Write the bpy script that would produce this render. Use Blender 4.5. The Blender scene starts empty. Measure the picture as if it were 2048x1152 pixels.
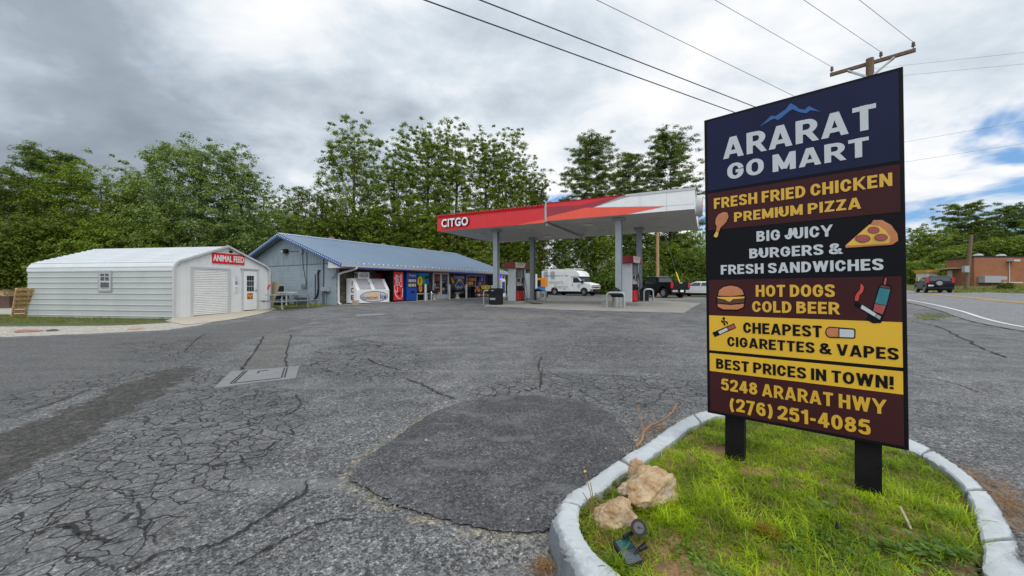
import bpy, bmesh, math, random
import numpy as np
from mathutils import Vector, Matrix
R = math.radians
PI = math.pi
sc = bpy.context.scene
col = sc.collection
random.seed(7)
RNG = np.random.default_rng(11)

# ------------------------------------------------------------------ camera
F, CX, CY, H = 765.0, 1024.0, 572.0, 1.5          # focal length and horizon in photo pixels, eye height in m
cam_d = bpy.data.cameras.new('camera')
cam_d.sensor_width = 36.0
cam_d.lens = 36.0 * F / 2048.0
cam_d.shift_y = -(576.0 - CY) / 2048.0
cam_d.clip_start = 0.05
cam_d.clip_end = 3000
cam = bpy.data.objects.new('camera', cam_d)
cam.location = (0, 0, H)
cam.rotation_euler = (R(90), 0, 0)
col.objects.link(cam)
sc.camera = cam

# ------------------------------------------------------------------ world, sun, exposure
SUN_EL, SUN_AZ = R(50), R(158)                     # azimuth clockwise from +Y: behind the camera, a little right
SKY_STR = 0.10
sc.view_settings.view_transform = 'Standard'
sc.view_settings.look = 'None'
sc.view_settings.gamma = 1.0
sc.view_settings.exposure = 0.06
sc.render.engine = 'CYCLES'
sc.cycles.use_denoising = True
sc.cycles.max_bounces = 6
sc.cycles.diffuse_bounces = 3
sc.cycles.glossy_bounces = 3
sc.cycles.transmission_bounces = 4
sc.cycles.caustics_reflective = False
sc.cycles.caustics_refractive = False

class NT:
    """small helper to write node trees"""
    def __init__(s, tree):
        s.t = tree
    def n(s, kind, **kw):
        nd = s.t.nodes.new(kind)
        for k, v in kw.items():
            setattr(nd, k, v)
        return nd
    def put(s, sock, val):
        if val is None:
            return
        if isinstance(val, bpy.types.NodeSocket):
            s.t.links.new(val, sock)
        else:
            if sock.type == 'RGBA' and not isinstance(val, (int, float)) and len(val) == 3:
                val = (*val, 1)
            elif sock.type == 'RGBA' and isinstance(val, (int, float)):
                val = (val, val, val, 1)
            sock.default_value = val
    def math(s, op, a, b=None, c=None, clamp=False):
        nd = s.n('ShaderNodeMath', operation=op, use_clamp=clamp)
        s.put(nd.inputs[0], a); s.put(nd.inputs[1], b); s.put(nd.inputs[2], c)
        return nd.outputs[0]
    def vmath(s, op, a, b=None):
        nd = s.n('ShaderNodeVectorMath', operation=op)
        s.put(nd.inputs[0], a)
        if op == 'SCALE':
            s.put(nd.inputs['Scale'], b)
        else:
            s.put(nd.inputs[1], b)
        return nd.outputs['Value'] if op in ('DOT_PRODUCT', 'LENGTH') else nd.outputs[0]
    def mix(s, f, a, b, mode='MIX'):
        nd = s.n('ShaderNodeMix', data_type='RGBA', blend_type=mode, clamp_factor=True)
        s.put(nd.inputs[0], f); s.put(nd.inputs[6], a); s.put(nd.inputs[7], b)
        return nd.outputs[2]
    def noise(s, vec, scale=5, detail=4, rough=.5, dist=0, out='Fac'):
        nd = s.n('ShaderNodeTexNoise')
        s.put(nd.inputs['Vector'], vec); s.put(nd.inputs['Scale'], scale); s.put(nd.inputs['Detail'], detail)
        s.put(nd.inputs['Roughness'], rough); s.put(nd.inputs['Distortion'], dist)
        return nd.outputs[out]
    def vor(s, vec, scale=5, feature='F1', out='Distance', rand=1):
        nd = s.n('ShaderNodeTexVoronoi', feature=feature)
        s.put(nd.inputs['Vector'], vec); s.put(nd.inputs['Scale'], scale); s.put(nd.inputs['Randomness'], rand)
        return nd.outputs[out]
    def ramp(s, f, pts, interp='LINEAR'):
        nd = s.n('ShaderNodeValToRGB')
        cr = nd.color_ramp
        cr.interpolation = interp
        while len(cr.elements) < len(pts):
            cr.elements.new(.5)
        for e, (p, c) in zip(cr.elements, pts):
            e.position = p
            e.color = (c, c, c, 1) if isinstance(c, (int, float)) else (*c, 1)
        s.put(nd.inputs[0], f)
        return nd.outputs[0]
    def step(s, v, lo, hi):
        nd = s.n('ShaderNodeMapRange', interpolation_type='SMOOTHSTEP')
        s.put(nd.inputs[0], v); s.put(nd.inputs[1], lo); s.put(nd.inputs[2], hi)
        return nd.outputs[0]
    def attr(s, name):
        return s.n('ShaderNodeAttribute', attribute_name=name).outputs['Fac']
    def bump(s, h, strength=.3, dist=.01, nrm=None):
        nd = s.n('ShaderNodeBump')
        s.put(nd.inputs['Strength'], strength); s.put(nd.inputs['Distance'], dist); s.put(nd.inputs['Height'], h)
        if nrm is not None:
            s.put(nd.inputs['Normal'], nrm)
        return nd.outputs[0]

w = bpy.data.worlds.new('World')
sc.world = w
w.use_nodes = True
w.node_tree.nodes.clear()
N = NT(w.node_tree)
sky = N.n('ShaderNodeTexSky', sky_type='NISHITA')
sky.sun_disc = False
sky.sun_elevation = SUN_EL
sky.sun_rotation = SUN_AZ
sky.air_density = 1.0
sky.dust_density = 1.0
d = N.n('ShaderNodeTexCoord').outputs['Generated']
sep = N.n('ShaderNodeSeparateXYZ')
N.put(sep.inputs[0], d)
dx, dy, dz = sep.outputs
zz = N.math('ADD', N.math('MAXIMUM', dz, 0.0), 0.34)
comb = N.n('ShaderNodeCombineXYZ')
N.put(comb.inputs[0], N.math('DIVIDE', dx, zz)); N.put(comb.inputs[1], N.math('DIVIDE', dy, zz))
N.put(comb.inputs[2], 3.7)
P = comb.outputs[0]
big = N.noise(P, 1.25, 4, .50, .25)
med = N.noise(N.vmath('MULTIPLY', P, (1.0, 1.35, 1.0)), 3.0, 6, .55, .35)
fine = N.noise(P, 7.0, 5, .55, .2)
def lobe(px, py, power):
    v = Vector(((px - CX) / F, 1, (CY - py) / F)).normalized()
    dp = N.vmath('DOT_PRODUCT', d, tuple(v))
    return N.math('POWER', N.math('MAXIMUM', dp, 0.0), power)
dark1 = lobe(150, 90, 26)
dark2 = lobe(330, 310, 30)
bright1 = lobe(1400, 120, 9)
bright2 = lobe(560, 40, 30)
thick = N.math('ADD', N.math('MULTIPLY', big, 0.72), N.math('ADD', N.math('MULTIPLY', med, 0.55), N.math('MULTIPLY', fine, 0.20)))
thick = N.math('ADD', N.math('SUBTRACT', thick, 0.135), N.math('MULTIPLY', dark1, 0.27))
thick = N.math('ADD', thick, N.math('MULTIPLY', dark2, 0.07))
thick = N.math('SUBTRACT', thick, N.math('MULTIPLY', bright1, 0.15))
thick = N.math('SUBTRACT', thick, N.math('MULTIPLY', bright2, 0.05))
thick = N.math('SUBTRACT', thick, N.math('MULTIPLY', lobe(470, 190, 60), 0.17))
thick = N.math('ADD', thick, N.math('MULTIPLY', lobe(760, 230, 90), 0.05))
thick = N.math('ADD', thick, N.math('MULTIPLY', lobe(220, 250, 120), 0.10))
K = 1.0 / SKY_STR
def kc(r, g, b):
    return (r * K, g * K, b * K)
cloud = N.ramp(thick, [(.43, (.99, .99, 1.0)), (.53, (.85, .885, .925)), (.61, (.675, .745, .815)), (.70, (.52, .59, .665)), (.81, (.36, .42, .485)), (.95, (.28, .33, .385))])
cloud = N.vmath('SCALE', cloud, K)
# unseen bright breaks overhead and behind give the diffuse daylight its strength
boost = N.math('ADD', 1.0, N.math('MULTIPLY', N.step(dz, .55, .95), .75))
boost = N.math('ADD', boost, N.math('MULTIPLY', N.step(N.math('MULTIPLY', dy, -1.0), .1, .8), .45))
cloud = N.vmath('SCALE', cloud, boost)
# small blue openings, low on the right
gapn = N.noise(N.vmath('MULTIPLY', P, (1.0, 1.0, 1.0)), 2.1, 5, .55, .3)
hz = N.math('ADD', N.math('MULTIPLY', lobe(1980, 395, 40), .24), N.math('MULTIPLY', lobe(1105, 400, 260), .16))
hz = N.math('ADD', hz, N.math('MULTIPLY', lobe(1400, 480, 120), .14))
gap = N.step(N.math('ADD', gapn, hz), .62, .74)
blue = N.vmath('MULTIPLY', sky.outputs[0], (0.80, 1.05, 1.35))
blue = N.mix(1.0, blue, kc(.20, .42, .74)) if False else N.mix(.55, blue, kc(.22, .45, .80))
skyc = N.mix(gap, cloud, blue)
haze_f = N.math('SUBTRACT', 1.0, N.step(dz, 0.0, .10))
skyc = N.mix(N.math('MULTIPLY', haze_f, .45), skyc, kc(.66, .73, .80))
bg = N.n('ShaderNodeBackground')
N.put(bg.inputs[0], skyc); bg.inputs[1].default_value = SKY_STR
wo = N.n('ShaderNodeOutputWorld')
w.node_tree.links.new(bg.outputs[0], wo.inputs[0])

sun_d = bpy.data.lights.new('sun', 'SUN')
sun_d.energy = 1.4
sun_d.angle = R(35)
sun_d.color = (1.0, .96, .90)
sun = bpy.data.objects.new('sun', sun_d)
sdir = Vector((math.sin(SUN_AZ) * math.cos(SUN_EL), math.cos(SUN_AZ) * math.cos(SUN_EL), math.sin(SUN_EL)))
sun.rotation_euler = sdir.to_track_quat('Z', 'Y').to_euler()
sun.location = sdir * 60
col.objects.link(sun)

# ------------------------------------------------------------------ lettering (made first, while the scene is small)
_gl = {}
def glyph(s, off=.018, shear=0):
    k = (s, off, shear)
    if k in _gl:
        return _gl[k]
    c = bpy.data.curves.new('t', 'FONT')
    c.body = s; c.offset = off; c.shear = shear; c.resolution_u = 4; c.space_character = 1.0 + off * 2.5
    o = bpy.data.objects.new('t', c)
    col.objects.link(o)
    dg = bpy.context.evaluated_depsgraph_get(); dg.update()
    me = bpy.data.meshes.new_from_object(o.evaluated_get(dg))
    v = np.array([x.co[:2] for x in me.vertices]); f = [list(p.vertices) for p in me.polygons]
    bpy.data.objects.remove(o); bpy.data.curves.remove(c); bpy.data.meshes.remove(me)
    lo, hi = v.min(0), v.max(0)
    v = (v - lo) / (hi - lo)
    # faces must look along +Z in text space
    out = []
    for q in f:
        a, b, c2 = v[q[0]], v[q[1]], v[q[2]]
        out.append(q if (b[0]-a[0])*(c2[1]-a[1]) - (b[1]-a[1])*(c2[0]-a[0]) >= 0 else q[::-1])
    _gl[k] = (v, out)
    return _gl[k]
def glyph_word(s, off, shear, wi):
    '''the faces of one word of a line, found from the gaps between letters'''
    v, f = glyph(s, off, shear)
    nw = len(s.split())
    iv = sorted((min(v[i][0] for i in q), max(v[i][0] for i in q)) for q in f)
    m = []
    for a, b in iv:
        if m and a <= m[-1][1]+1e-6: m[-1][1] = max(m[-1][1], b)
        else: m.append([a, b])
    gaps = sorted(((m[i+1][0]-m[i][1], (m[i+1][0]+m[i][1])/2) for i in range(len(m)-1)), reverse=True)[:nw-1]
    cuts = [-1]+sorted(g[1] for g in gaps)+[2]
    fs = [q for q in f if cuts[wi] <= v[q[0]][0] < cuts[wi+1]]
    used = sorted({i for q in fs for i in q}); ix = {a: b for b, a in enumerate(used)}
    return v[used], [[ix[i] for i in q] for q in fs]
SIGN_TEXT = [  # text, left-bottom and right-top corners in photo pixels, colour
    ('ARARAT', (1446.6, 319), (1751.9, 205.8), 'w'), ('GO MART', (1455, 360.3), (1737.3, 272.8), 'w'),
    ('FRESH FRIED CHICKEN', (1428.2, 418), (1784.2, 348.2), 'y'), ('PREMIUM PIZZA', (1468.5, 444), (1721.7, 394.4), 'y'),
    ('BIG JUICY', (1513.3, 483.6), (1664.4, 449.2), 'w'), ('BURGERS &', (1499, 517), (1684.5, 485.7), 'w'),
    ('FRESH SANDWICHES', (1442, 549.1), (1766.6, 516.7), 'w'), ('HOT DOGS', (1511.8, 593.3), (1669.5, 568.4), 'y'),
    ('COLD BEER', (1504.6, 623.9), (1678.4, 604), 'y'), ('CHEAPEST', (1486.8, 665.5), (1643.5, 651.3), 'k'),
    ('CIGARETTES & VAPES', (1455, 692.2), (1797, 698.6), 'k'), ('BEST PRICES IN TOWN!', (1432.7, 736.7), (1787, 757), 'k'),
    ('5248 ARARAT HWY', (1442.7, 779.5), (1771.6, 801.9), 'y'), ('(276) 251-4085', (1460, 820.4), (1740.7, 838.2), 'y')]
glyph('ANIMAL FEED', 0)
for s_ in ('CITGO', 'I', 'C', 'E', 'WELCOME', 'Hometown', 'Ice', 'OPEN', 'COOPER', 'BBQ', 'BEER', 'SMOKED', 'cola', 'RESERVED', 'PARKING'):
    glyph(s_, .03)
for s_ in ('Davenport', 'Energy'):
    glyph(s_, 0.0, .25)
for s_ in ('Delivering', 'Energy to', 'You'):
    glyph(s_, .015, 0)
glyph('Cola', .01, .35); glyph('pepsi', .02, 0)

# ------------------------------------------------------------------ mesh helpers
BOLD = ((0, 0), (.036, .016), (-.036, .016), (.036, -.016), (-.036, -.016), (.018, 0), (-.018, 0))
class MB:
    def __init__(s):
        s.v = []; s.f = []; s.mi = []; s.cm = 0
    def add(s, vs, fs):
        b = len(s.v)
        s.v += [tuple(p) for p in vs]
        for f in fs:
            s.f.append([i + b for i in f]); s.mi.append(s.cm)
        return s
    def box(s, x0, x1, y0, y1, z0, z1):
        if x0 > x1: x0, x1 = x1, x0
        if y0 > y1: y0, y1 = y1, y0
        if z0 > z1: z0, z1 = z1, z0
        vs = [(x0,y0,z0),(x1,y0,z0),(x1,y1,z0),(x0,y1,z0),(x0,y0,z1),(x1,y0,z1),(x1,y1,z1),(x0,y1,z1)]
        return s.add(vs, [(0,3,2,1),(4,5,6,7),(0,1,5,4),(1,2,6,5),(2,3,7,6),(3,0,4,7)])
    def cbox(s, c, size):
        return s.box(c[0]-size[0]/2, c[0]+size[0]/2, c[1]-size[1]/2, c[1]+size[1]/2, c[2]-size[2]/2, c[2]+size[2]/2)
    def bar(s, p, q, wd, ht, up=(0,0,1)):
        p = Vector(p); q = Vector(q); a = (q - p).normalized(); u = Vector(up)
        if abs(a.dot(u)) > .99: u = Vector((0,1,0))
        r = a.cross(u).normalized() * (wd/2); u = r.cross(a).normalized() * (ht/2)
        vs = [p-r-u, p+r-u, p+r+u, p-r+u, q-r-u, q+r-u, q+r+u, q-r+u]
        return s.add(vs, [(0,1,2,3),(5,4,7,6),(4,5,1,0),(5,6,2,1),(6,7,3,2),(7,4,0,3)])
    def tube(s, pts, r, n=8, cap=True):
        pts = [Vector(p) for p in pts]; m = len(pts)
        rs = r if isinstance(r, (list, tuple)) else [r]*m
        rings = []; prev = None
        for i, p in enumerate(pts):
            t = (pts[min(i+1,m-1)] - pts[max(i-1,0)]).normalized()
            ref = prev if prev is not None else (Vector((0,0,1)) if abs(t.z) < .9 else Vector((1,0,0)))
            a = (ref - t*ref.dot(t)).normalized(); b = t.cross(a); prev = a
            rings.append([p + (a*math.cos(2*PI*k/n) + b*math.sin(2*PI*k/n))*rs[i] for k in range(n)])
        vs = [v for rg in rings for v in rg]; fs = []
        for i in range(m-1):
            for k in range(n):
                k2 = (k+1) % n
                fs.append((i*n+k, i*n+k2, (i+1)*n+k2, (i+1)*n+k))
        if cap:
            fs.append(tuple(range(n))[::-1]); fs.append(tuple((m-1)*n+k for k in range(n)))
        return s.add(vs, fs)
    def lathe(s, prof, c=(0,0,0), n=16, axis='z'):
        vs = []; fs = []
        for r, z in prof:
            for k in range(n):
                a = 2*PI*k/n; x, y = r*math.cos(a), r*math.sin(a)
                p = (x, y, z) if axis == 'z' else ((x, -z, y) if axis == 'y' else (z, x, y))
                vs.append((p[0]+c[0], p[1]+c[1], p[2]+c[2]))
        for i in range(len(prof)-1):
            for k in range(n):
                k2 = (k+1) % n
                fs.append((i*n+k, i*n+k2, (i+1)*n+k2, (i+1)*n+k))
        fs.append(tuple(range(n))[::-1]); fs.append(tuple((len(prof)-1)*n+k for k in range(n)))
        return s.add(vs, fs)
    def prism(s, poly, ext):
        poly = [Vector(p) for p in poly]; e = Vector(ext); n = len(poly)
        fs = [tuple(range(n))[::-1], tuple(range(n, 2*n))]
        fs += [(k, (k+1) % n, n+(k+1) % n, n+k) for k in range(n)]
        return s.add(poly + [p+e for p in poly], fs)
    def sheet(s, poly):
        return s.add(poly, [tuple(range(len(poly)))])
    def loft(s, loops, cap=True):
        n = len(loops[0]); fs = []
        for i in range(len(loops)-1):
            for k in range(n):
                k2 = (k+1) % n
                fs.append((i*n+k, i*n+k2, (i+1)*n+k2, (i+1)*n+k))
        if cap:
            fs.append(tuple(range(n))[::-1]); fs.append(tuple((len(loops)-1)*n+k for k in range(n)))
        return s.add([p for l in loops for p in l], fs)
    def strip(s, A, B):
        n = len(A)
        return s.add(list(A)+list(B), [(i, i+1, n+i+1, n+i) for i in range(n-1)])
    def text(s, string, fr, u0, v0, u1, v1, d=.004, off=.03, shear=0, word=None, bold=False):
        v, f = glyph(string, off, shear) if word is None else glyph_word(string, off, shear, word)
        for k, (ox, oy) in enumerate(BOLD if bold else ((0, 0),)):     # heavier strokes: the same letters printed a hair apart
            s.add([fr.p(u0+(u1-u0)*a+(v1-v0)*ox*(1-2*a if ox else 1)*0+(v1-v0)*ox, v0+(v1-v0)*b*(1-2*abs(oy))+(v1-v0)*(abs(oy)+oy), d+.0003*k) for a, b in v], f)
        return s
    def build(s, name, m, parent=None, smooth=False, bevel=0, fix=True, loc=None):
        me = bpy.data.meshes.new(name)
        me.from_pydata(s.v, [], s.f)
        ms = m if isinstance(m, (list, tuple)) else [m]
        for x in ms: me.materials.append(x)
        if len(ms) > 1: me.polygons.foreach_set('material_index', s.mi)
        if fix:
            bm = bmesh.new(); bm.from_mesh(me)
            bmesh.ops.recalc_face_normals(bm, faces=bm.faces); bm.to_mesh(me); bm.free()
        if smooth:
            me.polygons.foreach_set('use_smooth', [True]*len(me.polygons))
            try: me.set_sharp_from_angle(angle=R(38))
            except Exception: pass
        o = bpy.data.objects.new(name, me)
        col.objects.link(o)
        if parent is not None: o.parent = parent
        if loc is not None: o.location = loc
        if bevel:
            b = o.modifiers.new('bevel', 'BEVEL'); b.width = bevel; b.segments = 2; b.limit_method = 'ANGLE'; b.angle_limit = R(40)
        return o

class Fr:
    """a flat frame: origin, right, up; d is along the outward normal"""
    def __init__(s, o, ex, ey=(0,0,1)):
        s.o = Vector(o); s.x = Vector(ex).normalized(); s.y = Vector(ey).normalized(); s.n = s.x.cross(s.y).normalized()
    def p(s, u, v, d=0):
        return s.o + s.x*u + s.y*v + s.n*d
    def rect(s, mb, u0, v0, u1, v1, d):
        return mb.add([s.p(u0,v0,d), s.p(u1,v0,d), s.p(u1,v1,d), s.p(u0,v1,d)], [(0,1,2,3)])
    def slab(s, mb, u0, v0, u1, v1, d0, d1):
        return mb.prism([s.p(u0,v0,d0), s.p(u1,v0,d0), s.p(u1,v1,d0), s.p(u0,v1,d0)], s.n*(d1-d0))
    def poly(s, mb, pts, d0, d1):
        return mb.prism([s.p(a,b,d0) for a, b in pts], s.n*(d1-d0))

def thing(name, label, cat, loc=(0,0,0), rz=0, group=None):
    o = bpy.data.objects.new(name, None)
    o.empty_display_size = .2
    o.location = loc; o.rotation_euler = (0, 0, rz)
    o['label'] = label; o['category'] = cat
    if group: o['group'] = group
    col.objects.link(o)
    return o
def tag(o, label, cat, group=None, kind=None):
    if label: o['label'] = label
    if cat: o['category'] = cat
    if group: o['group'] = group
    if kind: o['kind'] = kind
    return o
def struct(o):
    o['kind'] = 'structure'; return o
def dup(root, loc, rz, label, group=None):
    r = root.copy(); col.objects.link(r); r.location = loc; r.rotation_euler = (0, 0, rz); r['label'] = label
    if group: r['group'] = group
    for ch in list(root.children):
        c = ch.copy(); col.objects.link(c); c.parent = r
        for g in ch.children:
            e = g.copy(); col.objects.link(e); e.parent = c
    return r
def npmesh(name, v, f, m, parent=None, attrs=None, smooth=False):
    """quick mesh from numpy arrays, f is (n,k)"""
    me = bpy.data.meshes.new(name)
    k = f.shape[1]
    me.vertices.add(len(v)); me.vertices.foreach_set('co', np.ascontiguousarray(v, dtype=np.float32).ravel())
    me.loops.add(f.size); me.loops.foreach_set('vertex_index', np.ascontiguousarray(f, dtype=np.int32).ravel())
    me.polygons.add(len(f)); me.polygons.foreach_set('loop_start', np.arange(0, f.size, k, dtype=np.int32))
    me.update(calc_edges=True)
    for nm, arr in (attrs or {}).items():
        a = me.attributes.new(nm, 'FLOAT', 'POINT'); a.data.foreach_set('value', np.ascontiguousarray(arr, dtype=np.float32))
    if smooth: me.polygons.foreach_set('use_smooth', np.ones(len(f), dtype=bool))
    me.materials.append(m)
    me.validate()
    o = bpy.data.objects.new(name, me); col.objects.link(o)
    if parent is not None: o.parent = parent
    return o

# ------------------------------------------------------------------ terrain height (thin plate spline through levelled points)
CP = np.array([
    (0,-6,0),(0,0,0),(0,4,0),(-8,4,0),(8,4,0),(-8,-4,0),(8,-5,-.05),(-16,4,-.02),(-30,4,0),(0,8,.05),(-6,9,.04),(5,9,.08),(10,11,.1),(0,14,.18),(-8,14,.16),
    (-13.85,15.6,.17),(-21,16.8,.16),(-13,20.5,.28),(-10.1,22,.43),(-6,28,.48),(-1.5,36.5,.55),(-30,18,.12),(-40,25,.2),(-20,26,.3),(-22,36,.5),
    (-1,23.6,.37),(1.5,27.5,.41),(5.6,19.9,.46),(7.8,23.4,.5),(10,17,.30),(6.3,42,.5),(14,36.4,.43),(18.5,37.5,.48),(10,30,.45),(16,28,.45),
    (19,14.2,0),(29.5,22,.49),(37.5,28,.88),(27.4,26,.45),(37.9,36,.79),(46.4,44,.95),(14,4,-.1),(24,6,0.1),(20,-8,-.1),
    (55,46,1.48),(62,40,1.5),(76,46,1.5),(50,60,1.5),(70,70,1.8),(30,60,.8),(0,60,.7),(-30,55,.6),(-60,30,.3),(-60,0,0),(60,10,.8),(60,-20,.5),(0,-40,0),
    (0,120,1.0),(-120,60,.5),(120,80,2.0),(-120,-60,0),(120,-60,1),(0,-120,0),(150,200,2),(-150,200,1)], dtype=float)
_n = len(CP)
def _U(r2):
    return np.where(r2 > 1e-9, .5*r2*np.log(np.maximum(r2, 1e-9)), 0)
_d2 = ((CP[:, None, :2]-CP[None, :, :2])**2).sum(-1)
_A = np.zeros((_n+3, _n+3)); _A[:_n, :_n] = _U(_d2) + np.eye(_n)*1.5
_A[:_n, _n] = 1; _A[:_n, _n+1:] = CP[:, :2]; _A[_n:, :_n] = _A[:_n, _n:].T
_W = np.linalg.solve(_A, np.concatenate([CP[:, 2], [0, 0, 0]]))
def GZA(xy):
    xy = np.asarray(xy, float).reshape(-1, 2)
    out = np.empty(len(xy))
    for i in range(0, len(xy), 20000):
        q = xy[i:i+20000]
        out[i:i+20000] = _U(((q[:, None]-CP[None, :, :2])**2).sum(-1)) @ _W[:_n] + _W[_n] + q @ _W[_n+1:]
    return np.clip(out, -.4, 2.5)
def GZ(x, y):
    return float(GZA([(x, y)])[0])
def G(px, py, dz=0.0):
    """ground point seen at a photo pixel"""
    Y = 8.0
    for _ in range(60):
        x = (px-CX)/F*Y
        Yn = (H-GZ(x, Y)-dz)*F/(py-CY)
        Y = Y*.6 + min(max(Yn, .5), 120)*.4
    x = (px-CX)/F*Y
    return Vector((x, Y, GZ(x, Y)+dz))
def at(px, py, Y):
    return Vector(((px-CX)/F*Y, Y, H+(CY-py)*Y/F))
def plane(px, py, z):
    Y = (H-z)*F/(py-CY)
    return Vector(((px-CX)/F*Y, Y, z))
def catmull(pts, k=8, closed=False):
    pts = [Vector(p) for p in pts]; n = len(pts); out = []
    rng = range(n) if closed else range(n-1)
    for i in rng:
        if closed: a, b, c, e = pts[(i-1) % n], pts[i], pts[(i+1) % n], pts[(i+2) % n]
        else: a, b, c, e = pts[max(i-1,0)], pts[i], pts[i+1], pts[min(i+2,n-1)]
        for j in range(k):
            t = j/k
            out.append(.5*((2*b)+(c-a)*t+(2*a-5*b+4*c-e)*t*t+(3*b-a-3*c+e)*t**3))
    if not closed: out.append(pts[-1])
    return out
def sdpoly(poly, pts):
    """signed distance (negative inside) of points to a closed polygon in the plane"""
    p = np.asarray([(a[0], a[1]) for a in poly], float); q = np.roll(p, -1, 0)
    best = np.full(len(pts), 1e9); inside = np.zeros(len(pts), bool)
    for a, b in zip(p, q):
        e = b-a; w_ = pts-a
        t = np.clip((w_ @ e)/max(e @ e, 1e-12), 0, 1)
        best = np.minimum(best, ((w_-t[:, None]*e)**2).sum(1))
        c = ((a[1] <= pts[:, 1]) != (b[1] <= pts[:, 1]))
        with np.errstate(divide='ignore', invalid='ignore'):
            xs = a[0]+(pts[:, 1]-a[1])/(b[1]-a[1])*(b[0]-a[0])
        inside ^= c & (pts[:, 0] < xs)
    dd = np.sqrt(best)
    return np.where(inside, -dd, dd)
# a heavy condensed grotesque drawn as strokes, for the big sign
SW_ = .205; SA = SW_/2
def _cr(*p): return [tuple(q)[:2] for q in catmull([Vector((a, b, 0)) for a, b in p], 6)]
def _arc(cx, cy, rx, ry, a0, a1, n=9): return [(cx+rx*math.cos(R(a0+(a1-a0)*k/n)), cy+ry*math.sin(R(a0+(a1-a0)*k/n))) for k in range(n+1)]
def _ring(w): 
    r = w/2-SA; return _arc(w/2, 1-SA-.32, r, .32, 0, 180)+_arc(w/2, SA+.32, r, .32, 180, 360)+[(w-SA, .5), (w-SA, 1-SA-.32)]
def _strokes(c):
    w = .62; a = SA; t = 1-SA
    if c == 'A': w = .72; return w, [[(a*.95,-.1),(w/2-.02,1.1)],[(w-a*.95,-.1),(w/2+.02,1.1)],[(.17,.27),(w-.17,.27)]]
    if c == 'B': return w, [[(a,0),(a,1)],[(a,t),(.30,t)]+_arc(.32,.75,w-.04-a-.32,.75-.5-a*0-(.25-(t-.75)),90,-90)+[(a,.52)],[(a,.52),(.30,.52)]+_arc(.33,(.52+a)/2,w-a-.33,(.52-a)/2,90,-90)+[(a,a)]]
    if c == 'C': r = w/2-a; return w, [_arc(w/2, t-.32, r, .32, 5, 180)+_arc(w/2, a+.32, r, .32, 180, 355)]
    if c == 'D': return w, [[(a,0),(a,1)],[(a,t),(.24,t)]+_arc(.24,t-.34,w-a-.24,.34,90,0)+_arc(.24,a+.34,w-a-.24,.34,0,-90)+[(a,a)]]
    if c == 'E': w = .53; return w, [[(a,0),(a,1)],[(a,t),(w,t)],[(a,.51),(w-.05,.51)],[(a,a),(w,a)]]
    if c == 'F': w = .51; return w, [[(a,0),(a,1)],[(a,t),(w,t)],[(a,.49),(w-.05,.49)]]
    if c == 'G': w = .65; r = w/2-a; return w, [_arc(w/2, t-.32, r, .32, 5, 180)+_arc(w/2, a+.32, r, .32, 180, 352)+[(w-a,.47),(w*.52,.47)]]
    if c == 'H': w = .64; return w, [[(a,0),(a,1)],[(w-a,0),(w-a,1)],[(a,.51),(w-a,.51)]]
    if c == 'I': return SW_, [[(a,0),(a,1)]]
    if c == 'J': w = .50; r = w/2-a; return w, [[(w-a,1),(w-a,a+.26)]+_arc(w/2,a+.26,r,.26,0,-180)+[(a,.42)]]
    if c == 'K': w = .66; return w, [[(a,0),(a,1)],[(a,.38),(w-.06,1.12)],[(.24,.56),(w-.06,-.12)]]
    if c == 'L': w = .50; return w, [[(a,0),(a,1)],[(a,a),(w,a)]]
    if c == 'M': w = .80; return w, [[(a,0),(a,1)],[(w-a,0),(w-a,1)],[(a+.01,1.02),(w/2,.10)],[(w-a-.01,1.02),(w/2,.10)]]
    if c == 'N': w = .65; return w, [[(a,0),(a,1)],[(w-a,0),(w-a,1)],[(a,1.0),(w-a,0)]]
    if c == 'O': w = .66; return w, [_ring(w)]
    if c in 'PR':
        s = [[(a,0),(a,1)],[(a,t),(.30,t)]+_arc(.32,(t+.45)/2,w-a-.32,(t-.45)/2,90,-90)+[(a,.45)]]
        if c == 'R': s.append([(.33,.46),(w-.05,-.1)])
        return w, s
    if c == 'S': w = .60; return w, [_cr((w-a,.71),(w-.14,.86),(w/2,t),(.14,.86),(a,.72),(.16,.59),(w/2,.51),(w-.15,.41),(w-a,.28),(w-.14,.14),(w/2,a),(.14,.14),(a,.29))]
    if c == 'T': w = .58; return w, [[(0,t),(w,t)],[(w/2,0),(w/2,1)]]
    if c == 'U': w = .63; r = w/2-a; return w, [[(a,1),(a,a+.28)]+_arc(w/2,a+.28,r,.28,180,360)+[(w-a,1)]]
    if c == 'V': w = .70; return w, [[(a*.95,1.1),(w/2-.02,-.1)],[(w-a*.95,1.1),(w/2+.02,-.1)]]
    if c == 'W': w = .98; return w, [[(a*.95,1.1),(w*.29,-.1)],[(w*.27,-.1),(w*.5,1.05)],[(w*.73,-.1),(w*.5,1.05)],[(w-a*.95,1.1),(w*.71,-.1)]]
    if c == 'Y': w = .68; return w, [[(.05,1.1),(w/2,.40)],[(w-.05,1.1),(w/2,.40)],[(w/2,0),(w/2,.5)]]
    if c == 'Z': w = .58; return w, [[(.02,t),(w,t)],[(w-.12,t),(.12,a)],[(0,a),(w,a)]]
    if c == '&': w = .78; return w, [_cr((w-.02,-.02),(.34,.46),(.17,.70),(.20,.85),(.34,t),(.48,.84),(.44,.68),(.20,.47),(a,.28),(.17,.13),(.34,a),(.52,.17),(.66,.50))]
    if c == '!': return SW_, [[(a,.30),(a,1)],[(a,0),(a,.19)]]
    if c == '(': w = .34; return w, [_arc(w+.10, .44, w, .66, 128, 232)]
    if c == ')': w = .34; return w, [_arc(-.10, .44, w, .66, 52, -52)]
    if c == '-': w = .34; return w, [[(.02,.40),(w-.02,.40)]]
    w = .59; r = w/2-a
    if c == '0': return w, [_ring(w)]
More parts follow.
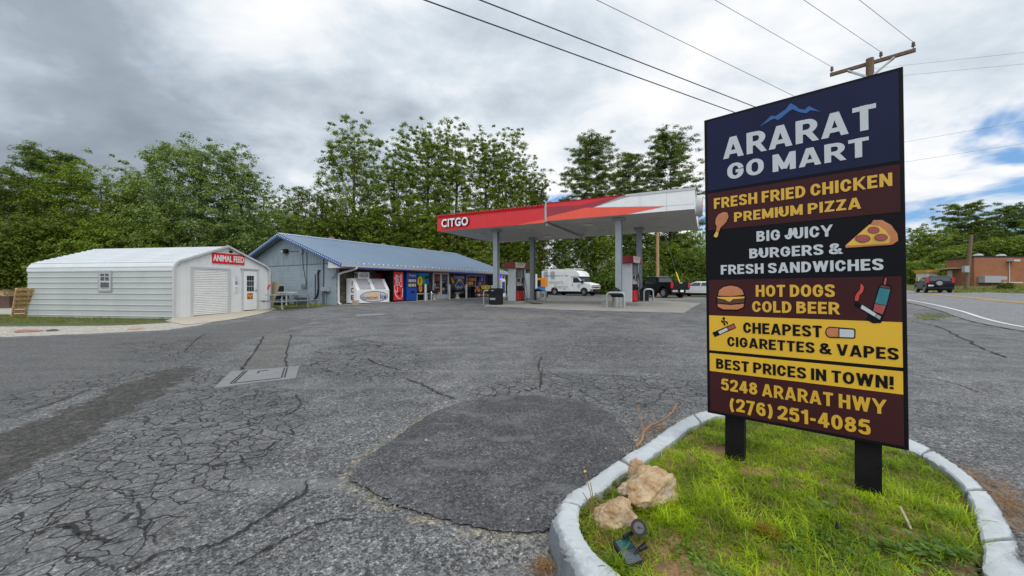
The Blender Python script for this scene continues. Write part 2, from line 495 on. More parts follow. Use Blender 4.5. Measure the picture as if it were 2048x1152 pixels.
    if c == '1': w = .40; return w, [[(w-a,0),(w-a,1)],[(.02,.74),(w-a,.90)]]
    if c == '2': return w, [_cr((a,.68),(.13,.85),(w/2,t),(w-.13,.85),(w-a,.69),(w-.17,.50),(.26,.28),(.10,.12)),[(0,a),(w,a)]]
    if c == '4': w = .62; return w, [[(.38,1.0),(a*.9,.30)],[(0,.29),(w,.29)],[(.42,0),(.42,1)]]
    if c == '5': return w, [[(w-.04,t),(.12,t)],[(.14,t),(.11,.50)],_cr((.11,.53),(.32,.61),(w-.13,.51),(w-a,.34),(w-.13,.15),(w/2,a),(.13,.15),(a,.27))]
    if c == '6': return w, [_cr((w-a,.74),(w-.16,.87),(w/2,t),(.15,.80),(a,.50),(a+.01,.30),(w/2,a),(w-.12,.16),(w-a,.33),(w-.13,.51),(w/2,.57),(.15,.46))]
    if c == '7': w = .56; return w, [[(0,t),(w,t)],[(w-.10,1.0),(.17,-.1)]]
    if c == '8': return w, [_arc(w/2,.73,r*.88,1-SA-.73,0,360,18),_arc(w/2,.30,r,.30-SA,0,360,18)]
    return .3, []
def sign_word(mb, fr, s, u0, v0, u1, v1, d, word):
    gap = .10; sp = .32
    ws = s.split(); x = 0; pos_ = []
    for i, wd in enumerate(ws):
        for ch in wd:
            w, st = _strokes(ch); pos_.append((i, x, st)); x += w+gap
        x += sp-gap if i < len(ws)-1 else 0
    k = (u1-u0)/(x-gap); hgt = v1-v0; q = 0
    for i, x0, st in pos_:
        if i != word: continue
        for pts in st:
            P_ = [Vector((a, b)) for a, b in pts]
            m = len(P_); closed = (P_[0]-P_[-1]).length < 1e-4; L = []; Rr = []
            for j in range(m):
                pa = P_[j-1] if j else (P_[-2] if closed else None); pb = P_[j+1] if j < m-1 else (P_[1] if closed else None)
                t0 = (P_[j]-pa).normalized() if pa is not None else None; t1 = (pb-P_[j]).normalized() if pb is not None else None
                tt = ((t0+t1).normalized() if t0 is not None and t1 is not None and (t0+t1).length > 1e-6 else (t0 if t0 is not None else t1))
                nn_ = Vector((-tt.y, tt.x)); c_ = max(.55, nn_.dot(Vector((-(t1 or t0).y, (t1 or t0).x))))
                hw = SA/c_*(1-.10*abs(nn_.y))
                for lst, sg in ((L, 1), (Rr, -1)):
                    a = P_[j]+nn_*hw*sg; lst.append(fr.p(u0+(x0+a.x)*k, v0+min(1, max(0, a.y) if s[0] != '(' else a.y)*hgt, d+.00015*(q % 6)))
            mb.strip(Rr, L); q += 1
    return mb
def vnoise(x, y, seed=0):
    """cheap smooth value noise for scattering, 0..1"""
    xi, yi = np.floor(x).astype(int), np.floor(y).astype(int); fx, fy = x-xi, y-yi
    fx, fy = fx*fx*(3-2*fx), fy*fy*(3-2*fy)
    def h(a, b):
        k = (a*374761393+b*668265263+seed*974634777) & 0xffffffff
        k = ((k ^ (k >> 13))*1274126177) & 0xffffffff
        return ((k ^ (k >> 16)) & 0xffff)/65535.0
    return (h(xi,yi)*(1-fx)+h(xi+1,yi)*fx)*(1-fy)+(h(xi,yi+1)*(1-fx)+h(xi+1,yi+1)*fx)*fy

# ------------------------------------------------------------------ materials
def newmat(name):
    m = bpy.data.materials.new(name); m.use_nodes = True
    m.node_tree.nodes.clear()
    n = NT(m.node_tree)
    out = n.n('ShaderNodeOutputMaterial'); b = n.n('ShaderNodeBsdfPrincipled')
    m.node_tree.links.new(b.outputs[0], out.inputs[0])
    return m, n, b, out
def pos(n, kind='Object'):
    return n.n('ShaderNodeTexCoord').outputs[kind]
def M(name, c, rough=.6, metal=0.0, var=.12, scale=5, bump=0, bscale=30, spec=.5, emit=0, grime=0, stretch=None, coat=0):
    m, n, b, _ = newmat(name)
    p = pos(n)
    if stretch: p = n.vmath('MULTIPLY', p, stretch)
    f = n.noise(p, scale, 5, .6)
    lo = tuple(max(0, x*(1-var)) for x in c); hi = tuple(min(1, x*(1+var)) for x in c)
    cc = n.mix(n.step(f, .25, .75), lo, hi)
    if grime:
        g = n.step(n.noise(p, scale*.7, 6, .7), .52, .75)
        cc = n.mix(n.math('MULTIPLY', g, grime), cc, tuple(x*.45+.02 for x in c))
    n.put(b.inputs['Base Color'], cc)
    n.put(b.inputs['Roughness'], n.math('ADD', rough-.06, n.math('MULTIPLY', f, .12)))
    b.inputs['Metallic'].default_value = metal
    b.inputs['Specular IOR Level'].default_value = spec
    if coat: b.inputs['Coat Weight'].default_value = coat; b.inputs['Coat Roughness'].default_value = .08
    if bump: n.put(b.inputs['Normal'], n.bump(n.noise(p, bscale, 4, .6), bump, .01))
    if emit:
        n.put(b.inputs['Emission Color'], (*c, 1)); b.inputs['Emission Strength'].default_value = emit
    return m
white_metal = M('white painted metal', (.66,.68,.68), .42, 0, .05, 1.5, grime=.10)
siding_metal = M('white ribbed siding', (.44,.465,.46), .5, 0, .06, .8, grime=.22, stretch=(1,1,.35))
trim_metal = M('grey trim', (.48,.49,.50), .45, 0, .06, 2)
steel = M('galvanised steel', (.42,.44,.46), .38, .75, .12, 9)
pole_grey = M('painted grey steel', (.27,.30,.32), .42, 0, .08, 3, grime=.15)
pole_light = M('pale grey paint', (.50,.53,.56), .42, 0, .07, 3, grime=.2)
chrome = M('polished steel', (.62,.62,.60), .16, 1, .05, 6)
black_plastic = M('black plastic', (.012,.012,.014), .5, 0, .2, 8, spec=.25)
black_paint = M('black car paint', (.006,.006,.007), .30, 0, .1, 3, spec=.25)
rubber = M('tyre rubber', (.018,.018,.018), .85, 0, .25, 12)
red_paint = M('red paint', (.62,.012,.020), .38, 0, .07, 1.2)
dark_red = M('dark red panel', (.22,.012,.022), .40, 0, .08, 2)
orange_red = M('orange red panel', (.78,.085,.045), .38, 0, .06, 1.2)
maroon = M('maroon panel', (.30,.016,.035), .38, 0, .06, 1.2)
red_plastic = M('red plastic', (.68,.045,.025), .35, 0, .12, 6)
white_paint = M('white paint', (.74,.75,.75), .38, 0, .04, 2)
offwhite = M('off white', (.62,.60,.56), .5, 0, .08, 3, grime=.12)
grey_paint = M('grey panel', (.33,.34,.36), .42, 0, .06, 3)
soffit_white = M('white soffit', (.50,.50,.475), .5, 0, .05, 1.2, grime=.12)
wood = M('pale timber', (.42,.27,.12), .75, 0, .3, 3, bump=.3, bscale=20, stretch=(6,6,1))
wood_dark = M('weathered timber', (.16,.105,.065), .85, 0, .3, 4, bump=.4, bscale=30, stretch=(5,5,.6))
pole_wood = M('utility pole timber', (.15,.095,.060), .85, 0, .25, 3, bump=.4, bscale=25, stretch=(6,6,.5))
sign_navy = M('navy print', (.012,.015,.048), .5, 0, .12, 2, spec=.15)
sign_brown = M('brown print', (.050,.013,.015), .5, 0, .12, 2, spec=.15)
sign_black = M('black print', (.006,.006,.0085), .5, 0, .15, 2, spec=.12)
sign_yellow = M('yellow print', (.73,.43,.022), .40, 0, .04, 2)
sign_white = M('white print', (.52,.55,.58), .42, 0, .03, 3)
sign_gold = M('gold print', (.66,.38,.03), .42, 0, .04, 3)
sign_blue = M('blue print', (.012,.095,.32), .4, 0, .1, 4)
pr_orange = M('orange print', (.50,.17,.05), .4, 0, .12, 9)
pr_bun = M('bun print', (.50,.18,.075), .4, 0, .14, 9)
pr_cheese = M('cheese print', (.72,.42,.05), .4, 0, .08, 9)
pr_pepp = M('pepperoni print', (.36,.07,.06), .4, 0, .14, 9)
pr_meat = M('patty print', (.075,.028,.018), .4, 0, .2, 9)
pr_teal = M('teal print', (.02,.17,.20), .4, 0, .14, 9)
pr_red = M('scarlet print', (.55,.05,.045), .4, 0, .12, 9)
post_black = M('black stained post', (.009,.0085,.0085), .7, 0, .35, 8, bump=.3, bscale=60, grime=.1, spec=.15)
vinyl_blue = M('deep blue vinyl', (.004,.055,.30), .32, 0, .1, 2)
cyan_vinyl = M('bright blue vinyl', (.0,.22,.68), .35, 0, .15, 4)
yellow_vinyl = M('bright yellow vinyl', (.80,.60,.02), .35, 0, .12, 4)
orange_vinyl = M('orange vinyl', (.80,.28,.03), .4, 0, .12, 4)
green_vinyl = M('green vinyl', (.02,.32,.12), .4, 0, .12, 4)
blue_print = M('navy logo', (.03,.05,.20), .45, 0, .1, 5)
peach_print = M('peach logo', (.72,.48,.30), .45, 0, .06, 5)
grey_print = M('grey logo', (.30,.31,.33), .45, 0, .06, 5)
fence_tan = M('tan panel', (.46,.40,.30), .7, 0, .1, 2, grime=.1)
wire_mat = M('cable', (.035,.035,.04), .5, 0, .1, 2)
wire_light = M('bare conductor', (.20,.20,.22), .4, .6, .1, 2)
bulb_white = M('white bulb', (.85,.88,.95), .3, 0, .02, 2, emit=.5)
bulb_blue = M('blue led', (.02,.05,.95), .3, 0, .02, 2, emit=.7)
bulb_red = M('red led', (.9,.04,.02), .3, 0, .02, 2, emit=.5)
neon_blue = M('blue neon', (.02,.03,.95), .3, 0, .02, 2, emit=1.5)
neon_red = M('red neon', (1.0,.10,.22), .3, 0, .02, 2, emit=1.5)
amber = M('amber lens', (.75,.20,.02), .2, 0, .08, 8)
tail_red = M('red lens', (.45,.01,.02), .2, 0, .1, 8)
headlamp = M('clear lens', (.60,.60,.62), .12, .3, .1, 12)
brick_tan = M('tan block', (.40,.30,.20), .85, 0, .2, 4)
roof_white = M('white roll door', (.74,.75,.74), .45, 0, .05, 2, grime=.1)
shed_roof = M('white roof sheet', (.56,.58,.60), .36, 0, .05, 1.0, grime=.12)
def glass(name, c=(.02,.025,.03), rough=.06):
    m, n, b, _ = newmat(name)
    f = n.noise(pos(n), 2.5, 3, .5)
    n.put(b.inputs['Base Color'], n.mix(f, tuple(x*.7 for x in c), tuple(x*1.4 for x in c)))
    b.inputs['Roughness'].default_value = rough
    b.inputs['Specular IOR Level'].default_value = .8
    return m
dark_glass = glass('dark glass'); car_glass = glass('car glass', (.03,.037,.045), .05)
solar = glass('solar cells', (.05,.06,.08), .15); teal_glass = glass('teal panel', (.006,.06,.062), .3)

def brickmat(name, c1, c2, mortar, sx, sy, bump=.3, msize=.012, rough=.85, wall=(1,0)):
    m, n, b, _ = newmat(name)
    p = pos(n)
    sp = n.n('ShaderNodeSeparateXYZ'); n.put(sp.inputs[0], p)
    cb = n.n('ShaderNodeCombineXYZ')
    n.put(cb.inputs[0], n.math('ADD', n.math('MULTIPLY', sp.outputs[0], wall[0]), n.math('MULTIPLY', sp.outputs[1], wall[1])))
    n.put(cb.inputs[1], sp.outputs[2])
    t = n.n('ShaderNodeTexBrick')
    n.put(t.inputs['Vector'], cb.outputs[0])
    n.put(t.inputs['Color1'], c1); n.put(t.inputs['Color2'], c2); n.put(t.inputs['Mortar'], mortar)
    t.inputs['Scale'].default_value = 1; t.inputs['Mortar Size'].default_value = msize; t.inputs['Mortar Smooth'].default_value = .3
    t.inputs['Brick Width'].default_value = sx; t.inputs['Row Height'].default_value = sy
    f = n.noise(p, 1.3, 6, .65)
    c = n.mix(n.math('MULTIPLY', n.step(f, .45, .75), .45), t.outputs['Color'], tuple(x*.6 for x in c1))
    n.put(b.inputs['Base Color'], c); b.inputs['Roughness'].default_value = rough
    h = n.math('ADD', n.math('MULTIPLY', t.outputs['Fac'], -1.0), n.math('MULTIPLY', n.noise(p, 40, 3, .5), .3))
    n.put(b.inputs['Normal'], n.bump(h, bump, .01))
    return m
block_blue = brickmat('blue painted block', (.285,.345,.39), (.305,.365,.41), (.235,.29,.335), .40, .20, .5, .010, .75, (0,1))
board_blue = M('blue painted boards', (.255,.305,.345), .75, 0, .25, 1.2, grime=.45, stretch=(2,9,.8))
block_grey = brickmat('grey concrete block', (.34,.33,.31), (.28,.27,.26), (.20,.19,.18), .40, .20, .6, .015, .9, (.7,.7))
brick_red = brickmat('red brick', (.34,.115,.042), (.26,.085,.034), (.25,.15,.09), .21, .075, .3, .010, .9, (.8,.6))

def stonemat():
    m, n, b, _ = newmat('field stone')
    p = n.vmath('ADD', pos(n), n.vmath('SCALE', n.noise(pos(n), 3, 3, .5, 0, 'Color'), .15))
    e = n.vor(p, 4.2, 'DISTANCE_TO_EDGE'); cv = n.vor(p, 4.2, 'F1', 'Color')
    sp = n.n('ShaderNodeSeparateXYZ'); n.put(sp.inputs[0], cv)
    c = n.ramp(sp.outputs[0], [(0, (.060,.050,.040)), (.4, (.11,.095,.072)), (.7, (.17,.14,.10)), (1, (.09,.085,.082))])
    c = n.mix(n.step(n.noise(p, 14, 5, .6), .35, .7), n.vmath('SCALE', c, .65), c)
    c = n.mix(n.step(e, .0, .06), (.045,.042,.038), c)
    n.put(b.inputs['Base Color'], c); b.inputs['Roughness'].default_value = .85
    n.put(b.inputs['Normal'], n.bump(n.step(e, 0, .12), .8, .03))
    return m
stone = stonemat()

def blueroof():
    m, n, b, _ = newmat('blue metal roofing')
    f = n.noise(n.vmath('MULTIPLY', pos(n), (1,.25,1)), 1.2, 5, .6)
    n.put(b.inputs['Base Color'], n.mix(f, (.225,.295,.385), (.30,.375,.465)))
    b.inputs['Roughness'].default_value = .42; b.inputs['Metallic'].default_value = .15
    return m
blue_roof = blueroof()
blue_trim = M('blue trim', (.045,.105,.26), .45, 0, .1, 2)

def concretemat(name, c=(.30,.285,.26), stain=.4, sc_=1.2):
    m, n, b, _ = newmat(name)
    p = pos(n)
    f = n.noise(p, sc_, 6, .65); g = n.noise(p, 60, 4, .6); q = n.noise(n.vmath('MULTIPLY', p, (1,2.2,1)), sc_*.5, 5, .6, 1)
    cc = n.mix(f, tuple(x*.75 for x in c), tuple(x*1.2 for x in c))
    cc = n.mix(n.math('MULTIPLY', n.step(q, .48, .68), stain), cc, (c[0]*.5, c[1]*.42, c[2]*.34))
    cc = n.mix(.25, cc, g, 'MULTIPLY')
    n.put(b.inputs['Base Color'], n.vmath('SCALE', cc, 1.12)); b.inputs['Roughness'].default_value = .85
    n.put(b.inputs['Normal'], n.bump(g, .25, .004))
    return m
concrete = concretemat('worn concrete')
concrete_apron = concretemat('apron concrete', (.42,.37,.29), .25)
cover_conc = concretemat('cover concrete', (.19,.195,.20), .3, 3)

# --- asphalt family
def asphalt_chips(n, p, lo, hi, scale=95):
    a = n.vor(p, scale, 'F1', 'Color'); sp = n.n('ShaderNodeSeparateXYZ'); n.put(sp.inputs[0], a)
    b_ = n.vor(n.vmath('ADD', p, (3.3, 1.7, 0)), scale*.45, 'F1', 'Color'); sp2 = n.n('ShaderNodeSeparateXYZ'); n.put(sp2.inputs[0], b_)
    v = n.math('ADD', n.math('MULTIPLY', sp.outputs[0], .6), n.math('MULTIPLY', sp2.outputs[1], .4))
    v = n.math('ADD', v, n.math('MULTIPLY', n.math('SUBTRACT', n.noise(p, 22, 4, .65), .5), .5))
    return n.ramp(v, [(.08, tuple(x*.45 for x in lo)), (.38, lo), (.62, hi), (.86, tuple(x*1.5 for x in hi)), (.97, tuple(x*2.6 for x in hi))]), v

def groundmat():
    m, n, b, _ = newmat('cracked asphalt lot')
    p = pos(n)
    A = {k: n.attr(k) for k in ('gravel', 'grassy', 'crack', 'smooth', 'worn', 'sand', 'dirt', 'trench')}
    big = n.noise(p, .30, 5, .6, .4); mid = n.noise(p, 1.7, 6, .65); mid2 = n.noise(n.vmath('ADD', p, (40, 7, 0)), 4.5, 6, .7)
    def mask(a, amt=.55, lo=.45, hi=.6):
        return n.step(n.math('ADD', a, n.math('MULTIPLY', n.math('SUBTRACT', mid, .5), amt)), lo, hi)
    chips, hv = asphalt_chips(n, p, (.068,.070,.073), (.145,.145,.146))
    c = n.mix(n.step(mid, .32, .70), n.vmath('SCALE', chips, .74), n.vmath('SCALE', chips, 1.26))
    c = n.mix(n.math('MULTIPLY', n.step(big, .40, .62), .55), c, n.vmath('MULTIPLY', c, (1.42, 1.40, 1.36)))
    # pale dust in the hollows
    dust = n.math('MULTIPLY', n.step(mid2, .56, .70), n.step(hv, .62, .42))
    c = n.mix(n.math('MULTIPLY', dust, .55), c, (.24,.225,.195))
    # pale grey sweeps: the sky's reflection put into the asphalt colour
    sweep = n.noise(n.vmath('MULTIPLY', p, (.35, 2.6, 1)), .9, 4, .55, .5)
    c = n.mix(n.math('MULTIPLY', n.step(sweep, .52, .68), .45), c, (.195,.197,.200))
    # smoother sealed asphalt on the left
    sm = mask(A['smooth'])
    sn = n.noise(n.vmath('MULTIPLY', p, (.5, 2.2, 1)), 1.1, 5, .6, .3)
    smc = n.mix(n.step(sn, .3, .7), (.075,.073,.070), (.125,.121,.114))
    smc = n.mix(.55, smc, chips)
    c = n.mix(sm, c, smc)
    tr = mask(A['trench'], .35, .44, .58)
    c = n.mix(n.math('MULTIPLY', tr, .45), c, n.mix(mid2, (.100,.092,.082), (.150,.139,.122)))
    wr = n.math('MULTIPLY', n.step(n.math('ADD', A['worn'], n.math('ADD', n.math('MULTIPLY', n.math('SUBTRACT', mid, .5), 1.6), n.math('MULTIPLY', n.math('SUBTRACT', mid2, .5), 1.3))), .42, .60), .9)
    wc, _ = asphalt_chips(n, p, (.022,.021,.019), (.058,.054,.047), 70)
    wc = n.mix(n.math('MULTIPLY', n.step(mid2, .52, .68), .6), wc, (.135,.125,.105))
    c = n.mix(wr, c, wc)
    # brown stains and oil marks
    st = n.step(n.noise(n.vmath('ADD', p, (13, 31, 0)), .85, 6, .7, .4), .58, .72)
    c = n.mix(n.math('MULTIPLY', st, .40), c, n.vmath('MULTIPLY', c, (1.25, 1.10, .88)))
    ol = n.step(n.noise(n.vmath('ADD', p, (71, 11, 0)), 1.3, 5, .6, .2), .62, .72)
    c = n.mix(n.math('MULTIPLY', ol, .45), c, n.vmath('SCALE', c, .55))
    # alligator cracking
    cp = n.vmath('ADD', p, n.vmath('SCALE', n.vmath('SUBTRACT', n.noise(p, 3.2, 4, .6, 0, 'Color'), (.5,.5,.5)), .22))
    cp = n.vmath('MULTIPLY', cp, (1,1,0))
    e1 = n.vor(cp, 6.4, 'DISTANCE_TO_EDGE', 'Distance'); e2 = n.vor(n.vmath('ADD', cp, (5,9,0)), 2.3, 'DISTANCE_TO_EDGE', 'Distance')
    ck = mask(A['crack'], .6, .30, .52)
    w1 = n.math('MULTIPLY', n.math('SUBTRACT', 1.0, n.step(e1, .012, n.math('ADD', .026, n.math('MULTIPLY', n.step(mid2, .40, .80), .026)))), ck)
    ck2 = mask(A['crack'], 1.1, .22, .55)
    w2 = n.math('MULTIPLY', n.math('SUBTRACT', 1.0, n.step(e2, .003, .014)), n.math('MULTIPLY', ck2, .8))
    cr = n.math('MAXIMUM', w1, w2)
    sp = n.n('ShaderNodeSeparateXYZ'); n.put(sp.inputs[0], n.vor(cp, 6.4, 'F1', 'Color'))
    c = n.mix(n.math('MULTIPLY', ck, .42), c, n.mix(sp.outputs[0], (.080,.082,.086), (.165,.163,.160)))
    c = n.mix(n.math('MULTIPLY', cr, .93), c, (.017,.016,.015))
    # sandy fringe, gravel, dirt, grass
    sd = n.step(n.math('ADD', A['sand'], n.math('MULTIPLY', n.math('SUBTRACT', n.noise(p, 9, 6, .7), .5), 1.5)), .45, .75)
    sc2, _ = asphalt_chips(n, p, (.13,.115,.09), (.27,.24,.19), 80)
    c = n.mix(n.math('MULTIPLY', sd, .8), c, sc2)
    gv = mask(A['gravel'], .5, .42, .58)
    gvn = n.noise(n.vmath('MULTIPLY', p, (.6, 2.4, 1)), .7, 5, .6)
    gc, gh = asphalt_chips(n, p, (.30,.28,.235), (.47,.44,.38), 40)
    gc = n.mix(.5, gc, n.mix(gvn, (.27,.25,.21), (.52,.48,.41)))
    c = n.mix(gv, c, gc)
    dm = mask(A['dirt'], .8, .42, .62)
    c = n.mix(dm, c, n.mix(mid2, (.070,.050,.034), (.19,.135,.088)))
    gm = mask(A['grassy'], .6, .42, .58)
    gr = n.mix(n.noise(p, 2.2, 6, .7), (.040,.055,.013), (.105,.125,.030))
    gr = n.mix(n.step(n.noise(p, .8, 5, .6), .55, .7), gr, (.17,.13,.075))
    c = n.mix(gm, c, gr)
    n.put(b.inputs['Base Color'], c)
    n.put(b.inputs['Roughness'], n.math('ADD', .72, n.math('MULTIPLY', mid2, .2)))
    b.inputs['Specular IOR Level'].default_value = .35
    h = n.math('SUBTRACT', n.math('MULTIPLY', hv, .55), n.math('MULTIPLY', cr, 2.2))
    n.put(b.inputs['Normal'], n.bump(h, 1.0, .016))
    return m
def patchmat():
    m, n, b, _ = newmat('dark asphalt patch')
    p = pos(n)
    chips, hv = asphalt_chips(n, p, (.036,.036,.039), (.068,.068,.071), 110)
    f = n.noise(p, 1.1, 6, .65, .3); g = n.noise(n.vmath('MULTIPLY', p, (.8, 1.6, 1)), 2.6, 5, .6, .6)
    c = n.mix(n.step(f, .42, .68), chips, n.vmath('SCALE', chips, 1.7))
    c = n.mix(n.math('MULTIPLY', n.step(g, .50, .70), .55), c, (.150,.147,.140))
    st = n.noise(n.vmath('MULTIPLY', n.n('ShaderNodeMapping').outputs[0], (1,1,1)) if False else n.vmath('MULTIPLY', p, (2.2, .35, 1)), 2.0, 3, .5)
    c = n.mix(n.math('MULTIPLY', n.step(st, .64, .72), .25), c, (.17,.165,.15))
    n.put(b.inputs['Base Color'], c); b.inputs['Roughness'].default_value = .74
    b.inputs['Specular IOR Level'].default_value = .35
    n.put(b.inputs['Normal'], n.bump(hv, .55, .008))
    return m
def roadmat():
    m, n, b, _ = newmat('road asphalt')
    p = pos(n)
    chips, hv = asphalt_chips(n, p, (.125,.125,.128), (.185,.185,.188), 60)
    f = n.noise(p, .5, 5, .6)
    n.put(b.inputs['Base Color'], n.mix(f, n.vmath('SCALE', chips, .85), n.vmath('SCALE', chips, 1.15)))
    b.inputs['Roughness'].default_value = .8
    n.put(b.inputs['Normal'], n.bump(hv, .3, .008))
    return m
def linemat(name, c):
    m, n, b, _ = newmat(name)
    p = pos(n)
    f = n.step(n.noise(p, 6, 6, .75), .30, .45)
    n.put(b.inputs['Base Color'], n.mix(f, tuple(x*.45 for x in c), c)); b.inputs['Roughness'].default_value = .7
    return m
ground_m = groundmat(); patch_m = patchmat(); road_m = roadmat()
line_white = linemat('white road paint', (.62,.62,.60)); line_yellow = linemat('yellow road paint', (.62,.36,.06))
crack_m = M('crack filler', (.016,.015,.014), .95, 0, .3, 20)

def kerbmat():
    m, n, b, _ = newmat('pale blue painted kerb')
    p = pos(n)
    f = n.noise(p, 9, 7, .7); g = n.noise(p, 3, 5, .6); e = n.vor(n.vmath('ADD', p, n.vmath('SCALE', n.noise(p, 6, 3, .5, 0, 'Color'), .12)), 5, 'DISTANCE_TO_EDGE')
    c = n.mix(g, (.34,.37,.385), (.55,.58,.59))
    c = n.mix(n.math('MULTIPLY', n.step(n.noise(p, 2.2, 6, .7), .52, .68), .5), c, (.30,.315,.315))
    c = n.mix(n.math('MULTIPLY', n.math('SUBTRACT', 1.0, n.step(e, .0, .012)), .35), c, (.22,.24,.25))
    rough = n.attr('rough')
    ch = n.math('MULTIPLY', n.step(n.math('ADD', f, n.math('MULTIPLY', rough, .34)), .56, .72), n.math('ADD', .12, n.math('MULTIPLY', rough, .68)))
    c = n.mix(ch, c, (.13,.14,.155))
    n.put(b.inputs['Base Color'], c); b.inputs['Roughness'].default_value = .7
    h = n.math('ADD', n.math('MULTIPLY', n.noise(p, 45, 5, .65), .3), n.math('MULTIPLY', n.math('MULTIPLY', f, rough), 2.5))
    n.put(b.inputs['Normal'], n.bump(h, .6, .012))
    return m
kerb_m = kerbmat()
def soilmat():
    m, n, b, _ = newmat('island soil')
    p = pos(n)
    f = n.noise(p, 5, 6, .7); g = n.noise(p, 1.5, 4, .6); k = n.noise(p, 80, 4, .7)
    c = n.mix(n.step(g, .38, .62), (.110,.068,.034), (.32,.18,.085))
    c = n.mix(n.math('MULTIPLY', n.step(f, .5, .7), .6), c, (.055,.060,.020))
    c = n.mix(.6, c, n.vmath('SCALE', c, 1.6)) if False else n.mix(n.step(k, .3, .7), n.vmath('SCALE', c, .65), n.vmath('SCALE', c, 1.25))
    n.put(b.inputs['Base Color'], c); b.inputs['Roughness'].default_value = .95
    n.put(b.inputs['Normal'], n.bump(n.noise(p, 35, 5, .7), .8, .02))
    return m
soil_m = soilmat()
def rockmat():
    m, n, b, _ = newmat('ochre quartz rock')
    p = pos(n)
    f = n.noise(p, 6, 6, .65, .6); g = n.noise(p, 13, 7, .7); k = n.noise(p, 45, 5, .7)
    c = n.mix(n.step(f, .35, .62), (.33,.195,.095), (.54,.41,.25))
    c = n.mix(n.step(g, .54, .66), c, (.38,.355,.32))
    c = n.mix(n.math('MULTIPLY', n.step(k, .56, .70), .7), c, (.10,.065,.035))
    n.put(b.inputs['Base Color'], c); b.inputs['Roughness'].default_value = .85
    n.put(b.inputs['Normal'], n.bump(n.math('ADD', g, n.math('MULTIPLY', k, .5)), .9, .015))
    return m
rock_m = rockmat()

def leafmat(name, dark, light, trans=.25, rough=.5, fs=1.1):
    m, n, b, out = newmat(name)
    g = n.n('ShaderNodeNewGeometry').outputs['Random Per Island']
    f = n.step(n.noise(pos(n), fs, 3, .55), .25, .75)
    t = n.math('ADD', n.math('MULTIPLY', g, .42), n.math('MULTIPLY', f, .58))
    c = n.ramp(t, [(.05, dark), (.55, tuple((a+b_)*.5 for a, b_ in zip(dark, light))), (.95, light)])
    n.put(b.inputs['Base Color'], c); b.inputs['Roughness'].default_value = rough; b.inputs['Specular IOR Level'].default_value = .18
    tr = n.n('ShaderNodeBsdfTranslucent'); n.put(tr.inputs[0], n.vmath('MULTIPLY', c, (1.4, 1.5, .8)))
    mx = n.n('ShaderNodeMixShader'); mx.inputs[0].default_value = trans
    m.node_tree.links.new(b.outputs[0], mx.inputs[1]); m.node_tree.links.new(tr.outputs[0], mx.inputs[2])
    m.node_tree.links.new(mx.outputs[0], out.inputs[0])
    return m
leaf_dark = leafmat('dark broad leaves', (.046,.076,.008), (.175,.215,.024))
leaf_mid = leafmat('mid green leaves', (.062,.108,.010), (.25,.32,.030))
leaf_light = leafmat('light green leaves', (.075,.125,.018), (.24,.31,.055))
leaf_maple = leafmat('silvery green leaves', (.066,.118,.022), (.27,.345,.095))
leaf_pine = leafmat('pine needles', (.055,.094,.016), (.185,.24,.044), .28)
leaf_hedge = leafmat('dark hedge leaves', (.036,.066,.008), (.145,.205,.024))  # darkest leaf greens, for the hedge trees and undergrowth
grass_m = leafmat('lush grass', (.030,.085,.006), (.52,.66,.024), .4, .5, 4.2)
grass_dry = leafmat('rough grass', (.055,.085,.014), (.30,.29,.060), .3, .55, 3.0)
weed_m = leafmat('weed leaves', (.055,.12,.018), (.20,.33,.055), .3)
rust_m = leafmat('rusty weed', (.16,.060,.012), (.36,.22,.03), .25)
straw_m = leafmat('dry straw', (.16,.080,.030), (.42,.26,.12), .1)
bark = M('grey brown bark', (.085,.068,.052), .9, 0, .35, 3, bump=.6, bscale=18, stretch=(5,5,.8))

# ------------------------------------------------------------------ ground sheet
def axis(lo, hi, d0, d1, step, grow, far):
    a = list(np.arange(d0, d1+1e-6, step))
    s = step; x = a[-1]
    while x < hi: s = min(s*grow, far); x += s; a.append(x)
    s = step; x = a[0]; pre = []
    while x > lo: s = min(s*grow, far); x -= s; pre.append(x)
    return np.array(pre[::-1]+a)
gx = axis(-420, 420, -9, 6, .14, 1.045, 30); gy = axis(-60, 520, 1.2, 13, .14, 1.045, 30)
X, Y = np.meshgrid(gx, gy); XY = np.stack([X.ravel(), Y.ravel()], 1)
Z = GZA(XY)
def W(pxs):
    return [G(a, b) for a, b in pxs]
def field(pxs, soft, world=None):
    return np.clip(.5 - sdpoly(world or W(pxs), XY)/(2*soft), 0, 1)
patch_px = [(703,962),(712,935),(740,910),(790,878),(850,836),(905,812),(960,799),(1030,793),(1090,794),(1150,802),(1195,815),(1228,840),(1255,868),(1268,892),(1235,925),(1172,975),(1128,1010),(1108,1055),(1050,1069),(990,1062),(930,1052),(860,1034),(795,1014),(745,985)]
patch_w = W(patch_px)
A_ = {}
A_['gravel'] = np.maximum(field([(-400,665),(-400,650),(0,653),(240,651),(345,645),(400,638),(480,631),(400,650),(330,660),(150,668),(0,674)], .35), field([(-60,616),(60,617),(60,630),(-60,628)], .6)*.9)
lot = [G(-500,690), G(0,674), G(330,660), G(560,616), Vector((-13.2,22,0)), Vector((-10,21.5,0)), Vector((-11,30,0)), Vector((0,44.5,0)), Vector((8,45.5,0)), Vector((17,41,0)), Vector((24,39.5,0)), Vector((28,34,0)), Vector((40,60,0)), Vector((60,80,0)), Vector((60,-60,0)), Vector((-60,-60,0)), Vector((-60,5,0))]
A_['grassy'] = np.clip(.5 + sdpoly(lot, XY)/.8, 0, 1) * (1-np.clip(A_['gravel']*2, 0, 1))
A_['grassy'] = np.maximum(A_['grassy'], field([(1825,632),(1870,628),(1905,634),(1870,639),(1830,639)], .45)*.66)
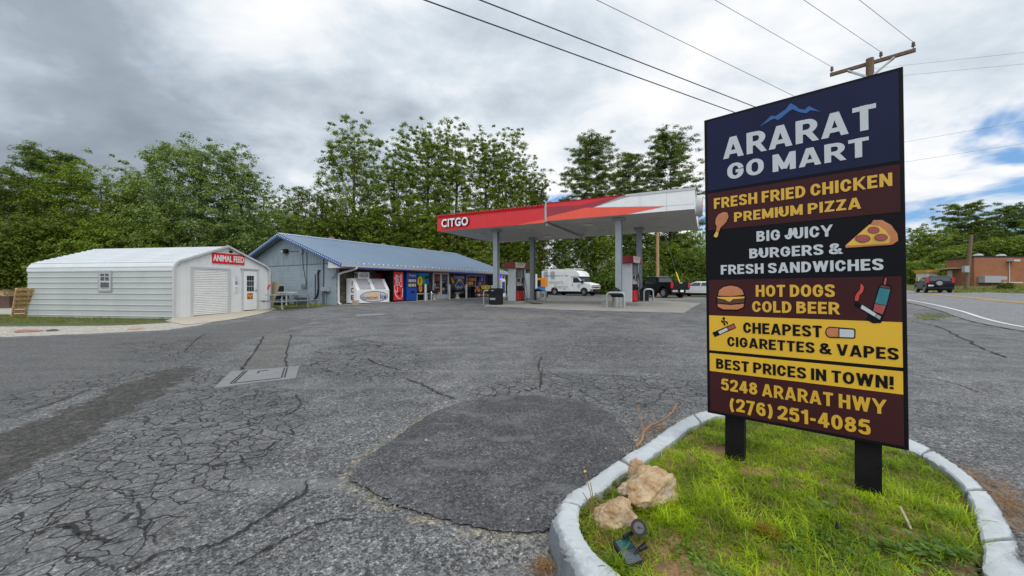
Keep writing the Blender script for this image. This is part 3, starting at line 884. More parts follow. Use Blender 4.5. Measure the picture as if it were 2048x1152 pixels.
far_line = [G(2300,600), G(2048,588.5), G(1990,586), G(1930,584), G(1870,582), G(1800,580)]
A_['grassy'] = np.maximum(A_['grassy'], field(None, .5, world=far_line + [Vector((60,140,0)), Vector((200,140,0)), Vector((200,0,0)), Vector((90,-10,0))]))
A_['smooth'] = field([(-400,700),(0,676),(330,664),(500,640),(640,640),(560,662),(470,690),(400,715),(300,735),(0,850),(-400,1000)], .5)*.95
A_['worn'] = field([(-100,930),(0,868),(120,822),(250,765),(370,728),(400,735),(340,775),(240,838),(130,905),(40,945),(-100,1010)], .30)
A_['crack'] = np.maximum.reduce([
    field([(-100,1000),(60,950),(200,880),(330,800),(400,740),(520,762),(600,800),(590,870),(500,940),(390,1000),(300,1080),(200,1152),(-100,1152)], .35),
    field([(640,700),(720,680),(830,690),(860,720),(830,752),(700,758),(600,740)], .6)*.86,
    field([(930,790),(1000,765),(1100,745),(1240,752),(1410,765),(1412,800),(1300,812),(1200,805),(1080,790),(980,797)], .35)*.95,
    field([(1060,700),(1100,700),(1100,760),(1065,760)], .3)*.6,
    field([(0,790),(120,760),(320,735),(300,748),(120,800),(0,850)], .3)*.8,
    field([(200,690),(430,668),(480,700),(400,730),(250,730)], .8)*.62,
    field([(1000,680),(1300,650),(1400,690),(1300,740),(1050,720)], 1.5)*.50])
A_['trench'] = field([(478,742),(500,715),(530,672),(582,668),(576,738)], .07)
dp = sdpoly(patch_w, XY)
A_['sand'] = np.clip(1-np.abs(dp-.04)/.19, 0, 1)*.80*(XY[:,0] < .55)
A_['sand'] = np.maximum(A_['sand'], field([(1240,870),(1300,840),(1420,815),(1414,832),(1330,880),(1272,915)], .12)*.72)
A_['sand'] = np.maximum(A_['sand'], field([(1060,1080),(1108,1060),(1130,1152),(1060,1152)], .06)*.5)
A_['sand'] = np.maximum(A_['sand'], field([(860,625),(1040,621),(1300,640),(1000,640)], .8)*.55)
A_['sand'] = np.maximum(A_['sand'], field([(1822,760),(1900,770),(1870,790),(1822,800)], .2)*.5)
A_['sand'] = np.maximum(A_['sand'], field([(390,990),(440,950),(480,985),(430,1060)], .14)*.45)
A_['sand'] = np.maximum(A_['sand'], field([(1060,597),(1420,594),(1420,600),(1060,602)], .8)*.7)
A_['dirt'] = np.maximum(field([(1840,880),(1900,905),(1960,940),(2048,985),(2150,1060),(2150,1200),(2060,1152),(2000,1030),(1940,960)], .2)*.62, field([(1110,1100),(1090,1152),(1125,1152)], .05)*.6)
A_['dirt'] = np.maximum(A_['dirt'], field([(-40,655),(70,656),(90,663),(30,667),(-40,668)], .3)*.42)
A_['dirt'] = np.maximum(A_['dirt'], field([(540,620),(640,616),(690,609),(700,605),(560,606)], .5)*.6)
nx, ny = len(gx), len(gy)
ii = np.arange((nx-1)*(ny-1)); r_, c_ = ii//(nx-1), ii % (nx-1); q = r_*nx+c_
FQ = np.stack([q, q+1, q+nx+1, q+nx], 1)
gv_ = np.stack([XY[:,0], XY[:,1], Z], 1)
# broken, slightly sunken surface near the camera
near = np.exp(-((XY[:,0])**2+(XY[:,1]-3)**2)/60)
gv_[:,2] += (vnoise(XY[:,0]*1.6, XY[:,1]*1.6, 3)-.5)*.012*near - np.where(A_['worn'] > .4, .012, 0) - .004
ground = struct(npmesh('ground', gv_, FQ, ground_m, attrs=A_, smooth=True))

def GS(v, dz=0.0):
    return Vector((v[0], v[1], GZ(v[0], v[1])+dz))
def drape(name, m, outline, step=.5, dz=.006, jag=0, seed=1, attrs=None):
    """a sheet that follows the terrain inside an outline"""
    bm = bmesh.new()
    ol = [Vector((p[0], p[1], 0)) for p in outline]
    vs = [bm.verts.new(p) for p in ol]
    fc = bm.faces.new(vs)
    xs = [p.x for p in ol]; ys = [p.y for p in ol]
    k = min(xs)+step
    while k < max(xs):
        bmesh.ops.bisect_plane(bm, geom=bm.verts[:]+bm.edges[:]+bm.faces[:], plane_co=(k,0,0), plane_no=(1,0,0)); k += step
    k = min(ys)+step
    while k < max(ys):
        bmesh.ops.bisect_plane(bm, geom=bm.verts[:]+bm.edges[:]+bm.faces[:], plane_co=(0,k,0), plane_no=(0,1,0)); k += step
    zz_ = GZA([(v.co.x, v.co.y) for v in bm.verts])
    for v, z in zip(bm.verts, zz_): v.co.z = z+dz
    bm.normal_update()
    for f in bm.faces:
        if f.normal.z < 0: f.normal_flip()
    me = bpy.data.meshes.new(name); bm.to_mesh(me); bm.free(); me.materials.append(m)
    o = bpy.data.objects.new(name, me); col.objects.link(o)
    return struct(o)
def jagged(pts, amp, seed, k=5):
    c = catmull(pts, k, True); rr = random.Random(seed)
    return [p+Vector((rr.uniform(-amp, amp), rr.uniform(-amp, amp), 0)) for p in c]
drape('asphalt_patch', patch_m, jagged(patch_w, .014, 4, 7), .4, .012)
drape('concrete_pad', concrete, W([(968,613),(1040,615),(1120,620),(1240,623),(1368,626),(1402,607),(1300,600.5),(1080,599),(985,603)]), 1.0, .006)
drape('concrete_apron', concrete_apron, [Vector((*G(a, b).xy, 0)) for a, b in [(330,642),(346,636),(400,628),(470,620),(545,615),(553,619),(520,628),(470,638),(420,645),(370,650)]], .6, .008)
drape('concrete_walk', concrete, [Vector((-10.2+.516*a+.857*b, 22+.857*a-.516*b, 0)) for a, b in [(.2,0),(17.5,0),(17.5,1.9),(6,1.7),(.2,1.5)]], 1.0, .010)
# faded stains on the gravel beside the shed
drape('ground_stain', M('red clay stain', (.30,.13,.105), .9, 0, .2, 6), jagged(W([(30,662),(50,659.5),(80,660),(84,662.5),(60,664),(34,665)]), .03, 9, 4), .5, .009)
drape('ground_stain', M('orange clay stain', (.44,.28,.155), .9, 0, .2, 6), jagged(W([(255,657),(272,654),(288,655),(280,658),(262,659)]), .03, 8, 4), .5, .009)
drape('ground_stain', M('dark oil stain', (.05,.045,.04), .8, 0, .3, 6), jagged(W([(92,661),(108,658.5),(118,660),(112,662),(98,662.5)]), .03, 7, 4), .5, .009)

# utility covers set flush in the lot
def cover(pxs, name, lines):
    g = [G(a, b) for a, b in pxs]
    mb = MB()
    mb.prism([p+Vector((0,0,-.02)) for p in g], (0,0,.035))
    o = struct(mb.build(name, cover_conc, bevel=.006))
    a, b, c, d_ = [p+Vector((0,0,.0175)) for p in g]      # near-left, near-right, far-right, far-left
    def uv(u, v): return a.lerp(b, u).lerp(d_.lerp(c, u), v)
    lb = MB()
    for (u0, v0, u1, v1) in lines:
        lb.bar(uv(u0, v0), uv(u1, v1), .018, .006)
    if lines: lb.build('cover_seam', crack_m, o)
cover([(428,777),(592,757),(599,733),(462,744)], 'utility_cover', [(.16,.12,.20,.93),(.20,.12,.235,.93),(.80,.10,.78,.9),(.84,.10,.82,.9),(.17,.12,.79,.10),(.42,.80,.55,.82),(.42,.80,.42,.66)])
cover([(711,633),(770,630),(769,627.5),(713,629.5)], 'utility_cover', [])

# single long cracks
def crack_line(mb, pxs, w0, seed):
    rr = random.Random(seed)
    pts = catmull([G(a, b) for a, b in pxs], 10)
    L = []; Rr = []
    for i, p in enumerate(pts):
        t = (pts[min(i+1, len(pts)-1)]-pts[max(i-1, 0)]); t.z = 0; t.normalize(); nn = Vector((-t.y, t.x, 0))
        j = nn*rr.gauss(0, w0*.9)
        ww = w0*(.35+rr.random()*.9)*(0.25 if i in (0, len(pts)-1) else 1)
        L.append(GS(p+j+nn*ww, .0075)); Rr.append(GS(p+j-nn*ww, .0075))
    mb.strip(L, Rr)
ck = MB()
for i, (pts, w0) in enumerate([
    ([(812,757),(850,772),(880,788),(908,797)], .013), ([(1084,712),(1076,735),(1083,752),(1079,778)], .012),
    ([(248,1148),(330,1105),(430,1090),(520,1040),(585,1000),(615,985),(612,962)], .010), ([(60,1075),(130,1050),(190,1075),(246,1082)], .012),
    ([(460,1140),(560,1085),(650,1045),(710,1040)], .007), ([(478,744),(500,716),(530,672)], .018), ([(576,736),(572,716),(583,668)], .014),
    ([(575,670),(640,668),(690,664)], .012), ([(372,700),(390,682),(410,668)], .012),
    ([(680,692),(718,692),(750,690),(762,694)], .018), ([(735,716),(755,728),(800,740)], .014),
    ([(1822,642),(1880,655),(1950,690),(2010,715)], .03), ([(1830,750),(1900,765),(1960,785)], .012),
    ([(0,832),(90,812),(180,778)], .010), ([(590,790),(600,810),(560,840)], .008)]):
    crack_line(ck, pts, w0, i)
struct(ck.build('pavement_crack', crack_m, fix=False))

# ------------------------------------------------------------------ road with markings
near_w = [Vector((6,-14,0)), Vector((12.2,2,0)), G(2048,655), G(1915,621), G(1830,603), Vector((33,36,0)), Vector((39,50,0)), Vector((43,66,0))]
yel_w = [Vector((15,-16,0)), Vector((22,6,0)), G(2048,606.5), G(1960,597.5), G(1885,591), G(1830,587), Vector((42,46,0)), Vector((46.5,60,0)), Vector((49,76,0))]
farw = [Vector((24,-16,0)), Vector((30,8,0)), G(2048,589), G(1960,585.4), G(1885,583), G(1830,581.6), Vector((50,52,0)), Vector((54,66,0)), Vector((56,82,0))]
def offset(line, o):
    out = []
    for i, p in enumerate(line):
        t = line[min(i+1, len(line)-1)]-line[max(i-1, 0)]; t.z = 0; t.normalize()
        out.append(Vector((p.x+t.y*o, p.y-t.x*o, 0)))
    return out
NL, YL, FL_ = [catmull([Vector((p.x, p.y, 0)) for p in l], 24) for l in (near_w, yel_w, farw)]
e0, e1 = offset(NL, -.7), offset(FL_, .45)
rv = []
for k in range(33):
    for a, b in zip(e0, e1):
        p = a.lerp(b, k/32); rv.append((p.x, p.y))
rz_ = GZA(rv)
nn = len(e0)
rf = [(i*nn+j, i*nn+j+1, (i+1)*nn+j+1, (i+1)*nn+j) for i in range(32) for j in range(nn-1)]
struct(npmesh('road', np.array([(x, y, z+.006) for (x, y), z in zip(rv, rz_)]), np.array(rf), road_m))
# the lot sheet dips under the carriageway
rd_ = sdpoly(e0+e1[::-1], XY)
gv_[:, 2] -= np.clip(-rd_/.6, 0, 1)*.10
ground.data.vertices.foreach_set('co', np.ascontiguousarray(gv_, dtype=np.float32).ravel()); ground.data.update()
def marking(line, o, wd, m):
    mb = MB()
    mb.strip([GS(p, .022) for p in offset(line, o-wd/2)], [GS(p, .022) for p in offset(line, o+wd/2)])
    o_ = struct(mb.build('road_marking', m, fix=False)); return o_
marking(NL, 0, .15, line_white); marking(FL_, 0, .15, line_white)
marking(YL, -.13, .13, line_yellow); marking(YL, .13, .13, line_yellow)

def wb(mb, name, m, parent, **k):
    """build from world coordinates under a thing"""
    o = mb.build(name, m, parent, **k)
    mat = Matrix.LocRotScale(parent.location, parent.rotation_euler, parent.scale)
    o.matrix_parent_inverse = mat.inverted()
    return o

# ------------------------------------------------------------------ kerbed island
KT = .125
kp = [((1165,1152),(1245,1152)),((1138,1100),(1190,1104)),((1122,1060),(1164,1066)),((1114,1035),(1157,1035)),((1122,1005),(1160,1012)),((1142,984),(1178,993)),
      ((1172,966),(1207,977)),((1215,936),(1240,948)),((1258,907),(1281,925)),((1290,890),(1313,903)),((1328,863),(1346,880)),((1361,841),(1376,856)),((1385,829),(1400,845)),
      ((1410,822),(1420,835)),((1440,819),(1446,829)),((1540,824),(1535,836)),((1660,838),(1645,850)),((1760,857),(1745,870)),((1830,882),(1810,894)),((1870,903),(1850,912)),
      ((1912,930),(1890,937)),((1952,962),(1922,966)),((1988,1003),(1944,1003)),((2013,1045),(1956,1045)),((2033,1090),(1967,1098)),((2052,1130),(1980,1152))]
ko = [plane(*a, KT) for a, b in kp]+[Vector(p) for p in ((2.50,1.45,KT),(2.2,1.05,KT),(1.5,.72,KT),(.8,.85,KT),(.42,1.2,KT),(.33,1.55,KT))]
ki = [plane(*b, KT) for a, b in kp]+[Vector(p) for p in ((2.27,1.5,KT),(2.05,1.22,KT),(1.5,.9,KT),(.87,1.02,KT),(.58,1.3,KT),(.51,1.6,KT))]
ko, ki = catmull(ko, 10, True), catmull(ki, 10, True)
rr = random.Random(3)
nk = len(ko); ver = []; ro = []
M_ = 9
for i, (a, b) in enumerate(zip(ko, ki)):
    out = (a-b); out.z = 0; out.normalize()
    chip = max(0, vnoise(np.array([i*.19]), np.array([3.1]), 5)[0]-.5)*2      # broken stretches
    nearleft = 1.0 if i < 45 or i > nk-12 else .35
    j = lambda s: Vector((rr.gauss(0, s), rr.gauss(0, s), rr.gauss(0, s)))
    s = .0022+.009*chip*nearleft
    spread = .012+.042*nearleft*(1 if i < 30 else .3)
    row = [(a+out*spread+Vector((0,0,-KT-.02)), .9), (a+out*(spread*.8)+Vector((0,0,-KT*.6))+j(s*1.3), 1), (a+out*(spread*.5)+Vector((0,0,-KT*.14))+j(s*1.3), 1),
           (a+out*.004+Vector((0,0,-.003-.024*chip*nearleft))+j(s), .8), (a.lerp(b,.06+.16*chip*nearleft)+j(s*.6), .35), (a.lerp(b,.5)+Vector((0,0,.004))+j(.001), .0), (a.lerp(b,.9)+j(.0012), .0),
           (b+Vector((0,0,-.012))+j(.002), .35), (b+Vector((0,0,-.10))-out*.006, .9)]
    jt = any(abs(i-g_) < 1 for g_ in (41, 76, 121, 150, 188, 214, 237))     # open joints between kerb lengths
    for k_, (p, q) in enumerate(row):
        ver.append((p.x, p.y, p.z-(.016 if jt and 1 <= k_ <= 7 else 0))); ro.append(1.6 if jt else q)
fq = [(i*M_+k, i*M_+k+1, ((i+1) % nk)*M_+k+1, ((i+1) % nk)*M_+k) for i in range(nk) for k in range(M_-1)]
kb = struct(npmesh('kerb', np.array(ver), np.array(fq), kerb_m, attrs={'rough': np.array(ro)}, smooth=True))
bm = bmesh.new(); bm.from_mesh(kb.data); bmesh.ops.recalc_face_normals(bm, faces=bm.faces); bm.to_mesh(kb.data); bm.free()
kb.data.set_sharp_from_angle(angle=R(32))
inner = [(p.x, p.y) for p in ki]
# soil inside, gently crowned
gxs, gys = np.arange(.2, 3.75, .05), np.arange(.7, 4.6, .05)
SX, SY = np.meshgrid(gxs, gys); sp_ = np.stack([SX.ravel(), SY.ravel()], 1)
sd_ = sdpoly(inner, sp_)
def soil_h(xy, sd):
    return .072 + .018*np.clip(-sd/.5, 0, 1) + (vnoise(xy[:,0]*4, xy[:,1]*4, 3)-.5)*.035 + (vnoise(xy[:,0]*13, xy[:,1]*13, 4)-.5)*.014 - np.clip(sd, 0, 1)*.6
sz = soil_h(sp_, sd_)
nx_, ny_ = len(gxs), len(gys)
ii = np.arange((nx_-1)*(ny_-1)); r_, c_ = ii//(nx_-1), ii % (nx_-1); q = r_*nx_+c_
fs_ = np.stack([q, q+1, q+nx_+1, q+nx_], 1)
keep = (sd_[fs_] < .03).all(1)
struct(npmesh('soil', np.concatenate([sp_, sz[:, None]], 1), fs_[keep], soil_m, smooth=True))

def blades(name, xy, z, length, width, m, spread, lean, seed, per=10, segs=3, droop=1.0):
    """clumps of curved grass blades; one mesh"""
    rg = np.random.default_rng(seed)
    n = len(xy)*per
    b = np.repeat(np.concatenate([xy, z[:, None]], 1), per, 0)
    b[:, :2] += rg.normal(0, spread, (n, 2))
    L = np.repeat(length, per)*rg.uniform(.45, 1.25, n); Wd = width*rg.uniform(.6, 1.4, n)
    az = rg.uniform(0, 2*PI, n); el = np.clip(rg.normal(lean, .30, n), .15, 1.5)
    dirx, diry = np.cos(az), np.sin(az)
    sidex, sidey = -diry, dirx
    pts = []; p = b.copy(); e = el.copy()
    dr = rg.uniform(.25, .75, n)*droop
    for k in range(segs+1):
        t = k/segs
        ww = Wd*(1-t)**.7*(.75+.25*(1-abs(2*t-.6))) if k < segs else Wd*0.05
        pts.append(np.stack([p[:,0]-sidex*ww/2, p[:,1]-sidey*ww/2, p[:,2]], 1)); pts.append(np.stack([p[:,0]+sidex*ww/2, p[:,1]+sidey*ww/2, p[:,2]], 1))
        st = L/segs
        p = p+np.stack([dirx*np.cos(e)*st, diry*np.cos(e)*st, np.sin(e)*st], 1); e = e-dr
    V = np.stack(pts, 1).reshape(-1, 3)
    base = np.arange(n)[:, None]*(2*(segs+1))
    Fs = np.concatenate([np.stack([base+2*k, base+2*k+1, base+2*k+3, base+2*k+2], 2).reshape(-1, 4) for k in range(segs)])
    return npmesh(name, V, Fs, m)
def inside_pts(n, box, seed, margin=.0):
    rg = np.random.default_rng(seed)
    p = rg.uniform((box[0], box[1]), (box[2], box[3]), (n, 2))
    return p[sdpoly(inner, p) < -margin]
def bare(p):
    """1 where the turf is worn through"""
    out = np.zeros(len(p))
    for (px, py, rx, ry) in [(1740,1062,85,16),(1640,1030,55,12),(1365,1135,55,28),(1210,1075,26,34),(1850,1140,110,16),(1580,1140,60,14),(1440,895,30,10),(1500,945,26,9),(1800,1075,60,12),(1540,1095,34,12),(1960,1140,40,18),(1215,1100,22,22),(1265,1098,34,22),(1255,1118,30,18)]:
        c = plane(px, py, .09); ex = rx*c.y/F; ey = ry*c.y*c.y/(F*1.41)
        out = np.maximum(out, np.exp(-(((p[:,0]-c.x)/ex)**2+((p[:,1]-c.y)/ey)**2)*.9))
    return np.clip(out*1.2+(vnoise(p[:,0]*5.5, p[:,1]*5.5, 9)-.60)*1.6, 0, 1)
pg = inside_pts(15000, (.25,.75,3.7,4.6), 5, .015)
rg = np.random.default_rng(6)
pg = pg[rg.random(len(pg)) > bare(pg)*.95]
zg = soil_h(pg, sdpoly(inner, pg))
tall = .038+.085*vnoise(pg[:,0]*3, pg[:,1]*3, 21)+.03*(vnoise(pg[:,0]*9, pg[:,1]*9, 22) > .66)
sel = rg.random(len(pg)) < .80
gi = blades('grass', pg[sel], zg[sel], tall[sel], .0052, grass_m, .018, .72, 31, per=8, segs=3)
tag(gi, 'lush bright green grass growing inside the kerbed sign island', 'grass', None, 'stuff')
g2 = blades('grass', pg[~sel], zg[~sel], tall[~sel]*.85, .0045, grass_dry, .02, .6, 32, per=8, segs=3)
tag(g2, 'duller dry blades mixed into the grass of the sign island', 'grass', None, 'stuff')
# tufts beside the rocks and lamp
tf = np.array([(plane(a, b, .08).x, plane(a, b, .08).y) for a, b in [(1335,1000),(1350,1012),(1365,1005),(1345,1025),(1385,1030),(1320,1030),(1330,1050),(1372,1050),(1225,1140),(1236,1146),(1662,1050),(1690,1055),(1640,1045),(1320,1048),(1400,1010)]])
gt = blades('grass', np.repeat(tf, 5, 0)+rg.normal(0, .018, (len(tf)*5, 2)), np.full(len(tf)*5, .085), np.full(len(tf)*5, .15), .0065, grass_m, .01, 1.05, 33, per=9, segs=4, droop=.8)
tag(gt, 'longer grass tufts around the ochre rocks and spotlight', 'grass', None, 'stuff')
# low broad-leaved weeds
def leaflets(name, p, z, size, m, seed, per=7, spread=.03, up=.03):
    rg = np.random.default_rng(seed); n = len(p)*per
    b = np.repeat(np.concatenate([p, z[:, None]], 1), per, 0)+np.concatenate([rg.normal(0, spread, (n, 2)), rg.uniform(0, up, (n, 1))], 1)
    az = rg.uniform(0, 2*PI, n); s = size*rg.uniform(.6, 1.3, n); tl = rg.uniform(-.25, .5, n)
    fw = np.stack([np.cos(az)*np.cos(tl), np.sin(az)*np.cos(tl), np.sin(tl)], 1); sd2 = np.stack([-np.sin(az), np.cos(az), rg.uniform(-.3, .3, n)], 1)
    V = np.stack([b, b+fw*(s*.45)[:, None]+sd2*(s*.32)[:, None], b+fw*s[:, None], b+fw*(s*.45)[:, None]-sd2*(s*.32)[:, None]], 1).reshape(-1, 3)
    return npmesh(name, V, np.arange(n*4).reshape(-1, 4), m)
wp = inside_pts(1500, (.35,1.3,2.4,2.35), 8, .02); wp = wp[(vnoise(wp[:,0]*4, wp[:,1]*4, 14) > .50)]
tag(leaflets('weeds', wp, soil_h(wp, sdpoly(inner, wp)), .022, weed_m, 41), 'low small-leaved weeds creeping at the front of the sign island', 'weeds', None, 'stuff')
wp2 = np.array([(plane(a, b, .09).x, plane(a, b, .09).y) for a, b in [(1790,1105),(1830,1110),(1860,1118),(1900,1122),(1925,1118),(1760,1098),(1810,1125),(1880,1105),(1640,1025),(1650,1015),(1850,1095)]])
tag(leaflets('weeds', wp2, np.full(len(wp2), .1), .050, weed_m, 42, 9, .02, .05), 'broad-leaved plantain weeds along the front right of the island', 'weeds', None, 'stuff')
wp3 = np.array([(plane(a, b, .09).x, plane(a, b, .09).y) for a, b in [(1180,1010),(1175,1030),(1190,1000),(1182,1045),(1215,985),(1195,1020),(1230,970),(1178,1060)]])
tag(leaflets('weeds', np.repeat(wp3, 6, 0)+rg.normal(0, .015, (48, 2)), np.full(48, .09), .016, leafmat('yellow green leaflets', (.09,.11,.012), (.22,.24,.03)), 43, 14, .018, .03), 'yellow-green moss-like weeds between the kerb and the rocks', 'weeds', None, 'stuff')
c = plane(1528,1068,.09)
b_ = blades('weed_clump', np.array([(c.x, c.y)]*16)+rg.normal(0, .022, (16, 2)), np.full(16, .085), np.full(16, .09), .006, rust_m, .008, 1.1, 44, per=9, segs=3)
tag(b_, 'rust coloured weed clump in the middle of the grass', 'weed')
for (px, py, lab) in [(1210,1078,'brown pine straw heap inside the kerb beside the small rock'), (1092,1110,'orange dried straw clump against the outside of the kerb')]:
    c = plane(px, py, .06 if px < 1150 else .085)
    zb = .005 if px < 1150 else .08
    o = blades('straw_clump', np.array([(c.x, c.y)]*22)+rg.normal(0, .024, (22, 2)), np.full(22, zb), np.full(22, .085), .0028, straw_m, .012, .35, 45+px, per=9, segs=3, droop=.5)
    tag(o, lab, 'straw')
pr = np.concatenate([np.array([(G(a, b).x, G(a, b).y)]) for a, b in [(1985,975),(2010,1000),(2035,1020),(1960,960),(2045,1060),(2030,1040),(2000,985),(1940,945),(2020,1010)]])
pr = np.repeat(pr, 12, 0)+rg.normal(0, .06, (len(pr)*12, 2))
tag(blades('pine_straw', pr, np.full(len(pr), .004), np.full(len(pr), .13), .003, straw_m, .02, .12, 61, per=7, segs=2, droop=.15), 'scattered brown pine straw on the dirt outside the kerb', 'straw', None, 'stuff')
for (px, py) in [(1186,1036)]:
    st = MB(); c = plane(px, py, .09)
    for k, (a, b, h) in enumerate([(-.045,.02,.27),(-.01,.03,.20),(-.06,.01,.15)]):
        p2 = c+Vector((a, b, h)); st.tube([c+Vector((a*.1,0,0)), c.lerp(p2, .5)+Vector((.01,0,.01)), p2], .0026, 5)
    t = thing('dead_weed', 'thin brown weed stalks leaning over the kerb by the rocks', 'weed', c)
    wb(st, 'stem', straw_m, t)
    fl = MB(); fl.lathe([(.003,-.004),(.009,0),(.005,.007)], c+Vector((-.045,.02,.272)), 7); wb(fl, 'flower', M('yellow flower', (.7,.42,.04), .6), t)

# rocks
def rock(name, label, c, size, rz, seed, cuts):
    bm = bmesh.new(); bmesh.ops.create_icosphere(bm, subdivisions=5, radius=.5)
    rr = random.Random(seed)
    pl = []
    for k in range(cuts):
        n_ = Vector((rr.gauss(0,1), rr.gauss(0,1), rr.gauss(.15,.8))).normalized(); pl.append((n_, rr.uniform(.30,.42)))
    from mathutils import noise
    for v in bm.verts:
        p = v.co.copy()
        for n_, d_ in pl:
            e = p.dot(n_)-d_
            if e > 0: p -= n_*e*.92
        s = p*4+Vector((seed*3.1, 0, 0))
        p += p.normalized()*(noise.fractal(s, .9, 2, 5)*.075+noise.fractal(s*4, .8, 2, 4)*.028)
        v.co = Vector((p.x*size[0], p.y*size[1], p.z*size[2]))
    me = bpy.data.meshes.new(name); bm.to_mesh(me); bm.free(); me.materials.append(rock_m)
    me.polygons.foreach_set('use_smooth', [True]*len(me.polygons))
    o = bpy.data.objects.new(name, me); o.location = c; o.rotation_euler = (0, 0, rz); col.objects.link(o)
    tag(o, label, 'rock')
c = plane(1297,985,.16); rock('rock', 'large ochre rock with pale quartz crust inside the kerb', c+Vector((0,.02,-.01)), (.44,.32,.31), .2, 4, 12)
c = plane(1232,1022,.13); rock('rock', 'smaller ochre rock in front of the large one by the kerb', c+Vector((-.01,-.03,-.02)), (.30,.26,.23), -.5, 9, 11)
c = plane(1278,946,.20); rock('rock', 'small pale rock peeking over the back of the large rock', c+Vector((0,.05,-.03)), (.16,.14,.22), .9, 15, 8)
# loose stones on the lot
for i, (px, py, s, lab) in enumerate([(1208,961,.028,'small white stone on the dark patch touching the kerb'), (956,1075,.020,'white pebble just below the dark patch edge'), (990,1113,.024,'pale pebble near the bottom of the picture beside the straw clump'), (992,1106,.018,'tiny grey pebble lying against the pale pebble'), (1212,900,.018,'white pebble on the dark patch near the fallen branch'), (1056,1043,.020,'white pebble on the dark patch close to its lower edge'), (852,884,.032,'flat tan stone chip lying on the dark patch')]):
    rr = random.Random(i+50); bm = bmesh.new(); bmesh.ops.create_icosphere(bm, subdivisions=2, radius=.5)
    for v in bm.verts: v.co = Vector((v.co.x*s*rr.uniform(.8,1.3), v.co.y*s*rr.uniform(.8,1.2), v.co.z*s*rr.uniform(.5,.9)))
    me = bpy.data.meshes.new('pebble'); bm.to_mesh(me); bm.free(); me.materials.append(M('white stone', (.30,.28,.24), .8, 0, .2, 40) if i == 0 else bpy.data.materials['white stone'])
    o = bpy.data.objects.new('pebble', me); g_ = G(px, py); o.location = g_+Vector((0,0,.012+s*.15)); col.objects.link(o); tag(o, lab, 'pebble')
# gravel scatter along the patch edge and the branch
gp_ = []
for (px, py, sx, sy, k) in [(1285,880,40,25,110),(1330,850,50,14,60),(1260,905,25,14,50),(1010,1085,60,20,50),(800,1020,60,14,40),(1100,1090,14,40,40),(730,1000,40,50,40),(640,1090,140,60,60),(1000,1120,120,30,60),(1250,850,60,30,50)]:
    for _ in range(k):
        gp_.append(G(px+rg.normal(0, sx*.5), py+rg.normal(0, sy*.5)))
gm_ = MB()
for p in gp_:
    if sdpoly([(q.x, q.y) for q in ko], np.array([[p.x, p.y]]))[0] < .07: continue
    s = rg.uniform(.003, .010); a = rg.uniform(0, PI); ca, sa = math.cos(a), math.sin(a)
    vs = [(p.x+(x*ca-y*sa)*s, p.y+(x*sa+y*ca)*s*.8, p.z+.012+z*s) for x, y, z in [(-1,-.7,-.6),(.9,-.8,-.6),(1,.8,-.6),(-.8,.9,-.6),(-.5,-.4,.5),(.5,-.3,.6),(.4,.5,.45),(-.4,.4,.6)]]
    gm_.add(vs, [(0,3,2,1),(4,5,6,7),(0,1,5,4),(1,2,6,5),(2,3,7,6),(3,0,4,7)])
tag(gm_.build('gravel', M('loose chippings', (.26,.245,.22), .85, 0, .5, 120)), 'loose chippings scattered on the asphalt near the kerb', 'gravel', None, 'stuff')

# fallen branch by the kerb
t = thing('fallen_branch', 'bare brown branch with twigs lying beside the kerb', 'branch', G(1290,880))
mb = MB()
def bpt(px, py, h): 
    g = G(px, py+h*F/3.7); g.z += h; return g
mb.tube(catmull([bpt(1272,895,.0), bpt(1284,880,.02), bpt(1287,866,.04), bpt(1300,852,.06), bpt(1320,842,.07), bpt(1343,824,.09), bpt(1353,805,.10)], 5), [.014-.0002*i for i in range(31)], 7)
mb.tube(catmull([bpt(1287,866,.04), bpt(1284,848,.08), bpt(1279,825,.14), bpt(1277,803,.22)], 4), .005, 5)
mb.tube(catmull([bpt(1305,850,.06), bpt(1307,835,.10), bpt(1304,820,.14)], 4), .006, 5)
mb.tube(catmull([bpt(1343,824,.09), bpt(1352,823,.07), bpt(1357,818,.07)], 4), .004, 5)
mb.tube(catmull([bpt(1353,805,.10), bpt(1358,812,.06), bpt(1375,795,.05)], 4), .003, 5)
for k in range(16):
    a = bpt(1300+k*1.6, 858+rg.normal(0, 4), .015); b = a+Vector((rg.normal(0,.09), rg.normal(0,.08), .01+rg.random()*.02)); mb.tube([a, a.lerp(b,.5)+Vector((0,0,.012)), b], .0022, 4)
wb(mb, 'wood', M('peeled branch', (.30,.155,.075), .8, 0, .25, 30), t, smooth=True)

# solar spotlight
c = plane(1262,1112,.085)
t = thing('solar_spotlight', 'black solar spotlight with teal panel tipped in the grass', 'spotlight', c)
mb = MB()
o0 = c+Vector((-.01,-.015,.018)); ex = Vector((.92,.35,.0)).normalized(); ey = Vector((-.25,.62,.28)).normalized()
fr = Fr(o0, ex, ey)
fr.slab(mb, -.055, -.05, .05, .085, -.012, .006); wb(mb, 'panel_frame', black_plastic, t, bevel=.003)
mb = MB(); fr.rect(mb, -.048, -.043, .043, .022, .0075); wb(mb, 'solar_panel', solar, t)
mb = MB(); fr.rect(mb, -.040, .026, .045, .078, .0075); wb(mb, 'teal_cover', teal_glass, t)
hd = at(1276,1056,c.y+.05); ax = Vector((-.12,-.72,.50)).normalized()
mb = MB(); mb.tube([hd-ax*.055, hd-ax*.05, hd+ax*.015, hd+ax*.03], [.020,.034,.040,.041], 20); wb(mb, 'lamp_head', black_plastic, t, smooth=True)
mb = MB(); mb.tube([hd+ax*.0305, hd+ax*.032], [.027,.027], 20); wb(mb, 'lens', M('spot lens', (.05,.052,.055), .3, .2), t)
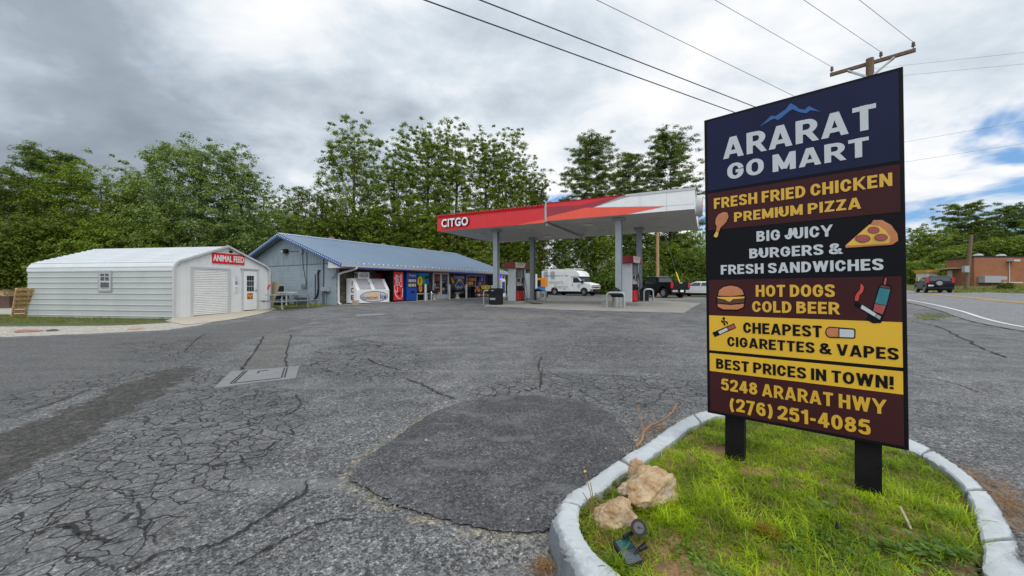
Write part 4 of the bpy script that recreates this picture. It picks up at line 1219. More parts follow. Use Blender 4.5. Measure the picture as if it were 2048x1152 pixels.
mb = MB(); mb.tube([hd+ax*.0322, hd+ax*.036], [.006,.005], 10); mb.tube([hd+ax*.034, hd+ax*.034+Vector((.02,-.005,0))], .0015, 5); wb(mb, 'lens_hub', black_plastic, t)
mb = MB(); mb.tube([hd-ax*.04+Vector((0,0,-.01)), fr.p(.01, .08, .02)], .010, 8); wb(mb, 'bracket', black_plastic, t, smooth=True)
mb = MB(); mb.tube([fr.p(.02,-.01,.012), fr.p(.05,.0,.02), fr.p(.052,.0,.021), fr.p(.095,.005,.03)], [.005,.006,.012,.016], 10); wb(mb, 'ground_stake', black_plastic, t, smooth=True)
mb = MB(); a = plane(1800,1020,.1); b = plane(1822,1058,.1); mb.tube([a+Vector((0,0,.02)), a.lerp(b,.5)+Vector((0,0,.014)), b], .006, 6)
tag(mb.build('stick', M('bleached stick', (.42,.36,.28), .8)), 'bleached stick lying in the grass near the right sign post', 'stick')
mb = MB(); mb.lathe([(.0,0),(.02,0),(.022,.012),(.008,.03),(0,.031)], plane(1676,1056,.10), 8); tag(mb.build('black_cap', black_plastic), 'small black cap lying in the grass left of the right post', 'stone')  # black plastic cap lying in the grass

# ------------------------------------------------------------------ the big sign
so = Vector(((1415-CX)/F*3.19, 3.19, .445))
hd_ = Vector((.882,-.77,0)).normalized(); roll = R(.62)
fx = hd_*math.cos(roll)+Vector((0,0,1))*math.sin(roll); fy = -hd_*math.sin(roll)+Vector((0,0,1))*math.cos(roll)
SF = Fr(so, fx, fy); SW, SH = 1.171, 2.443
def buv(px, py):
    dr = Vector(((px-CX)/F, 1, (CY-py)/F)); o = Vector((0,0,H))
    t = SF.n.dot(SF.o-o)/SF.n.dot(dr); p = o+dr*t-SF.o
    return p.dot(SF.x), p.dot(SF.y)
def Z1(a, b): return buv(1390+a*.34728, 120+b*.34728)
def Z2(a, b): return buv(1390+a*.35599, 500+b*.35599)
base = SF.p(SW/2, 0, -.05); base.z = .06
sign = thing('roadside_sign', 'tall printed advertising board on two black posts in the kerbed island', 'sign', base)
mb = MB(); SF.slab(mb, 0, 0, SW, SH, -.032, 0); wb(mb, 'board', sign_black, sign, bevel=.003)
def v_at(px, py): return buv(px, py)[1]
bands = [(sign_navy, v_at(1411,383), SH-.02), (sign_brown, v_at(1416,461), v_at(1415,388)), (sign_brown, v_at(1418,630), v_at(1417.5,560)), (sign_yellow, v_at(1418.5,700), v_at(1418,630.5)), (sign_yellow, v_at(1420,741.5), v_at(1420,706)), (sign_brown, .022, v_at(1419.5,742))]
for m_, v0, v1 in bands:
    mb = MB(); SF.rect(mb, .022, v0, SW-.022, v1, .002); wb(mb, 'panel_print', m_, sign, fix=False)
SIGN_TOP = {'CIGARETTES & VAPES': .646, 'BEST PRICES IN TOWN!': .460, '5248 ARARAT HWY': .303, '(276) 251-4085': .156, 'FRESH FRIED CHICKEN': 1.776}
for s_, bl, tr, k in SIGN_TEXT:
    u0, v0 = buv(*bl); u1, v1 = buv(*tr)
    for wi in range(len(s_.split())):
        mb = MB(); sign_word(mb, SF, s_, u0, v0, u1, SIGN_TOP.get(s_, v1), .0045, wi); wb(mb, 'lettering', {'w': sign_white, 'y': sign_gold, 'k': sign_black}[k], sign, fix=False)
def pic(name, layers):
    """a printed picture: flat shapes, each laid slightly over the last"""
    root = None
    for i, (m_, pts) in enumerate(layers):
        mb = MB(); SF.poly(mb, pts, .003, .0042+.0011*i); o = wb(mb, name if i == 0 else 'print_layer', m_, sign if i == 0 else root)
        if i == 0: root = o
        else: o.matrix_parent_inverse = Matrix.Identity(4)
def ell(f, cx, cy, rx, ry, n=22): return [f(cx+rx*math.cos(2*PI*k/n), cy+ry*math.sin(2*PI*k/n)) for k in range(n)]
def P1(*l): return [Z1(a, b) for a, b in l]
def P2(*l): return [Z2(a, b) for a, b in l]
def grow(pts, k):
    n = len(pts); ar = sum(pts[i][0]*pts[(i+1) % n][1]-pts[(i+1) % n][0]*pts[i][1] for i in range(n)); sg = 1 if ar > 0 else -1; out = []
    for i in range(n):
        a, b, c = Vector(pts[i-1]), Vector(pts[i]), Vector(pts[(i+1) % n]); t = ((b-a).normalized()+(c-b).normalized())
        t = t.normalized() if t.length > 1e-6 else (b-a).normalized()
        out.append((b.x+t.y*k*sg, b.y-t.x*k*sg))
    return out
pic('mountain_picture', [(sign_blue, P1((373,385),(440,321),(466,324),(500,300),(522,286),(550,250),(582,266),(600,283),(632,288),(655,266),(724,300),(690,293),(662,291),(642,308),(600,301),(562,284),(546,293),(500,331),(477,347),(458,338),(438,346)))])
dm = P1((120,915),(135,890),(165,875),(188,880),(194,905),(180,935),(160,955),(146,968),(137,992),(122,985),(126,962),(118,940))
pic('drumstick_picture', [(sign_black, grow(P1((120,915),(135,890),(165,875),(188,880),(194,905),(180,935),(160,955),(146,968),(132,1018),(118,1027),(106,1015),(122,985),(126,962),(118,940)), .006)), (pr_bun, dm), (pr_orange, P1((172,885),(188,884),(192,905),(178,932),(158,953),(150,958),(170,930),(180,905))), (pr_cheese, P1((136,994),(132,1016),(122,1024),(117,1021),(108,1014),(116,1000),(122,987)))])
cr_ = P1((1013,945),(1028,922),(1078,922),(1130,952),(1165,1000),(1170,1040),(1135,1064),(868,1082),(866,1068),(1000,950))
pic('pizza_picture', [(sign_black, grow(cr_, .005)), (pr_bun, cr_), (pr_orange, P1((1165,1000),(1170,1040),(1135,1064),(868,1082),(866,1073),(1120,1058),(1135,1030),(1140,985))), (pr_cheese, P1((868,1070),(1003,950),(1060,958),(1100,985),(1124,1025),(1118,1056),(1000,1064)))] + [(pr_pepp if k else pr_meat, ell(Z1, cx, cy, rx*(1 if k else 1.12), ry*(1 if k else 1.14))) for (cx, cy, rx, ry) in ((1028,981,31,18),(966,1029,39,20),(1071,1022,34,18)) for k in (0, 1)])
bun = P2((128,258),(134,226),(160,206),(200,197),(240,203),(268,222),(277,252),(282,262),(279,300),(272,324),(240,338),(160,337),(131,322),(125,298),(124,265))
pic('burger_picture', [(sign_black, grow(bun, .005)), (pr_bun, P2((131,256),(136,227),(161,208),(200,200),(239,206),(266,224),(274,252),(200,259))), (pr_orange, P2((131,256),(133,240),(200,250),(272,238),(274,252),(200,259))), (pr_cheese, P2((124,264),(280,262),(276,271),(215,276),(195,291),(165,277),(130,271))), (pr_meat, P2((128,274),(165,280),(195,294),(216,279),(278,274),(277,296),(200,302),(128,297))), (pr_bun, P2((127,302),(200,309),(277,302),(270,322),(240,334),(160,333),(133,320))), (pr_orange, P2((129,312),(200,322),(275,311),(270,322),(240,334),(160,333),(133,320)))])
pic('bottle_picture', [(sign_black, P2((1060,150),(1083,156),(1078,190),(1102,200),(1104,225),(1080,315),(1060,372),(1045,410),(1000,412),(960,390),(992,330),(1003,305),(1030,212),(1040,192),(1054,190))), (pr_pepp, P2((1067,155),(1078,160),(1071,195),(1059,193))), (pr_teal, P2((1037,212),(1097,222),(1074,310),(1010,299))), (pr_pepp, P2((1009,303),(1072,313),(1053,362),(1000,342))), (pr_meat, P2((1047,197),(1094,206),(1096,219),(1038,209)))])
pic('cigarette_picture', [(sign_black, P2((903,288),(1052,368),(1040,398),(893,312))), (sign_white, P2((938,308),(1018,357),(1009,374),(930,327))), (grey_print, P2((1020,360),(1046,372),(1038,392),(1012,376)))])
pic('smoke_picture', [(sign_black, grow(P2((930,183),(950,205),(945,235),(925,255),(920,285),(898,287),(897,262),(910,240),(926,222)), .003)), (pr_red, P2((931,186),(949,206),(944,234),(924,254),(918,285),(899,286),(898,263),(911,241),(927,222)))])
pic('cigarette_picture', [(sign_black, P2((98,464),(220,411),(231,438),(112,489))), (sign_white, P2((131,458),(178,436),(187,450),(140,473))), (pr_pepp, P2((183,433),(218,417),(226,436),(191,450)))])
pic('smoke_picture', [(sign_black, P2((152,383),(164,376),(170,382),(166,396),(184,404),(186,416),(180,422),(178,410),(162,402),(158,388))), (sign_black, P2((150,392),(158,400),(170,412),(172,424),(164,424),(160,412),(148,402)))])
cap_ = ell(Z2, 770, 462, 38, 32, 20)
pic('capsule_picture', [(sign_black, P2((755,430),(895,441),(902,448),(901,492),(893,498),(755,493),(738,482),(731,462),(738,440))), (pr_bun, P2((757,436),(806,440),(806,487),(757,487),(743,478),(737,462),(743,444))), (pr_orange, P2((745,470),(806,468),(806,487),(757,487))), (sign_white, P2((812,443),(890,448),(894,452),(894,488),(888,491),(812,488)))])
for (px, u) in ((1471,.14),(1736,.14)):
    dr = Vector(((px-CX)/F, 1, 0)); nn_ = SF.n.copy(); nn_.z = 0; nn_.normalize()
    o_ = SF.o-nn_*.085; tt = nn_.dot(o_-Vector((0,0,0)))/nn_.dot(dr); p = dr*tt
    mb = MB(); mb.bar((p.x, p.y, -.05), (p.x, p.y, 2.3), .135, .09, up=nn_); wb(mb, 'post', post_black, sign, bevel=.004)
    for zz_ in (.72, 1.5, 2.1):
        mb = MB(); mb.bar((p.x+nn_.x*.046, p.y+nn_.y*.046, zz_), (p.x+nn_.x*.0525, p.y+nn_.y*.0525, zz_), .02, .02); wb(mb, 'spacer', black_plastic, sign)

# ------------------------------------------------------------------ white metal shed
SZ = .10
shed = thing('metal_shed', 'white ribbed metal shed with roller door and rounded eaves', 'shed', (-13.85,15.6,SZ), math.atan2(.987,.161))
SWd, SL_ = 4.965, 7.55
arc = []
EZ, RZ = 2.06, 3.27
for k in range(7):
    a = PI-k/6*(PI/2-math.atan2(.62, 2.1)); arc.append((.42+.42*math.cos(a), EZ+.42*math.sin(a)))
arcL = [(0,0)]+arc; apex = (SWd/2, RZ)
full = arcL+[apex]+[(SWd-x, z) for x, z in arcL[::-1]]
def ribline(pts, sp, h=.026, wd=.050):
    """walk a profile and raise a small rib every sp metres"""
    seg = []; acc = 0
    P_ = [Vector((a, 0, b)) for a, b in pts]
    L = [0]
    for i in range(1, len(P_)): L.append(L[-1]+(P_[i]-P_[i-1]).length)
    def ev(s):
        for i in range(1, len(P_)):
            if s <= L[i]+1e-6:
                t = (s-L[i-1])/(L[i]-L[i-1]); d_ = (P_[i]-P_[i-1]).normalized(); return P_[i-1].lerp(P_[i], t), Vector((-d_.z, 0, d_.x))
        return P_[-1], Vector((0,0,1))
    st = sorted(set([0]+L[1:]+[s+o for s in np.arange(sp*.5, L[-1]-wd, sp) for o in (0, .012, wd-.012, wd)]))
    ribs = [(s+.011, s+wd-.011) for s in np.arange(sp*.5, L[-1]-wd, sp)]
    out = []
    for s in st:
        p, n_ = ev(s); up = any(a <= s <= b for a, b in ribs)
        out.append(p+n_*(h if up else 0))
    return out
def sheetalong(pts, y0, y1, m, name, parent):
    mb = MB(); mb.strip([Vector((p.x, y0, p.z)) for p in pts], [Vector((p.x, y1, p.z)) for p in pts]); return mb.build(name, m, parent, fix=False)
sheetalong(ribline([(0,0),(0,EZ)], .235), 0, SL_, siding_metal, 'wall', shed)
sheetalong(ribline(arc+[apex], .235), -.10, SL_+.06, shed_roof, 'roof', shed)
sheetalong(ribline([apex]+[(SWd-x, z) for x, z in arc[::-1]], .235), -.10, SL_+.06, shed_roof, 'roof', shed)
sheetalong(ribline([(SWd,EZ),(SWd,0)], .235), 0, SL_, siding_metal, 'wall', shed)
for y, nm in ((.0, 'gable_wall'), (SL_-.02, 'gable_wall')):
    mb = MB(); mb.prism([(x, y, z-.01 if z > 0 else 0) for x, z in full], (0,.02,0)); 
    if y == 0:
        for x in np.arange(.28, SWd-.1, .285):
            zt = np.interp(x, [p[0] for p in full[1:-1]], [p[1] for p in full[1:-1]])-.05
            mb.box(x-.011, x+.011, -.012, .0, 0, zt)
    mb.build(nm, white_metal, shed)
mb = MB()   # grey edge trim following the arch
outer = [(x, z) for x, z in full]
cxm, czm = SWd/2, 1.2
for i in range(len(full)-1):
    a, b = Vector((full[i][0], 0, full[i][1])), Vector((full[i+1][0], 0, full[i+1][1]))
    mb.bar(a+Vector((0,-.07,0)), b+Vector((0,-.07,0)), .085, .075, up=(0,1,0))
mb.build('edge_trim', trim_metal, shed)
mb = MB(); mb.box(.83, 2.51, -.012, -.002, .08, 2.15)
for k in range(26): 
    z = .12+k*.078; mb.tube([(.84,-.018,z+.04), (2.50,-.018,z+.04)], .030, 6)
rd = mb.build('roller_door', roof_white, shed)
mb = MB(); mb.box(.84, 2.5, -.045, -.012, .06, .13); mb.build('door_foot', M('worn door foot', (.30,.29,.24), .8), rd)
mb = MB(); mb.box(.74,.83,-.06,0,0,2.24); mb.box(2.51,2.63,-.06,0,0,2.24); mb.box(.83,2.51,-.06,-.002,2.15,2.24); mb.build('door_frame', trim_metal, shed)
dr = MB(); dr.box(3.36,4.16,-.03,-.002,.20,2.13); door = dr.build('door', white_paint, shed)
mb = MB(); mb.box(3.26,3.355,-.05,-.001,.1,2.22); mb.box(4.165,4.25,-.05,-.001,.1,2.22); mb.box(3.20,4.31,-.06,-.001,2.222,2.29); mb.build('door_frame', trim_metal, shed)
mb = MB(); 
for i in range(3):
    for j in range(3): mb.box(3.56+i*.145, 3.69+i*.145, -.036,-.031, 1.13+j*.27, 1.375+j*.27)
mb.build('window_pane', dark_glass, door)
mb = MB(); mb.tube([(4.10,-.03,1.18),(4.10,-.09,1.18)], .02, 8); mb.tube([(4.10,-.08,1.18),(4.02,-.085,1.18)], .014, 8); mb.build('handle', black_plastic, door)
mb = MB(); mb.box(3.36,4.16,-.031,-.0305,.16,.199); mb.build('threshold', black_plastic, door)
mb = MB(); mb.box(3.58,3.92,-.036,-.0305,.74,1.04); pst = mb.build('poster', M('brown poster', (.26,.12,.03), .6, 0, .6, 9), door)
mb = MB()
for a, b, w_, h_ in ((3.62,.86,.10,.10),(3.75,.80,.07,.14),(3.82,.90,.07,.08)): mb.box(a, a+w_, -.039, -.0365, b, b+h_)
mb.build('poster_print', orange_vinyl, pst)
mb = MB(); mb.box(2.85,3.09,-.022,-.013,1.08,1.86); sg = tag(mb.build('parking_sign', white_paint, None), 'white and blue accessible parking sign between roller door and entry door', 'sign'); 
sg.location = shed.location; sg.rotation_euler = shed.rotation_euler
mb = MB(); mb.box(2.91,3.03,-.026,-.023,1.46,1.64); mb.box(2.86,3.08,-.025,-.0225,1.835,1.85); mb.build('symbol_panel', blue_print, sg)
mb = MB(); F0 = Fr((2.91,-.027,1.46), (1,0,0))
mb.lathe([(.012,0),(.012,.001)], (2.965,-.028,1.615), 8, 'y'); mb.bar((2.965,-.028,1.60),(2.965,-.028,1.54),.014,.002); mb.bar((2.965,-.028,1.545),(3.0,-.028,1.545),.012,.002); mb.bar((3.0,-.028,1.545),(3.005,-.028,1.495),.012,.002)
for k in range(9): mb.bar((2.955+.032*math.cos(2+k*.42),-.028,1.515+.032*math.sin(2+k*.42)),(2.955+.032*math.cos(2.42+k*.42),-.028,1.515+.032*math.sin(2.42+k*.42)),.010,.002)
mb.build('wheelchair_symbol', white_paint, sg)
mb = MB(); fr = Fr((2.85,-.0225,1.08), (1,0,0)); mb.text('RESERVED', fr, .03,.66,.21,.71,.001); mb.text('PARKING', fr, .04,.59,.20,.64,.001)
for k in range(4): fr.rect(mb, .03, .06+k*.06, .21, .085+k*.06, .001)
mb.build('lettering', grey_print, sg, fix=False)
mb = MB(); mb.box(1.71,3.42,-.035,-.014,2.44,2.92)
af = tag(mb.build('shop_sign', red_paint), 'red sign reading animal feed on the shed gable', 'sign'); af.location = shed.location; af.rotation_euler = shed.rotation_euler
mb = MB(); mb.text('ANIMAL FEED', Fr((1.71,-.035,2.44), (1,0,0)), .05,.10,1.66,.39,.004, 0, 0, None, True); mb.build('lettering', sign_white if False else white_paint, af, fix=False)
mb = MB(); mb.tube(catmull([(2.75,-.02,3.12),(2.62,-.16,3.14),(2.42,-.30,3.06)], 4), .016, 6); mb.tube([(2.42,-.30,3.06),(2.36,-.33,2.99)], [.04,.085], 10); mb.build('gooseneck_lamp', black_plastic, shed)
# side window with two sashes
mb = MB(); W0, W1, Wa, Wb = 3.06, 3.60, 1.24, 1.96
for a, b, c_, d_ in ((W0-.07,W1+.07,Wb,Wb+.08),(W0-.07,W1+.07,Wa-.08,Wa),(W0-.07,W0,Wa,Wb),(W1,W1+.07,Wa,Wb)): mb.box(-.05,.0,a,b,c_,d_)
wf = mb.build('window', grey_paint, shed)
mb = MB(); mb.box(-.025,-.012,W0,W1,Wa,Wb); mb.build('pane', dark_glass, wf)
mb = MB(); mb.box(-.045,-.026,W0,W1,1.56,1.62)
for y0 in (W0, W1-.045): mb.box(-.044,-.026,y0,y0+.045,Wa,Wb)
mb.box(-.043,-.026,W0+.045,W1-.045,Wa,Wa+.04); mb.box(-.043,-.026,W0+.045,W1-.045,Wb-.04,Wb); mb.box(-.041,-.026,(W0+W1)/2-.012,(W0+W1)/2+.012,1.62,Wb-.04); mb.box(-.0405,-.026,W0+.045,W1-.045,1.79,1.81)
mb.build('sash', trim_metal, wf)
# concrete block pier at the right corner
t = thing('block_pier', 'grey concrete block pier behind the right corner of the white shed', 'pier', (-13.85+.161*5.03, 15.6+.987*5.03, .15), math.atan2(.987,.161))
mb = MB(); mb.box(0,.22,.03,.60,0,2.15); mb.build('blocks', block_grey, t)
# grass by the shed and behind the picnic table
def strip_grass(name, poly, n, ln, lab, seed, m=None, wd=.012, per=7):
    poly = [Vector((p[0], p[1], 0)) for p in poly]
    xs = [p.x for p in poly]; ys = [p.y for p in poly]; rg = np.random.default_rng(seed)
    p = rg.uniform((min(xs), min(ys)), (max(xs), max(ys)), (n, 2)); p = p[sdpoly(poly, p) < 0]
    p = p[vnoise(p[:,0]*1.3, p[:,1]*1.3, seed) > .36]
    return tag(blades(name, p, GZA(p), np.full(len(p), ln), wd, m or grass_dry, .05, .8, seed, per=per, segs=2), lab, 'grass', None, 'stuff')
strip_grass('grass', W([(-300,640),(-300,650),(0,648),(250,645),(345,641)])+[Vector((-13.9,15.5,0)), Vector((-21.4,16.7,0)), Vector((-24,18,0))], 2600, .11, 'rough grass along the foot of the white shed', 71)
strip_grass('grass', [Vector((-13.0,20.9,0)),Vector((-11.2,20.4,0)),Vector((-10.4,21.8,0)),Vector((-14.2,24.5,0))], 900, .16, 'green grass patch behind the picnic table by the blue wall', 72, grass_m)
# pallet leaning on the far end of the shed
def pallet(label, c, rz, tilt, w_, h_):
    t = thing('wooden_pallet', label, 'pallet', c, rz); up = Vector((math.sin(tilt), 0, math.cos(tilt))); nn = Vector((math.cos(tilt), 0, -math.sin(tilt)))
    for k in range(3):
        mb = MB(); y = -w_/2+k*w_/2; mb.bar(Vector((0,y,0)), Vector((0,y,0))+up*h_, .045, .10, up=nn); mb.build('stringer', wood, t)
    for k in range(7):
        mb = MB(); z = .05+k*(h_-.1)/6
        for s_ in (-1, 1): mb.bar(Vector((0,-w_/2-.02,0))+up*z+nn*.062*s_, Vector((0,w_/2+.02,0))+up*z+nn*.062*s_, .022, .10, up=nn.cross(Vector((0,1,0))) if False else up)
        mb.build('board', wood, t)
pc = G(38, 634); pallet('pale timber pallet leaning on the left end of the white shed', (pc.x-.10, pc.y+.3, pc.z), R(-25), .42, .75, 1.35)
t = thing('retaining_wall', 'low reddish brown wall at the left edge beyond the pallet', 'wall', at(0,612,24)); t.location.z = .15
mb = MB(); mb.box(-5,.85,-.2,.2,0,.72); mb.build('wall_body', M('brown wall', (.10,.055,.045), .9, 0, .3, 2), t)
t = thing('sand_heap', 'tan sand heap behind the low brown wall', 'heap', at(8,600,25.5)); t.location.z = .2
mb = MB(); mb.lathe([(1.0,.0),(.85,.7),(.55,1.0),(.2,1.12),(.02,1.14)], (0,0,0), 14); mb.build('sand', M('tan sand', (.42,.29,.16), .95, 0, .15, 6), t, smooth=True)

# ------------------------------------------------------------------ store
STX, STY, STZ, SRZ = -10.12, 22.0, .45, math.atan2(.857,.516)
sx_, sy_ = Vector((.516,.857,0)), Vector((-.857,.516,0))
def ST(x, y, z=None):
    p = Vector((STX,STY,0))+sx_*x+sy_*y; p.z = GZ(p.x, p.y)+.010 if z is None else z; return p
store = thing('store_building', 'long blue metal roofed store with stone front and blue gable wall', 'building', (STX,STY,STZ), SRZ)
D_, L_S = 10.4, 16.7
EZS, RZS = 2.28, 4.38
def rz_at(y): return EZS+(RZS-EZS)*(1-abs(y-5.2)/6.4)
mb = MB(); mb.prism([(0,0,-.4),(0,D_,-.4),(0,D_,2.36),(0,0,2.36)], (.2,0,0)); mb.build('block_wall', block_blue, store)
mb = MB(); mb.prism([(0.0,0,2.36),(0.0,D_,2.36),(0.0,D_,rz_at(D_)-.14),(0.0,5.2,RZS-.14),(0.0,0,rz_at(0)-.14)], (.2,0,0))
for y in np.arange(.3, D_, .30): mb.box(-.006,0,y-.006,y+.006,2.37,rz_at(y)-.16)
mb.build('gable_boards', board_blue, store)
mb = MB(); mb.box(-.02,0,0,D_,2.345,2.375); mb.build('ledger_strip', M('dark blue strip', (.06,.09,.13), .7), store)
mb = MB(); mb.box(.2,2.75,0,.22,-.4,2.3); mb.box(5.3,L_S,0,.22,-.4,2.3); mb.box(2.75,5.3,0,.22,2.05,2.3); mb.build('stone_wall', stone, store)
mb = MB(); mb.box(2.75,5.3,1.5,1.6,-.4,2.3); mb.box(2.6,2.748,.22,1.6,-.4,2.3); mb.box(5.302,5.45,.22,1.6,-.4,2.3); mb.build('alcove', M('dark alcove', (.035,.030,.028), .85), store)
mb = MB(); mb.box(.2,L_S,D_-.2,D_,-.4,2.3); mb.box(L_S-.2,L_S,.22,D_-.2,-.4,2.5); mb.prism([(L_S-.2,.0,2.5),(L_S-.2,D_,2.5),(L_S-.2,D_,rz_at(D_)-.16),(L_S-.2,5.2,RZS-.16),(L_S-.2,0,rz_at(0)-.16)], (.2,0,0)); mb.build('rear_wall', block_blue, store)
X0, X1 = -.5, 17.2
def slope(name, ye):
    mb = MB(); a = Vector((0,ye,EZS)); b = Vector((0,5.2,RZS)); n_ = Vector((0,-(b-a).z*(1 if ye < 5 else -1)*-1,0))
    mb.prism([(X0,ye,EZS-.07),(X0,5.2,RZS-.07),(X0,5.2,RZS),(X0,ye,EZS)], (X1-X0,0,0))
    for x in np.arange(X0+.02, X1, .229):
        mb.bar((x,ye-.01,EZS+.02),(x,5.2,RZS+.02), .045, .05)
    return mb.build(name, blue_roof, store)
slope('roof', -1.2); slope('roof', 11.6)
mb = MB(); mb.prism([(X0-.01,4.9,RZS-.05),(X0-.01,5.2,RZS+.06),(X0-.01,5.5,RZS-.05)], (X1-X0+.02,0,0)); mb.build('ridge_cap', blue_roof, store)
for xx in (X0-.035, X1+.005):
    mb = MB()
    for ye in (-1.22, 11.62): mb.bar((xx+.015,ye,EZS-.10),(xx+.015,5.2,RZS-.10), .03, .20)
    mb.build('gable_fascia', blue_trim, store)
mb = MB(); mb.prism([(X0+.01,-1.15,2.06),(X0+.01,-.0,2.06),(X0+.01,-.0,rz_at(0)-.09),(X0+.01,-1.15,EZS-.08)], (.55,0,0)); mb.build('eave_return', offwhite, store)
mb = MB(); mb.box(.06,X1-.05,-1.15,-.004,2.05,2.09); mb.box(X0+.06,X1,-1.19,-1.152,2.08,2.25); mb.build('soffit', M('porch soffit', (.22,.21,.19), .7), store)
mb = MB(); mb.prism([(X0,-1.34,2.22),(X0,-1.205,2.22),(X0,-1.205,2.12),(X0,-1.31,2.12)], (X1-X0,0,0)); mb.build('gutter', offwhite, store)
mb = MB(); mb.tube(catmull([(.42,-1.25,2.14),(.38,-1.2,2.02),(.16,-.30,1.80),(.12,-.10,1.70),(.11,-.09,1.4),(.11,-.09,.2),(.11,-.14,.06),(.11,-.30,.0)], 5), .062, 8); mb.build('downspout', offwhite, store, smooth=True)
for x in (3.66,8.4,13.2,15.7):
    mb = MB(); mb.lathe([(.10,-.4),(.10,.06),(.24,.10),(.26,.24),(.16,.36),(.02,.40)], (x,5.9,RZS-.1), 12); mb.build('roof_vent', M('rusty vent', (.16,.10,.075), .7, .2, .3, 8) if x < 4 else bpy.data.materials['rusty vent'], store, smooth=True)
# gable wall fittings, placed along the wall
def gy(px):
    r = (px-CX)/F; return -(-STX+STY*r)/(.857+.516*r)
def gz_(px, py):
    return H+(CY-py)*(STY+.516*gy(px))/F-STZ
def gp(px, py, off=.03): return Vector((-off, gy(px), gz_(px, py)))
mb = MB(); c = gp(574,503,.16); mb.box(-.26,-.04,c.y-.22,c.y+.22,c.z-.13,c.z+.13); fl = mb.build('floodlight', black_plastic, store)
mb = MB(); mb.box(-.275,-.262,c.y+.02,c.y+.20,c.z-.10,c.z+.08); mb.build('lens', headlamp, fl)
mb = MB(); c = gp(605,503); mb.box(-.14,0,c.y-.13,c.y+.13,c.z-.13,c.z+.13); mb.build('junction_box', grey_paint, store)
mb = MB(); mb.tube(catmull([gp(606,506),gp(607,530),gp(612,560),gp(613,571)], 6), .018, 5); mb.tube([gp(614.5,504),gp(614.5,570)], .018, 5); mb.tube([gp(578,503),gp(603,503)], .012, 5); mb.build('cable', wire_mat, store)
mb = MB(); c = gp(612,572); mb.box(-.13,0,c.y-.14,c.y+.14,c.z-.10,c.z+.10); mb.tube([gp(606,568,.08),gp(606,578,.08)], .03, 6); mb.tube([gp(606,574,.08),gp(612,571,.08)], .02, 6); mb.build('tap_box', M('blue tap box', (.14,.18,.22), .6), store)
mb = MB(); mb.tube([gp(648,512),gp(648,575)], .035, 6); mb.tube([gp(631.5,549),gp(631.5,602)], .035, 6); mb.build('conduit', M('dark blue conduit', (.045,.06,.085), .55), store)
mb = MB(); mb.tube(catmull([gp(641.5,541,.05),gp(639,545,.09),gp(640.5,575,.12),gp(638,592,.12),gp(632,598,.1)], 6), .05, 7); mb.build('drain_hose', black_plastic, store, smooth=True)
mb = MB(); c = gp(651.5,578); mb.box(-.24,0,c.y-.32,c.y+.16,c.z-.12,c.z+.12); mb.box(-.18,0,c.y-.50,c.y-.34,c.z-.14,c.z+.11); mb.tube([gp(655,583,.12),gp(655,611,.12)], .018, 5); mb.build('electrical_box', grey_paint, store)
mb = MB(); mb.box(-.05,0,gy(653),gy(645.5),-.3,.72); mb.build('crawl_hatch', M('slate hatch', (.11,.15,.19), .7), store)
mb = MB(); c = gp(659,533); mb.lathe([(.06,0),(.12,.02),(.12,.12),(.05,.16)], (-.10,c.y,c.z-.08), 10); mb.box(-.12,0,c.y-.55,c.y-.25,c.z-.62,c.z-.40); mb.tube([(-.05,c.y-.42,c.z-.4),(-.05,c.y-.42,c.z+.1)], .02, 5); mb.build('meter', steel, store)
# string lights
def lights(name, label, pts, m, n, r=.02, wire=True):
    t = thing(name, label, 'lights', pts[0])
    P_ = [Vector(p) for p in pts]; L = [0]
    for i in range(1, len(P_)): L.append(L[-1]+(P_[i]-P_[i-1]).length)
    mb = MB()
    for k in range(n):
        s = (k+.5)/n*L[-1]
        for i in range(1, len(P_)):
            if s <= L[i]:
                p = P_[i-1].lerp(P_[i], (s-L[i-1])/(L[i]-L[i-1])); break
        mb.lathe([(r*.5,-r),(r,-r*.2),(r*.8,r*.6),(r*.2,r)], p, 6)
    o = wb(mb, 'bulbs', m, t); o['kind'] = 'stuff'
    mb = MB(); mb.tube(P_, .006, 4); wb(mb, 'wire', wire_mat, t)
    return t
def SW3(x, y, z): p = ST(x, y, 0); p.z = STZ+z; return p
lights('string_lights', 'white bulbs strung along the blue front gable edge of the store roof', [SW3(X0-.06,11.5,EZS-.06), SW3(X0-.06,5.2,RZS-.06), SW3(X0-.06,-1.2,EZS-.06)], bulb_white, 70, .022)
lights('string_lights', 'white bulbs in a row along the lower roof edge of the store', [SW3(.5,-1.1,EZS+.07), SW3(17,-1.1,EZS+.07)], bulb_white, 46, .03)
lights('led_strip', 'blue led strip under the gutter above the ice chest', [SW3(-.3,-1.22,2.08), SW3(4.6,-1.22,2.08)], bulb_blue, 60, .016)
lights('led_strip', 'red led strip under the gutter above the vending machines', [SW3(4.9,-1.22,2.08), SW3(8.3,-1.22,2.08)], bulb_red, 44, .014)
lights('led_strip', 'blue led strip under the gutter above the double door', [SW3(8.7,-1.22,2.08), SW3(12.2,-1.22,2.08)], bulb_blue, 44, .015)
lights('led_strip', 'blue led strip above the produce window', [SW3(12.1,-.05,2.0), SW3(15.0,-.05,2.0)], bulb_blue, 40, .014)
